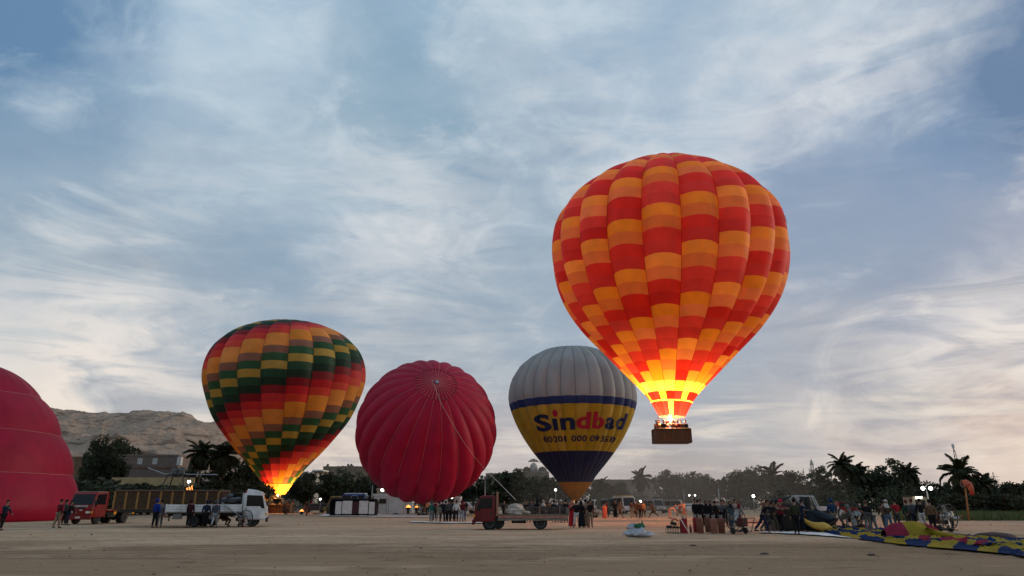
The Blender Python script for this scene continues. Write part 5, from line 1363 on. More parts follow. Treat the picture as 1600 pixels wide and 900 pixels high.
def tipped_basket():
    Y = 88.5; a = at(513, 805, Y); b = at(587.5, 805, Y); L = b.x-a.x; H = at(550, 779, Y).z
    t = thing('tipped_basket', 'black rimmed balloon basket tipped on its side showing pale padded compartments', 'basket', ((a.x+b.x)/2, Y, 0)); D = 1.4
    def rr_(w, h, rad, y):
        P = []
        for cx, cz, a0 in ((w/2-rad, h-rad, 0), (-w/2+rad, h-rad, 90), (-w/2+rad, rad, 180), (w/2-rad, rad, 270)):
            for k in range(6): q = radians(a0+18*k); P.append(Vector((cx+rad*cos(q), y, cz+rad*sin(q))))
        return P
    black = material('black_vinyl', (.018, .018, .02), .6)
    o1, o2 = rr_(L, H, .45, 0), rr_(L, H, .45, D); i1 = [Vector((p.x*.955, -.001, H/2+(p.z-H/2)*.90)) for p in o1]; i2 = [p+Vector((0, D-.12, 0)) for p in i1]
    mb = MB(); n = len(o1); V = o2+o1+i1+i2; F = [(r*n+k, r*n+(k+1) % n, (r+1)*n+(k+1) % n, (r+1)*n+k) for r in range(3) for k in range(n)]+[tuple(range(3*n, 4*n)), tuple(range(n-1, -1, -1))]
    mb.mesh(V, F); mb.build('shell', black, t)
    pad = material('pale_padding', (.58, .55, .52), .75, var=.12, bump=.3)
    X = lambda px: at(px, 800, Y).x-t.location.x; Z = lambda py: at(550, py, Y).z
    for x0, x1, y0, y1, m in [(523.5, 533, 783.5, 803.6, pad), (534, 549.7, 782.5, 803.2, pad), (560.3, 574.8, 782.5, 803.2, pad), (576, 585, 784, 803.7, pad), (550.2, 559.8, 783.5, 803.2, material('dark_pad', (.05, .012, .015), .7))]:
        MB().box((X(x0), -.06, max(Z(y1), .16)), (X(x1), D*.5, Z(y0)), .07).build('padded_compartment', m, t)
    mb = MB(); mb.tube([(X(546), .1, H), (X(549), .0, H+.35), (X(556), .0, H+.35), (X(559), .1, H)], .03, 6); mb.tube([(X(567), .1, H-.05), (X(571), .0, H+.3), (X(577), .1, H+.3)], .03, 6); mb.build('handle_loop', M_STEEL, t).name = 'grab_rails'
tipped_basket()
def dark_basket():
    g = ground(1250, 831); t = thing('tipped_basket', 'dark balloon basket on its side with pale burner frame and draped mouth fabric', 'basket', (g.x, g.y+.8, 0))
    s = g.y/1118; X = lambda px: (px-1250)*s; Z = lambda py: (831-py)*s
    dk = material('dark_wicker', (.030, .022, .02), .8, bump=.6, vec_scale=(4, 4, 24), scale=3); nav = material('dark_navy_cloth', (.016, .022, .035), .8, bump=.4, scale=2)
    MB().box((X(1213), -.75, .05), (X(1262), .85, Z(789)), .12).build('wicker_wall', dk, t, 40)
    MB().box((X(1211.5), -.82, .0), (X(1216), .92, Z(786)), .05).build('floor', M_LEATHER, t)
    mb = MB(); mb.tube([(X(1214), .0, Z(788)), (X(1235), .0, Z(785)), (X(1251), .0, Z(778))], [.12, .1, .05], 8); mb.build('rolled_cover', nav, t, True)
    fr = material('frame_pale', (.52, .52, .52), .5, metal=.2)
    for y in (-.5, .5):
        for (xa, ya, xb, yb) in ((1251.5, 778, 1264, 798.5), (1255, 778.5, 1267, 798), (1281, 779, 1289, 798.5), (1278, 779, 1285.5, 798)):
            MB().cyl((X(xa), y, Z(ya)), (X(xb), y, Z(yb)), .035, 8).build('upright', fr, t)
        MB().cyl((X(1251), y, Z(778)), (X(1281), y, Z(778.6)), .035, 8).build('load_bar', fr, t)
    for x in (1266.5, 1275): MB().lathe((X(x), -.2, 0), [(Z(797), .1), (Z(792), .16), (Z(783), .17), (Z(779), .13), (Z(778), .03)], 12).build('burner', M_DARKMETAL, t, 40)
    rg = []
    for i in range(9):
        f = i/8; cx = X(1276)+X(1250+14*f); zt = Z(799)*(1-f)+Z(812)*f; hw = .55+.5*f
        rg.append([Vector((cx+(X(1250+20*f))*.5+.45*cos(a)*(1+.4*f)+.05*sin(5*a), hw*sin(a), max(.03, zt*.5+zt*.52*cos(a+1.2)+.05*cos(6*a)))) for a in [2*pi*k/24 for k in range(24)]])
    MB().rings(rg).build('mouth_fabric', nav, t, True)
    MB().box((X(1262), -.6, .03), (X(1300), .7, Z(800)), .25).build('scoop_cloth', nav, t, 40)
dark_basket()

def sheet(name, label, cat, low, up, m, n=40, k=4, z=.045, amp=.03):
    V = []; F = []
    def along(P, f):
        q = f*(len(P)-1); i = min(int(q), len(P)-2); a, b = P[i], P[i+1]; return (a[0]+(b[0]-a[0])*(q-i), a[1]+(b[1]-a[1])*(q-i))
    c = ground(*low[0])
    for j in range(k+1):
        for i in range(n+1):
            a = along(low, i/n); b = along(up, i/n); p = ground(*a).lerp(ground(*b), j/k); V.append((p.x-c.x, p.y-c.y, z+amp*abs(noise.noise((p.x*1.3, p.y*.9, 3)))))
    V2 = [(x, y, zz-.02) for x, y, zz in V]; N_ = len(V)
    for j in range(k):
        for i in range(n): q = j*(n+1)+i; F.append((q, q+1, q+n+2, q+n+1)); F.append((q+N_, q+n+1+N_, q+n+2+N_, q+1+N_))
    o = link(name, (lambda me: (me.from_pydata(V+V2, [], F), me.materials.append(m), me)[2])(bpy.data.meshes.new(name)), None, (c.x, c.y, 0))
    return tag(o, label, cat)
M_TARP = material('white_tarp', (.72, .70, .67), .7, var=.1, scale=1)
sheet('ground_sheet', 'long white ground sheet in front of the tipped padded basket', 'ground sheet', [(496, 806.5), (600, 808.2), (722, 808.5)], [(508, 803.5), (600, 804), (722, 804.5)], M_TARP, 50)
sheet('ground_sheet', 'pale narrow strip of cloth on the dirt below the standing group', 'ground sheet', [(640, 816.5), (700, 818), (792, 818)], [(644, 815), (700, 816.3), (788, 816.6)], M_TARP, 30, 2)
sheet('ground_sheet', 'white ground sheet running under the blue and yellow fabric', 'ground sheet', [(1186, 833), (1240, 834.8), (1300, 839), (1378, 846)], [(1200, 831), (1240, 831.5), (1300, 834), (1385, 839)], M_TARP, 40, 3, .04)
sheet('ground_sheet', 'small white sheet edge behind the red and yellow fabric mound', 'ground sheet', [(1470, 843), (1540, 846)], [(1476, 840), (1545, 842)], M_TARP, 14, 2)
sheet('ground_sheet', 'thin dark red cloth strip lying on the dirt right of the fan cart', 'ground sheet', [(1160, 817), (1196, 817.5)], [(1160, 815.3), (1196, 815.6)], material('dull_red_cloth', (.35, .10, .08), .8), 14, 2)

def spread_fabric():
    low = [(1262, 826), (1300, 836), (1345, 844), (1400, 851), (1450, 856.5), (1510, 861), (1560, 866), (1620, 874), (1700, 884)]
    up = [(1258, 820), (1300, 824), (1345, 827), (1400, 830), (1450, 834), (1510, 839), (1560, 842), (1620, 846), (1700, 851)]
    def along(P, f):
        q = f*(len(P)-1); i = min(int(q), len(P)-2); a, b = P[i], P[i+1]; return (a[0]+(b[0]-a[0])*(q-i), a[1]+(b[1]-a[1])*(q-i))
    c = ground(1440, 845); t = thing('deflated_envelope', 'deflated blue, yellow and red balloon fabric spread over the dirt at right', 'balloon fabric', c)
    fb = material('fabric_blue', (.004, .024, .085), .9, var=.2, scale=1, bump=.5, bscale=5, spec=.03); fy = material('fabric_yellow2', (.27, .19, .016), .9, var=.15, scale=1, bump=.5, bscale=5, spec=.03); fr = material('fabric_wine', (.22, .012, .036), .9, var=.2, scale=1, bump=.5, bscale=5, spec=.03)
    def S(u, v):
        a = along(low, u); b = along(up, u); p = ground(*a).lerp(ground(*b), v)
        e = min(1, v*5, (1-v)*5, u*14)
        h = .05+e*(.05+.18*abs(noise.noise((p.x*.5, p.y*1.1, 2)))+.13*abs(noise.noise((p.x*1.3, p.y*2.3, 7)))+.07*noise.noise((p.x*4, p.y*6, 1)))
        w = .9*noise.noise((p.x*.7, p.y*.7, 5)); return Vector((p.x+w*e, p.y+w*e*.8, h))-t.location
    nu, nv = 24, 6
    for i in range(nu):
        for j in range(nv):
            V = []; F = []; a, b = 9, 8
            for y in range(b+1):
                for x in range(a+1): V.append(S((i+x/a)/nu, (j+y/b)/nv))
            for y in range(b):
                for x in range(a): q = y*(a+1)+x; F.append((q, q+1, q+a+2, q+a+1))
            k = (i//2+j) % 2; m = fy if k == 0 else fb
            if (j in (1, 2) and 10 < i < 17 and i % 3) or (j == 4 and i > 20 and i % 3 == 0): m = fr
            me = bpy.data.meshes.new('fabric_panel'); me.from_pydata(V, [], F); me.materials.append(m); me.polygons.foreach_set('use_smooth', [True]*len(F)); link('fabric_panel', me, t)
    # half-filled bulge: wine, yellow, wine gores and a yellow flap
    g = ground(1428, 843)-t.location; s = (g.y+t.location.y)/1118
    def dome(u, v):            # u across, v from front edge over the top to the back
        x = (-46+92*u)*s; prof = max(0, 1-((u-.47)/.55)**2)**.6; y = .9*prof*(1-2*v)*-1; z = 23*s*prof*sin(pi*v)**.75
        n = .05*noise.noise((x*3, v*4, 2)); return g+Vector((x, y+.0, max(.06, z+n+.08)))
    for u0, u1, m in [(.02, .32, fr), (.32, .68, fy), (.68, .97, fr)]:
        V = []; F = []; a, b = 12, 16
        for y in range(b+1):
            for x in range(a+1):
                f = x/a; v = y/b; sk = .10*(v-.5); V.append(dome(u0+(u1-u0)*f+sk*sin(pi*min(1, u0+.2)), v)+Vector((0, 0, .035*sin(pi*f))))
        for y in range(b):
            for x in range(a): q = y*(a+1)+x; F.append((q, q+1, q+a+2, q+a+1))
        me = bpy.data.meshes.new('bulge_gore'); me.from_pydata(V, [], F); me.materials.append(m); me.polygons.foreach_set('use_smooth', [True]*len(F)); link('bulge_gore', me, t)
    rg = []
    for i in range(12):
        f = i/11; c2 = g+Vector(((10+42*f)*s, -.75-.1*f, .20*(1-f)+.10)); r = .24*(1-.45*f)
        rg.append([c2+Vector((.12*sin(3*a), r*1.5*cos(a), max(-.1, r*sin(a)*(.9+.15*sin(4*a+f*6))))) for a in [2*pi*k/20 for k in range(20)]])
    MB().rings(rg).build('yellow_flap', fy, t, True)
    # the sleeve that leads up to the dark basket
    rg = []; A = ground(1302, 834)-t.location; B = at(1257, 818, ground(1257, 831).y)-t.location
    for i in range(14):
        f = i/13; c2 = A.lerp(B, f)+Vector((0, 0, .30-.1*f-.25*sin(pi*f)*f)); r = (.24*(1-f)+.13*f)*min(1, .12+f*3.2)
        rg.append([c2+Vector((r*.5*cos(a), r*1.2*cos(a), r*sin(a)*(1+.12*sin(5*a+4*f)))) for a in [2*pi*k/18 for k in range(18)]])
    MB().rings(rg).build('mouth_sleeve', material('fabric_amber2', (.62, .36, .03), .6, bump=.4, bscale=5), t, True)
spread_fabric()

# padded gas cylinders and odds and ends by the big fan
def gas_cylinder(label, px, fy, h, w, m, group):
    g = ground(px, fy); t = thing('gas_cylinder', label, 'gas cylinder', g, R.uniform(-.2, .2), group); r = w/2
    MB().lathe((0, 0, 0), [(0, r*.9), (.03, r), (h*.5, r*1.02), (h*.9, r), (h*.97, r*.85), (h, r*.5)], 18).build('padded_jacket', m, t, 50)
    mb = MB()
    for a in range(4): q = a*pi/2+.4; mb.cyl((r*.5*cos(q), r*.5*sin(q), h-.02), (r*.5*cos(q), r*.5*sin(q), h+.13), .012, 5)
    mb.torus((0, 0, h+.13), r*.5, .016, 'z', 14, 5); mb.build('valve_guard', M_STEEL, t); MB().cyl((0, 0, h-.02), (0, 0, h+.08), .03, 8).build('valve', M_CHROME, t)
    for z in (.25, .7): MB().torus((0, 0, h*z), r*1.02, .012, 'z', 18, 4).build('strap', M_LEATHER, t)
GG = 'padded gas cylinders stood in a row'
J1 = material('jacket_brown', (.20, .072, .045), .8, bump=.4); J2 = material('jacket_rust', (.25, .10, .07), .8, bump=.4); J3 = material('jacket_umber', (.14, .06, .035), .8, bump=.4); J4 = material('jacket_red', (.26, .012, .02), .7, bump=.3)
gas_cylinder('bright red cylinder at the left end of the cylinder row', 1087.5, 832, .80, .27, J4, GG)
gas_cylinder('broad brown padded cylinder second from the left of the row', 1094.5, 833, .80, .37, J1, GG)
gas_cylinder('dark umber cylinder standing back in the middle of the row', 1107, 831.5, .80, .33, J3, GG)
gas_cylinder('palest brown padded cylinder in the middle of the row', 1116.5, 833.5, .78, .36, J2, GG)
gas_cylinder('brown cylinder with darker patch at the right end of the row', 1128, 833, .78, .37, J1, GG)
gas_cylinder('glowing red orange gas bottle standing in the dust right of the people', 945, 809.5, 1.25, .5, material('jacket_orange', (.52, .10, .05), .7), None)
gas_cylinder('small dark red bottle beside the white leaning pole', 1079.5, 832.5, .33, .13, J4, None)
gas_cylinder('little red bottle standing on the dirt left of the tipped padded basket', 479, 806, .6, .18, J4, None)
def can():
    g = ground(1069, 833); t = thing('fuel_box', 'tall red metal fuel box with a cap beside the black folding seats', 'fuel box', g)
    MB().box((-.18, -.15, 0), (.18, .15, .76), .03).build('box', J4, t); MB().cyl((.02, 0, .76), (.02, 0, .9), .07, 10).build('cap', M_STEEL, t); MB().tube([(-.12, 0, .76), (-.12, 0, .84), (.1, 0, .84)], .014, 5).build('handle', M_DARKMETAL, t)
    a, b = ground(1061, 827), ground(1077, 833.5); MBt = thing('leaning_pole', 'white pole leaning across the red fuel box', 'pole', b); MB().cyl((-.53, -.2, .84), (0, 0, .02), .022, 6).build('shaft', M_WHITEPLASTIC, MBt)
can()
def seats():
    g = ground(1052, 833); t = thing('folding_seats', 'black folding seats piled on a low black metal rack', 'seat rack', g); mb = MB()
    for i in range(6):
        for y in (-.2, .2): mb.cyl((-.34+.136*i, y, 0), (-.34+.136*i, y, .26), .012, 5)
    for z in (.02, .26):
        for y in (-.2, .2): mb.cyl((-.35, y, z), (.36, y, z), .014, 5)
    mb.build('rack', M_DARKMETAL, t)
    bk = material('black_seat', (.015, .016, .02), .6)
    MB().box((-.33, -.2, .27), (-.08, .2, .40), .03).build('seat', bk, t); MB().box((.0, -.2, .27), (.34, .2, .36), .03).build('seat', bk, t)
    MB().box((-.12, -.18, .0), (.16, .18, .16), .03, Matrix.Translation((0, 0, .42)) @ Matrix.Rotation(.25, 4, 'Y')).build('seat', bk, t)
    mb = MB(); mb.mesh([(-.05, -.2, .66), (.12, -.2, .78), (.3, -.2, .66), (-.05, .2, .66), (.12, .2, .78), (.3, .2, .66), (-.05, -.2, .63), (.12, -.2, .74), (.3, -.2, .63), (-.05, .2, .63), (.12, .2, .74), (.3, .2, .63)], [(0, 1, 4, 3), (1, 2, 5, 4), (6, 9, 10, 7), (7, 10, 11, 8), (0, 6, 7, 1), (1, 7, 8, 2), (3, 4, 10, 9), (4, 5, 11, 10), (0, 3, 9, 6), (2, 8, 11, 5)]); mb.build('red_cover', J4, t)
    mb = MB()
    for x, y in ((-.02, -.18), (.28, -.18), (-.02, .18), (.28, .18)): mb.cyl((x, y, .34), (x, y, .66), .012, 5)
    mb.build('cover_stand', M_DARKMETAL, t)
seats()
def bag(label, px, fy, sc, m, seed, z=0.0, name='white_sack', cat='sack', group='white sacks heaped on the dirt'):
    g = ground(px, fy); rg = []
    for i in range(11):
        f = pi*(i+.15)/10.3
        rg.append([Vector((sc[0]*sin(f)*cos(a)*(1+.4*noise.noise((cos(a)*2.6+seed, sin(a)*2.6, f*1.6))), sc[1]*sin(f)*sin(a), max(-.0, sc[2]*(1-cos(f))*.5*(1+.6*noise.noise((cos(a)*2.5, sin(a)*2.5+seed, f*2)))))) for a in [2*pi*k/18 for k in range(18)]])
    o = MB().rings(rg).build(name, m, None, True, (g.x, g.y, z)); return tag(o, label, cat, group)
M_SACK = material('sack_white', (.46, .46, .50), .8, var=.2, scale=6, bump=.6)
bag('wide white sack lying at the left bottom of the heap', 989, 839.5, (.42, .34, .30), M_SACK, 1)
bag('rounded white sack in the middle front of the heap', 999, 840, (.36, .34, .36), M_SACK, 4)
bag('low white sack trailing off to the right of the heap', 1008, 840, (.42, .3, .24), M_SACK, 7)
bag('topmost white sack of the heap', 992, 838, (.36, .28, .30), M_SACK, 11, .26)
bag('green cloth knotted on top of the white sacks', 1000, 838.5, (.26, .22, .22), material('green_cloth', (.02, .13, .06), .8, bump=.6), 15, .38, 'green_cloth', 'cloth', None)
MB_ = MB(); g = ground(1002, 838.5); MB_.tube([(0, 0, .50), (.05, 0, .64), (.04, 0, .76)], [.09, .05, .02], 7); o = MB_.build('cloth_knot', MATS['green_cloth'], bpy.data.objects['green_cloth'], True); o.location = (.1, 0, -.40)
def heap(name, label, px, fy, w, h, m, cat):
    g = ground(px, fy); rr = random.Random(int(px)); rg = []
    for i in range(7):
        f = i/6; r = sqrt(max(.001, 1-f*f)); rg.append([Vector((w*r*(1+.3*noise.noise((cos(a)*2, sin(a)*2, px)))*cos(a), w*.5*r*sin(a), h*f)) for a in [2*pi*k/16 for k in range(16)]])
    return tag(MB().rings(rg).build(name, m, None, True, g), label, cat)
heap('folded_cover', 'dark red brown folded cover lying on the dirt near the right edge', 1553, 841, 1.05, .28, material('dark_cover', (.045, .02, .018), .7, bump=.5), 'cover')
heap('dark_bag', 'flat dark bag on the dirt left of the tipped padded basket', 493, 803.5, .45, .14, M_DARKMETAL, 'bag')
heap('dark_bag', 'flat dark bag on the dirt right of the tipped padded basket', 618, 804, .45, .2, M_DARKMETAL, 'bag')
heap('red_heap', 'little heap of red cloth behind the spread yellow fabric', 1348, 828, .6, .35, material('fabric_wine', (.26, .015, .045)), 'cloth')
heap('cow_pat', 'dark clod lying on the empty dirt in the near right', 1195, 866, .16, .05, M_DARKMETAL, 'clod'); heap('cow_pat', 'dark clod on the near dirt at far right', 1362, 867.5, .15, .05, M_DARKMETAL, 'clod')
heap('cow_pat', 'dark clod on the dirt in front of the sack heap', 1083, 853, .14, .05, M_DARKMETAL, 'clod')

# poles, lamps, masts
def flood(label, px, yt, yb, Y, heads, pole_r=.06, hr=.30, name='floodlight', arm=0):
    p = at(px, yt, Y); zb = max(0, at(px, yb, Y).z) if yb < 785 else 0
    t = thing(name, label, 'floodlight', (p.x, Y, zb)); z = p.z-zb
    MB().cyl((0, 0, 0), (0, 0, z+.1), pole_r, 8, pole_r*.7).build('pole', M_STEEL, t, True)
    if len(heads) > 1 or arm: MB().cyl((min(heads)-.1, 0, z), (max(heads)+.1, 0, z), .04, 6).build('cross_arm', M_STEEL, t)
    for x in heads:
        MB().box((x-hr*.95, -.12, z-hr*.78), (x+hr*.95, .12, z+hr*.78), .03).build('lamp_housing', M_DARKMETAL, t)
        MB().ball((x, -.14, z), hr*.78, 12, 8, (1, .5, .9)).build('lamp_lens', M_FLOOD, t, True)
    return t
flood('bright floodlight over the fire behind the long basket', 296, 752.5, 790, 96, [0], .06, .30)
flood('twin headed floodlight pole behind the people at right', 1447, 763, 800, 84, [-.45, .45], .09, .30)
flood('floodlight on a pole left of the dark palm in the dust', 1177, 775, 800, 120, [0], .07, .34)
flood('small floodlight seen left of the lettered balloon tip', 868, 765.5, 800, 140, [0], .06, .30)
flood('floodlight on the white container right under the crimson balloon', 706, 776.5, 780, 111.5, [0], .05, .34)
flood('floodlight on the grey block house over the white cabin', 598, 765.5, 767, 118, [0], .04, .36)
flood('floodlight held over the group walking in the dust', 1000, 783.5, 800, 100, [0], .05, .22)
flood('small blue white lamp left of the tipped padded basket', 501, 780, 800, 104, [0], .05, .18)
flood('small lamp between trees behind the black clad row', 1082, 774, 800, 150, [-.7, .5], .05, .22)
def mast(label, px, yt, yb, Y, w, arms=(), name='lattice_mast', cat='mast', top=None):
    p = at(px, yt, Y); t = thing(name, label, cat, (p.x, Y, 0)); z = p.z; mb = MB()
    for sx, sy in ((-1, -1), (1, -1), (0, 1)): mb.cyl((sx*w/2, sy*w/2, 0), (sx*w*.06, sy*w*.06, z), .05, 5)
    mb.build('leg_posts', M_DARKMETAL, t).name = 'legs_frame'
    mb = MB(); n = 14
    for i in range(n):
        f, f2 = i/n, (i+1)/n; q = lambda g: w/2*(1-g*.88); s = 1 if i % 2 else -1
        mb.cyl((s*q(f), -q(f), z*f), (-s*q(f2), -q(f2), z*f2), .03, 4); mb.cyl((s*q(f), -q(f), z*f), (0, q(f2), z*f2), .03, 4)
    mb.build('bracing', M_DARKMETAL, t)
    for zy, hw in arms:
        za = at(px, zy, Y).z; MB().cyl((-hw, 0, za), (hw, 0, za), .07, 5).build('cross_arm', M_DARKMETAL, t)
    if top: MB().lathe((0, 0, z), [(0, .1), (.5, .25), (.9, .25), (1.0, .1)], 8).build('antenna', M_WHITEPLASTIC, t)
    return t
mast('slim lattice mast rising over the crown of the broad palm', 1490, 702, 790, 130, 1.6, top=True)
mast('far power pylon with cross arms near the right edge', 1551, 738, 790, 230, 1.8, [(745, 1.6), (750, 1.8)], 'power_pylon', 'pylon')
mast('faint thin aerial mast just left of the minaret', 1264, 731, 790, 300, 1.2, (), 'aerial_mast'); mast('faint aerial mast farther left of the minaret', 1255, 732, 790, 320, 1.2, (), 'aerial_mast')
def utility_pole(label, px, yt, Y, arm=None, r=.09):
    p = at(px, yt, Y); t = thing('utility_pole', label, 'pole', (p.x, Y, 0)); MB().cyl((0, 0, 0), (0, 0, p.z), r, 8, r*.7).build('shaft', M_STEEL, t, True)
    if arm: MB().tube([(0, 0, p.z-.1), (arm*.6, 0, p.z+.05), (arm, 0, p.z)], .04, 6).build('lamp_arm', M_STEEL, t)
    MB().box(((arm or 0)-.22, -.1, p.z-.04), ((arm or 0)+.22, .1, p.z+.08), .03).build('lamp_head', M_DARKMETAL, t)
for a in [('street lamp pole with a short arm left of the maroon truck', 758, 744, 95, -.5), ('pale pole before the trees behind the padded cylinders', 1122, 762, 130, None), ('thin pole left of the white site cabin', 582, 757, 115, None), ('thin pole in front of the hazy trees left of the cylinders', 1068, 766, 140, None), ('tall thin pole beside the hazy palm', 993, 735, 190, None), ('plain pole right of the windsock among the bushes', 1552, 762, 100, None)]: utility_pole(*a)
def windsock():
    Y = 66; a = at(1514, 812, Y); b = at(1507, 752, Y); t = thing('windsock', 'drooping faded orange windsock on a leaning wooden pole', 'windsock', (a.x, Y, 0))
    MB().cyl((0, 0, -.1), (b.x-a.x, 0, b.z), .085, 8, .06).build('pole', material('pole_wood', (.30, .15, .05), .8), t, True)
    path = [(1504, 755.5, 5.2), (1508, 754.5, 5.2), (1512, 757, 5), (1515, 762.5, 4.4), (1516.5, 768, 3.6), (1517.3, 773.5, 2.8)]; s = Y/1118; rg = []
    for i, (x, y, r) in enumerate(path):
        p = at(x, y, Y)-Vector(t.location); q = Vector(at(*path[min(i+1, 5)][:2], Y))-Vector(at(*path[max(i-1, 0)][:2], Y)); q.normalize(); u = Vector((-q.z, 0, q.x))
        rg.append([p+Vector((0, -.2, 0))+(u*cos(k)+Vector((0, 1, 0))*sin(k)*.8)*r*s*(1+.06*sin(3*k)) for k in [2*pi*j/14 for j in range(14)]])
    MB().rings(rg[:-1]).build('sock', material('sock_orange', (.62, .19, .12), .8, bump=.3, translucent=.3), t, True)
    MB().rings(rg[-2:]).build('sock_tip', material('sock_red', (.42, .03, .02), .8), t, True)
    MB().torus(Vector((at(1504, 755.5, Y)-Vector(t.location))), 5.2*s, .03, 'x', 18, 5).build('hoop', M_STEEL, t)
windsock()
def fire():
    g = at(293, 790, 93); t = thing('ground_fire', 'small orange fire burning below the bright floodlight', 'fire', (g.x, 93, 0)); z = at(293, 766, 93).z
    MB().lathe((0, 0, 0), [(0, .45), (z*.6, .42), (z, .5)], 12).build('oil_drum', M_DARKMETAL, t)
    for x, h, r in ((-.35, .35, .1), (.0, .5, .13), (.25, .65, .1)): MB().rings([[Vector((x+r*(1-f)**.8*(f+.4)*1.6*cos(a)+.06*sin(f*7), r*(1-f)**.8*(f+.4)*1.6*sin(a), z+h*f)) for a in [2*pi*k/9 for k in range(9)]] for f in (0, .2, .45, .7, .97)]).build('flame', M_EMBER, t, True)
fire()
for l, px, Y, s in [('small orange fire glowing on the ground by the banded balloon crew', 472, 98, .3), ('orange lit burner patch in the dark right of the awning', 638, 105, .42), ('small ember glow right of the first patch under the crimson balloon', 651, 107, .3)]:
    p = at(px, 792, Y); z = at(px, 799 if px < 500 else 793, Y).z; t = thing('brazier', l, 'fire', (p.x, Y, 0)); MB().lathe((0, 0, 0), [(0, .22), (z*.5, .2), (z, .36)], 10).build('bowl', M_DARKMETAL, t)
    MB().rings([[Vector((s*(1-f)**.6*cos(a), s*.7*(1-f)**.6*sin(a), z+s*.9*f)) for a in [2*pi*k/9 for k in range(9)]] for f in (0, .3, .7, .97)]).build('flame', M_EMBER, t, True)
def awning():
    Y = 100; p = at(619, 790, Y); t = thing('awning', 'pale open awning with dark figures beneath, under the crimson balloon', 'awning', (p.x, Y, 0)); w = 1.2; z = at(619, 778.5, Y).z
    for x in (-w, w):
        for y in (-.8, .8): MB().cyl((x, y, 0), (x, y, z), .04, 6).build('post', M_STEEL, t)
    mb = MB(); mb.box((-w-.15, -.95, z), (w+.35, .95, z+.08), .02); mb.build('canopy', M_WHITEW, t)
awning()

def dust():
    m = bpy.data.materials.new('dust_air'); m.use_nodes = True; nt = m.node_tree; nt.nodes.remove(nt.nodes['Principled BSDF'])
    v = nt.nodes.new('ShaderNodeVolumePrincipled'); v.inputs['Color'].default_value = (.80, .64, .53, 1); v.inputs['Density'].default_value = .0026; v.inputs['Anisotropy'].default_value = .2
    nt.links.new(v.outputs[0], nt.nodes['Material Output'].inputs['Volume'])
    for px, Y, rx, ry, rz in ((960, 112, 17, 20, 9), (1050, 108, 20, 24, 7.5), (1130, 116, 20, 20, 8.5)):
        c = at(px, 790, Y); rg = [[Vector((rx*sin(pi*i/12)*cos(a), ry*sin(pi*i/12)*sin(a), -rz*cos(pi*i/12))) for a in [2*pi*k/28 for k in range(28)]] for i in (.05, 1, 2, 3, 4, 5, 6, 7, 8, 9, 10, 11, 11.95)]
        o = MB().rings(rg).build('dust_cloud', m, None, True, (c.x, Y, rz*.35)); tag(o, 'thin brown dust hanging over the middle of the field', kind='stuff')
dust()
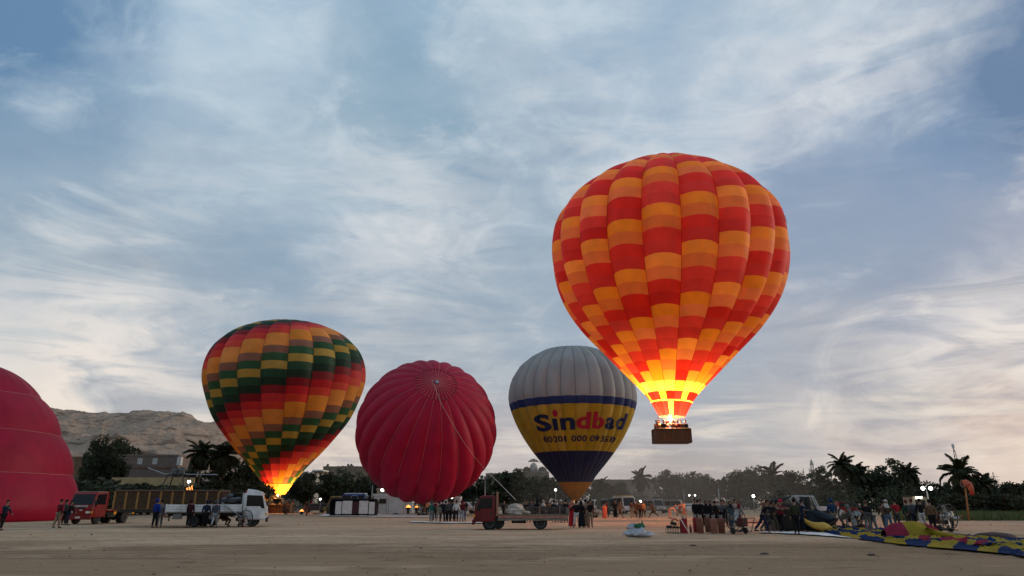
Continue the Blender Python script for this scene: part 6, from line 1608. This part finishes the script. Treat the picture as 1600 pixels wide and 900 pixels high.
# ---------------------------------------------------------------- people
def skin(name, V, E, Rr, sub=1, mat_=None):
    me = bpy.data.meshes.new(name); me.from_pydata([tuple(v) for v in V], E, []); o = bpy.data.objects.new(name, me); COL.objects.link(o)
    o.modifiers.new('s', 'SKIN'); d = me.skin_vertices[0].data
    for i, r in enumerate(Rr): d[i].radius = (r, r) if not isinstance(r, tuple) else r
    d[0].use_root = True
    if sub: m = o.modifiers.new('u', 'SUBSURF'); m.levels = sub
    return o
PEND = []
def bake(o, m):
    PEND.append((o, m)); return o
POSES = {}
def pose(name, lean=0, th=(4, -4), kb=(2, 2), sa=(3, 3), eb=(12, 12), oa=(8, 8), head=0, spread=.10):
    a = radians(lean); td = Vector((0, -sin(a), cos(a))); P = Vector((0, 0, .92))
    leg = []
    for i, s in enumerate((-1, 1)):
        h = P+Vector((s*.09, 0, -.03)); t = radians(th[i]); k = h+Vector((s*(spread-.09)*.5, -sin(t)*.42, -cos(t)*.42)); u = t-radians(kb[i]); an = k+Vector((s*(spread-.09)*.5, -sin(u)*.41, -cos(u)*.41)); leg.append([h, k, an, an+Vector((s*.03, -.15, -.055))])
    dz = .075-min(l[2].z for l in leg); sh = Vector((0, 0, dz)); P = P+sh; leg = [[q+sh for q in l] for l in leg]
    ch = P+td*.40; nb = P+td*.53; ha = a+radians(head); hd = Vector((0, -sin(ha*.8), cos(ha*.8))); nk = nb+hd*.05; hc = nk+hd*.15+Vector((0, -.015, 0)); fw = Vector((0, -cos(ha*.8), -sin(ha*.8)))
    arm = []
    for i, s in enumerate((-1, 1)):
        S = P+td*.46+Vector((s*.185, 0, 0)); t = radians(sa[i]); q = radians(oa[i]); e = S+Vector((s*sin(q), -sin(t)*cos(q), -cos(t)*cos(q)))*.28; u = t+radians(eb[i]); f = Vector((s*sin(q)*.2, -sin(u), -cos(u))).normalized(); w = e+f*.25; arm.append([S, e, w, f])
    V = []; E = []; Rr = []
    def add(p, r, par=None):
        V.append(p); Rr.append(r)
        if par is not None: E.append((par, len(V)-1))
        return len(V)-1
    def grow(limb): return limb
    # body: one continuous skin with fingers, nose and ears
    p0 = add(P, .10); p1 = add(P+td*.2, .10, p0); p2 = add(ch, .115, p1); p3 = add(nb, .06, p2); p4 = add(nk, .052, p3); p5 = add(hc-hd*.075, .062, p4); p6 = add(hc, .084, p5); p7 = add(hc+hd*.085, .062, p6)
    add(hc+fw*.105-hd*.015, .014, p6)
    for s in (-1, 1): add(hc+Vector((s*.095, 0, 0)), .016, p6)
    for i, s in enumerate((-1, 1)):
        h, k, an, to = leg[i]; q = add(h, .085, p0); q = add(k, .055, q); q = add(an, .04, q); add(to, .035, q)
        S, e, w, f = arm[i]; q = add(S, .055, p2); q = add(e, .042, q); q = add(w, .028, q); pm = add(w+f*.06, .032, q)
        sd_ = Vector((s, 0, 0)).cross(f).normalized()
        for j in range(4):
            b = w+f*.10+sd_*(.024-.016*j); c = add(b, .011, pm); add(b+f*(.05+(.012 if j in (1, 2) else -.004))+Vector((-s*.012, 0, 0)), .008, c)
        c = add(w+f*.05+sd_*.045, .012, q); add(w+f*.09+sd_*.06, .009, c)
    D = {'body': bake(skin('body', V, E, Rr), M_SKIN)}
    V, E, Rr = [], [], []
    p0 = add(P-td*.06, .142); p1 = add(P+td*.17, .138, p0); p2 = add(ch, .150, p1); p3 = add(nb-td*.005, .078, p2)
    for i in (0, 1): S, e, w, f = arm[i]; q = add(S+Vector((0, 0, -.01)), .082, p2); q = add(e, .063, q); add(w-f*.01, .05, q)
    D['jacket'] = bake(skin('jacket', V, E, Rr), M_SKIN)
    V, E, Rr = [], [], []
    p0 = add(P, .130)
    for i in (0, 1): h, k, an, to = leg[i]; q = add(h+Vector((0, 0, -.02)), .108, p0); q = add(k, .078, q); add(an+Vector((0, 0, .02)), .062, q)
    D['trousers'] = bake(skin('trousers', V, E, Rr), M_SKIN)
    rg = []; ends = [(leg[0][2]+leg[1][2])/2]
    for j in range(9):
        f = j/8; c = (P+td*.1).lerp(Vector((ends[0].x, ends[0].y, .07)), f); w = .15+.13*f+.02*sin(f*5); sp = abs(leg[0][2].y-leg[1][2].y)*.4*f
        rg.append([c+Vector((w*cos(k)*(1+.05*f*sin(6*k+f*2)), (w*.8+sp)*sin(k)*(1+.07*f*cos(5*k)), .0)) for k in [2*pi*q/22 for q in range(22)]])
    D['robe_skirt'] = MB().rings(rg).data('robe_skirt', M_SKIN, True)
    M = Matrix.Translation(hc) @ Vector((0, 0, 1)).rotation_difference(hd).to_matrix().to_4x4()
    def hb(r, sc, c, cut=None):
        mb = MB(); mb.ball((0, 0, 0), r, 14, 9, sc); bm = mb.bm
        if cut is not None: bmesh.ops.delete(bm, geom=[v for v in bm.verts if v.co.z < cut and v.co.y < -.02], context='VERTS')
        bmesh.ops.transform(bm, matrix=M @ Matrix.Translation(c), verts=bm.verts); return mb
    D['hair'] = hb(.108, (.95, 1.03, .98), (0, .018, .035), -.01).data('hair', M_SKIN, True)
    D['hood'] = hb(.135, (.98, 1.02, 1.12), (0, .025, .0), .03).data('hood', M_SKIN, True)
    mb = hb(.128, (.98, 1.0, 1.15), (0, .02, -.005), .03); mb.rings([[nb+Vector((r*cos(k), r*.75*sin(k), z)) for k in [2*pi*q/14 for q in range(14)]] for r, z in ((.09, .13), (.12, .03), (.17, -.06), (.2, -.14))]); D['headscarf'] = mb.data('headscarf', M_SKIN, True)
    mb = MB(); mb.torus((0, 0, 0), .095, .042, 'z', 16, 7); mb.ball((0, 0, .03), .09, 12, 7, (1, 1, .7)); bmesh.ops.transform(mb.bm, matrix=M @ Matrix.Translation((0, .01, .06)), verts=mb.bm.verts); D['turban'] = mb.data('turban', M_SKIN, True)
    mb = hb(.108, (.97, 1.02, .9), (0, .01, .045), -.0); bm2 = MB(); bm2.box((-.07, -.2, .05), (.07, -.08, .065), .006); bmesh.ops.transform(bm2.bm, matrix=M, verts=bm2.bm.verts)
    vm = {v: mb.bm.verts.new(v.co) for v in bm2.bm.verts}; [mb.bm.faces.new([vm[v] for v in f.verts]) for f in bm2.bm.faces]; D['cap'] = mb.data('cap', M_SKIN, True)
    for i in (0, 1):
        h, k, an, to = leg[i]; c = an.lerp(to, .5); mb = MB(); mb.ball((c.x, c.y-.0, an.z-.045), .06, 10, 6, (.8, 2.2, .62)); D['shoe%d' % i] = mb.data('shoe', M_SKIN, True)
    POSES[name] = D
pose('stand'); pose('idle', lean=2, th=(6, -8), kb=(4, 10), sa=(-4, 8), eb=(20, 16)); pose('pockets', lean=3, sa=(-8, -8), eb=(48, 48), oa=(16, 16), head=6)
pose('phone', lean=4, sa=(25, 25), eb=(100, 100), oa=(4, 4), head=22); pose('walk', lean=6, th=(24, -20), kb=(6, 26), sa=(-22, 24), eb=(14, 28)); pose('stride', lean=14, th=(36, -30), kb=(8, 30), sa=(30, 45), eb=(50, 40))
pose('bend', lean=72, th=(14, -6), kb=(20, 10), sa=(20, 35), eb=(10, 15), head=-14); pose('push', lean=28, th=(26, -26), kb=(20, 14), sa=(78, 84), eb=(14, 8), head=-14); pose('reach', lean=10, th=(8, -8), kb=(4, 4), sa=(70, 20), eb=(22, 30), oa=(14, 6))
pose('crouch', lean=40, th=(96, 80), kb=(126, 112), sa=(50, 60), eb=(30, 40), spread=.16); pose('wide', lean=0, th=(2, -2), sa=(10, 10), eb=(60, 60), oa=(38, 38), spread=.2); pose('raise', sa=(150, 8), eb=(20, 16), oa=(12, 8))
dg = bpy.context.evaluated_depsgraph_get(); dg.update()
for D in POSES.values():
    for k, v in list(D.items()):
        if isinstance(v, bpy.types.Object):
            me = bpy.data.meshes.new_from_object(v.evaluated_get(dg)); me.materials.clear(); me.materials.append(M_SKIN); me.polygons.foreach_set('use_smooth', [True]*len(me.polygons)); me.name = k; D[k] = me
for o, m in PEND: bpy.data.objects.remove(o)
def paint_on(o, m): o.material_slots[0].link = 'OBJECT'; o.material_slots[0].material = m
def person(label, loc, pz='stand', yaw=0, top=(.05, .05, .06), bot=(.04, .04, .05), hk='hair', hc=(.012, .010, .009), garb='jacket', s=1.0, group=None, shoes=True):
    D = POSES[pz]; t = thing('person', label, 'person', loc, radians(yaw), group); t.scale = (s, s, s)
    link('body', D['body'], t)
    paint_on(link('jacket' if garb == 'jacket' else 'robe_top', D['jacket'], t), cloth(top))
    if garb == 'robe': paint_on(link('robe_skirt', D['robe_skirt'], t), cloth(top))
    else: paint_on(link('trousers', D['trousers'], t), cloth(bot))
    paint_on(link(hk, D[hk], t), cloth(hc))
    if shoes:
        for i in (0, 1): paint_on(link('shoe', D['shoe%d' % i], t), cloth((.02, .018, .017)))
    return t
BK = (.012, .012, .014); NV = (.016, .022, .045); DG = (.05, .052, .056); GR = (.16, .16, .165); KH = (.22, .17, .115); WH = (.5, .49, .47); JN = (.10, .15, .22); MR = (.11, .012, .02); OL = (.045, .045, .03); BR = (.10, .055, .035)
TABLE = [
 # px, foot y, pose, yaw, top, bottom, headwear, colour, garment, label
 (1, 828.5, 'reach', 70, NV, BK, 'hair', BK, 'jacket', 'person in navy shirt at the very left edge reaching right'),
 (88, 825, 'idle', 160, MR, KH, 'cap', BK, 'jacket', 'person in dark red jacket and beige trousers before the crimson balloon'),
 (104, 820.5, 'reach', 100, BK, NV, 'hair', BK, 'jacket', 'person in dark clothes reaching to the red truck bumper'),
 (98.5, 820, 'stand', 150, DG, BK, 'hair', BK, 'jacket', 'person half hidden between the dark red jacket and the red truck'),
 (240.5, 824.5, 'stand', 170, (.010, .03, .20), BK, 'hood', (.010, .03, .20), 'jacket', 'person in bright blue hooded jacket left of the white truck'),
 (248, 824, 'idle', 200, GR, (.16, .17, .18), 'hair', BK, 'jacket', 'person in plain grey clothes beside the blue hooded one'),
 (294, 824.5, 'stand', 185, (.035, .010, .016), BK, 'hood', (.035, .010, .016), 'jacket', 'person in dark maroon hood against the white truck bed'),
 (319, 824.5, 'pockets', 175, NV, BK, 'hood', NV, 'jacket', 'person in bulky navy coat against the white truck bed'),
 (325, 823.5, 'wide', 150, BK, BK, 'hair', BK, 'jacket', 'person in black just right of the bulky navy coat'),
 (334, 824.5, 'walk', 200, (.05, .058, .075), (.20, .22, .25), 'hood', (.08, .08, .09), 'jacket', 'person in slate hoodie and pale jeans by the white truck'),
 (349, 822.5, 'crouch', 90, BK, BR, 'hair', BK, 'jacket', 'person crouching in black between the white truck and the fan'),
 (371, 823, 'crouch', 80, DG, DG, 'hood', DG, 'jacket', 'person crouching in grey behind the fan at the white truck'),
 (424, 801.5, 'walk', 60, (.30, .30, .30), BK, 'hair', BK, 'jacket', 'person in pale jacket walking below the glowing banded balloon'),
 (418, 800, 'stand', 0, (.30, .06, .03), BK, 'hair', BK, 'jacket', 'person in red just right of the white truck nose'),
 (444, 803, 'stand', 30, BR, BK, 'hair', BK, 'jacket', 'person in brown right of the glowing balloon basket'),
 (450, 804.5, 'crouch', -70, BR, BR, 'hair', BK, 'jacket', 'person crouching in brown in front of the glowing balloon'),
 (456, 801.5, 'idle', -40, (.2, .05, .03), BK, 'hair', BK, 'jacket', 'person in russet standing right of the crouching one'),
 (436, 800, 'stand', 10, BK, BK, 'hair', BK, 'jacket', 'person in black before the glowing balloon basket'),
 (410, 800, 'idle', 20, BK, BK, 'hair', BK, 'jacket', 'person in black hidden near the white truck windscreen'),
 (478, 801.5, 'wide', 10, BK, BR, 'hair', BK, 'jacket', 'person in black sweater near the little red bottle'),
 (486, 799.5, 'stand', 180, (.55, .01, .02), BK, 'hood', (.5, .01, .02), 'jacket', 'person in vivid red hood left of the tipped padded basket'),
 (504, 799.5, 'stand', 150, (.02, .04, .10), NV, 'hair', BK, 'jacket', 'person in dark blue under the small blue white lamp'),
 (511, 803, 'bend', 70, GR, BR, 'hair', BK, 'jacket', 'person bending at the left end of the tipped padded basket'),
 (614, 799, 'stand', 20, BK, BK, 'hair', BK, 'jacket', 'person in black at the left post of the awning'), (620, 799, 'idle', -20, DG, BK, 'hair', BK, 'jacket', 'person in charcoal in the middle under the awning'), (626, 799.5, 'stand', 180, BK, BK, 'hair', BK, 'jacket', 'person in black at the right post of the awning'),
 (594, 798, 'crouch', 60, BR, BK, 'hair', BK, 'jacket', 'person crouching before the white site cabin'),
 (659.5, 803, 'idle', 30, (.22, .12, .08), BK, 'hair', BK, 'jacket', 'person in tan top behind the fan under the crimson balloon'),
 (664, 804.5, 'stand', 200, BK, WH, 'hair', BK, 'jacket', 'person in black with white trousers behind that fan'),
 (667.5, 806.5, 'stand', 170, (.50, .18, .08), BK, 'hair', BK, 'jacket', 'person in orange top and black trousers left of the green hood'),
 (673.5, 816.5, 'stand', 190, (.020, .10, .08), (.17, .17, .17), 'hood', (.02, .08, .065), 'jacket', 'person in teal green hooded top and grey trousers'),
 (685, 816.5, 'walk', 160, (.20, .18, .13), (.22, .19, .15), 'hair', BK, 'jacket', 'person in beige coat with a black bag in the standing group'),
 (691, 816.5, 'wide', 200, BK, BK, 'hair', BK, 'jacket', 'person in black right of the beige coat'), (695.5, 815.5, 'stand', 175, NV, BK, 'hair', BK, 'jacket', 'person in dark navy in the middle of the standing group'),
 (701, 816.5, 'pockets', 180, DG, BK, 'hair', BK, 'jacket', 'person in charcoal coat left of the white hoodie'), (706.5, 814, 'stand', 170, BK, BK, 'hair', BK, 'jacket', 'person in black peeking left of the white hoodie'),
 (712.5, 816.5, 'pockets', 185, WH, BK, 'hair', BK, 'jacket', 'person in white hoodie and black trousers seen from behind'),
 (721, 816, 'stand', 170, MR, (.25, .29, .33), 'hood', MR, 'jacket', 'person in maroon jacket and pale jeans at the right of the group'), (725, 815, 'idle', 200, BK, JN, 'hair', BK, 'jacket', 'person in black at the right end of the standing group'),
 (679, 812.5, 'stand', 160, MR, BK, 'hair', BK, 'jacket', 'person in maroon behind the teal hooded one'),
 (822, 815, 'stand', 10, BK, BK, 'hair', BK, 'jacket', 'leftmost black head behind the maroon flatbed'), (831, 816, 'idle', -30, DG, BK, 'hair', BK, 'jacket', 'person in charcoal second from left behind the maroon flatbed'), (840, 814, 'stand', 190, BK, BK, 'headscarf', BK, 'jacket', 'black scarfed person behind the middle of the maroon flatbed'),
 (849.5, 815, 'stand', 30, (.20, .19, .18), BK, 'headscarf', WH, 'jacket', 'person with white headscarf behind the maroon flatbed'), (866, 816, 'idle', 170, BK, BK, 'hair', BK, 'jacket', 'person in black left of the white scarf pair behind the flatbed'),
 (858, 813, 'stand', 20, BR, BK, 'hair', BK, 'jacket', 'brown jacketed person behind the flatbed tail'), (870, 815.5, 'stand', -20, DG, BK, 'headscarf', (.42, .42, .42), 'jacket', 'person with pale grey scarf near the flatbed tailgate'), (877, 816, 'stand', 10, DG, BK, 'turban', (.5, .5, .48), 'jacket', 'person in white turban near the flatbed tailgate'),
 (884.5, 816.5, 'stand', 180, BK, BK, 'hair', BK, 'jacket', 'tall person in black at the flatbed tailgate'), (787, 814, 'idle', 90, BK, BK, 'hair', BK, 'jacket', 'person whose legs show under the maroon flatbed'),
 (894, 823.5, 'stand', 170, (.42, .02, .03), (.42, .02, .03), 'headscarf', (.45, .17, .12), 'robe', 'woman in long red dress at the tail of the maroon flatbed'),
 (901, 824, 'wide', 185, BK, WH, 'hair', BK, 'jacket', 'person in black coat and white trousers beside the red dress'), (909, 824, 'stand', 190, BK, BK, 'headscarf', BK, 'robe', 'woman in black robe and black headscarf'),
 (916, 823.5, 'stand', 170, (.26, .17, .11), (.26, .17, .11), 'hair', BK, 'robe', 'person in long tan robe between the black robe and the phone user'), (923, 824, 'phone', 10, BK, KH, 'hair', BK, 'jacket', 'person in black sweater and khaki trousers holding up a phone'),
 (948.5, 808, 'idle', -60, (.13, .02, .02), BK, 'hair', BK, 'jacket', 'person in dark red behind the red orange gas bottle'), (962, 808.5, 'stand', 20, BK, BK, 'hair', BK, 'robe', 'person in dark robe in the dust right of the gas bottle'), (969.5, 809, 'walk', 70, (.10, .075, .055), BR, 'hair', BK, 'jacket', 'person in brown jacket with one leg forward in the dust'),
 (988, 808.5, 'stand', 150, BR, KH, 'hair', BK, 'jacket', 'lone person standing below the ambulance in the dust'), (995, 808.5, 'idle', 20, BR, BR, 'hair', BK, 'jacket', 'left of three people under the dusty floodlight'), (1000.5, 810.5, 'stand', 190, (.06, .03, .02), BK, 'hair', BK, 'jacket', 'tallest middle one of three under the dusty floodlight'), (1006, 809, 'idle', -40, (.50, .20, .09), BR, 'hair', BK, 'jacket', 'person in orange lit top right of the three under the floodlight'),  # orange light is put into the cloth colour of the orange lit top
 (1021, 808.5, 'stride', -80, BR, BR, 'hair', BK, 'jacket', 'person striding left across the dust'), (1047, 810, 'bend', 80, (.62, .32, .20), (.45, .24, .15), 'turban', (.7, .35, .2), 'jacket', 'person in pale clothes bending in the orange light'),  # bending figure's pale clothes carry the orange burner light in their colour
 (1063, 808, 'walk', 60, (.24, .06, .05), KH, 'hair', BK, 'jacket', 'person in red walking in the orange light'), (1070, 810, 'reach', -60, (.62, .28, .15), (.4, .2, .12), 'hair', BK, 'jacket', 'person in pale top beside the red walker in the orange light'),  # pale top and trousers tinted orange, burner light painted into the cloth
 (1088, 822, 'stand', 20, BK, BK, 'hair', BK, 'jacket', 'leftmost person in black behind the gas cylinders'), (1092, 820, 'stand', 200, BK, BK, 'hair', BK, 'jacket', 'second black coat from the left behind the gas cylinders'), (1097, 822, 'idle', -20, BK, BK, 'hair', BK, 'jacket', 'third black coat behind the gas cylinders'), (1105.5, 823, 'stand', 0, BK, BK, 'headscarf', BK, 'robe', 'black veiled woman behind the dark umber cylinder'),
 (1112.5, 823, 'stand', 10, BK, BK, 'headscarf', BK, 'robe', 'black veiled woman left of the white collared person'), (1119, 821.5, 'stand', 190, BK, BK, 'hair', BK, 'jacket', 'tall person in black with short hair behind the palest cylinder'), (1123.5, 820, 'stand', 20, BR, BK, 'headscarf', (.30, .24, .2), 'jacket', 'person in brown with pale scarf behind the right cylinder'),
 (1129.5, 822, 'phone', 10, (.09, .10, .125), BK, 'hair', BK, 'jacket', 'person in slate jacket looking down behind the right cylinder'), (1134.5, 821, 'stand', -20, BK, BK, 'hair', BK, 'jacket', 'person in black left of the big fan'), (1144, 823, 'stand', 10, (.03, .06, .09), BK, 'headscarf', BK, 'robe', 'black scarfed woman with blue front behind the big fan'),
 (1151.5, 822, 'idle', 30, (.32, .24, .22), BK, 'hair', BK, 'jacket', 'person in pale pink top behind the big fan'), (1157, 823, 'stand', -20, (.28, .24, .23), (.2, .18, .17), 'headscarf', (.14, .012, .02), 'robe', 'woman in grey with dark red headscarf behind the big fan'),
 (1194, 833, 'push', 70, BK, NV, 'cap', BK, 'jacket', 'person in black striding to the dark tipped basket'), (1202, 832, 'push', 80, DG, DG, 'hair', BK, 'jacket', 'person in grey just right of the black striding one'),
 (1210, 832, 'push', 75, BR, OL, 'hair', BK, 'jacket', 'person in brown pushing at the dark basket floor'), (1221, 831.5, 'reach', 95, (.20, .015, .025), BK, 'turban', (.55, .01, .04), 'jacket', 'person in red sweater and pink red turban at the dark basket'),
 (1246, 835.5, 'stand', 185, (.035, .038, .022), BK, 'hair', BK, 'jacket', 'person in dark olive coat standing before the dark basket'), (1254, 831, 'reach', 90, NV, NV, 'hair', BK, 'jacket', 'person in navy stooping at the burner frame'),
 (1304, 828, 'idle', 170, (.018, .045, .10), KH, 'hood', (.018, .045, .10), 'jacket', 'person in blue hood and khaki trousers right of the dark basket'), (1322, 824, 'bend', -60, (.42, .40, .38), (.35, .33, .31), 'hair', BK, 'jacket', 'person in pale clothes bending behind the fan with pale hub'),
 (1340, 828, 'crouch', -30, BK, BK, 'hair', (.2, .01, .02), 'jacket', 'person crouching in black behind the fan with pale hub'),
 (1358.5, 833, 'idle', 160, BK, GR, 'hair', (.12, .07, .06), 'jacket', 'person in black top left of the bending grey one'), (1367, 833, 'bend', -80, DG, (.13, .14, .16), 'hair', BK, 'jacket', 'person in grey bent double behind the spread fabric'),
 (1385.5, 830, 'walk', 150, BR, DG, 'hair', BK, 'jacket', 'person in brown walking behind the white ringed hat one'), (1391, 831, 'wide', 10, (.075, .05, .04), JN, 'headscarf', (.48, .46, .44), 'jacket', 'person in brown jacket and jeans with white scarf ring'),
 (1404, 828, 'wide', 185, (.27, .012, .022), DG, 'hair', BK, 'jacket', 'person in wide red jacket seen from behind'), (1422, 827, 'stand', 175, (.025, .05, .045), DG, 'hair', (.1, .02, .02), 'jacket', 'person in dark green left of the slate coat'),
 (1431.5, 827.5, 'pockets', 180, (.06, .07, .085), NV, 'hair', (.1, .03, .03), 'jacket', 'person in slate coat right of the dark green one'), (1444, 828, 'pockets', 165, BK, WH, 'hair', BK, 'jacket', 'person in black jacket and white trousers under the twin floodlights'),
 (1460, 833, 'idle', 160, (.13, .075, .045), BK, 'hair', BK, 'jacket', 'person in brown padded vest behind the fabric mound'), (1479, 829, 'crouch', 60, (.50, .49, .50), BK, 'hair', BK, 'jacket', 'person in white shirt stooping at the right fan cart'),
]
for px, fy, pz, yaw, top, bot, hk, hc, garb, lab in TABLE:
    person(lab, ground(px, fy), pz, yaw+R.uniform(-12, 12), top, bot, hk, hc, garb, R.uniform(.95, 1.03) if 'woman' not in lab else R.uniform(.90, .96))
# passengers stand on the floor of the floating basket
bz = BIG.location
for i, (dx, dy, pz, yaw, top, hk, l) in enumerate([(-1.45, -.45, 'stand', 20, (.30, .14, .08), 'hair', 'passenger in rust top at the left end of the floating basket'), (-1.18, -.40, 'raise', 30, (.45, .22, .10), 'hair', 'passenger in pale orange top waving from the floating basket'), (-.80, -.5, 'stand', -10, BK, 'hair', 'passenger in black left of the burner in the floating basket'), (-.50, -.42, 'stand', 10, (.4, .24, .16), 'hair', 'passenger in pale top just left of the burner in the floating basket'),
          (.12, -.45, 'phone', 0, BR, 'hair', 'passenger in brown looking down below the burner'), (.52, -.5, 'stand', -20, MR, 'hair', 'passenger in maroon right of the burner in the floating basket'), (.85, -.40, 'stand', 15, (.14, .05, .03), 'hair', 'passenger in dark rust third from the right in the floating basket'), (1.28, -.48, 'stand', -30, BK, 'hair', 'passenger in black alone at the right end of the floating basket')]):
    person(l, (bz.x+dx, bz.y+dy, bz.z+.305), pz, yaw, top, BK, hk, BK, 'jacket', 1.02, 'passengers in the floating basket', True)
gz = GREEN.location
for dx, l in [(-1.9, 'leftmost passenger in the glowing banded balloon basket'), (-.9, 'passenger left of the burner in the banded balloon basket'), (.9, 'passenger right of the burner in the banded balloon basket'), (1.9, 'rightmost passenger in the banded balloon basket')]:
    person(l, (gz.x+dx, gz.y-.4, .085), 'stand', R.uniform(-30, 30), BR, BK, 'hair', BK, 'jacket', 1.0, 'passengers of the banded balloon')
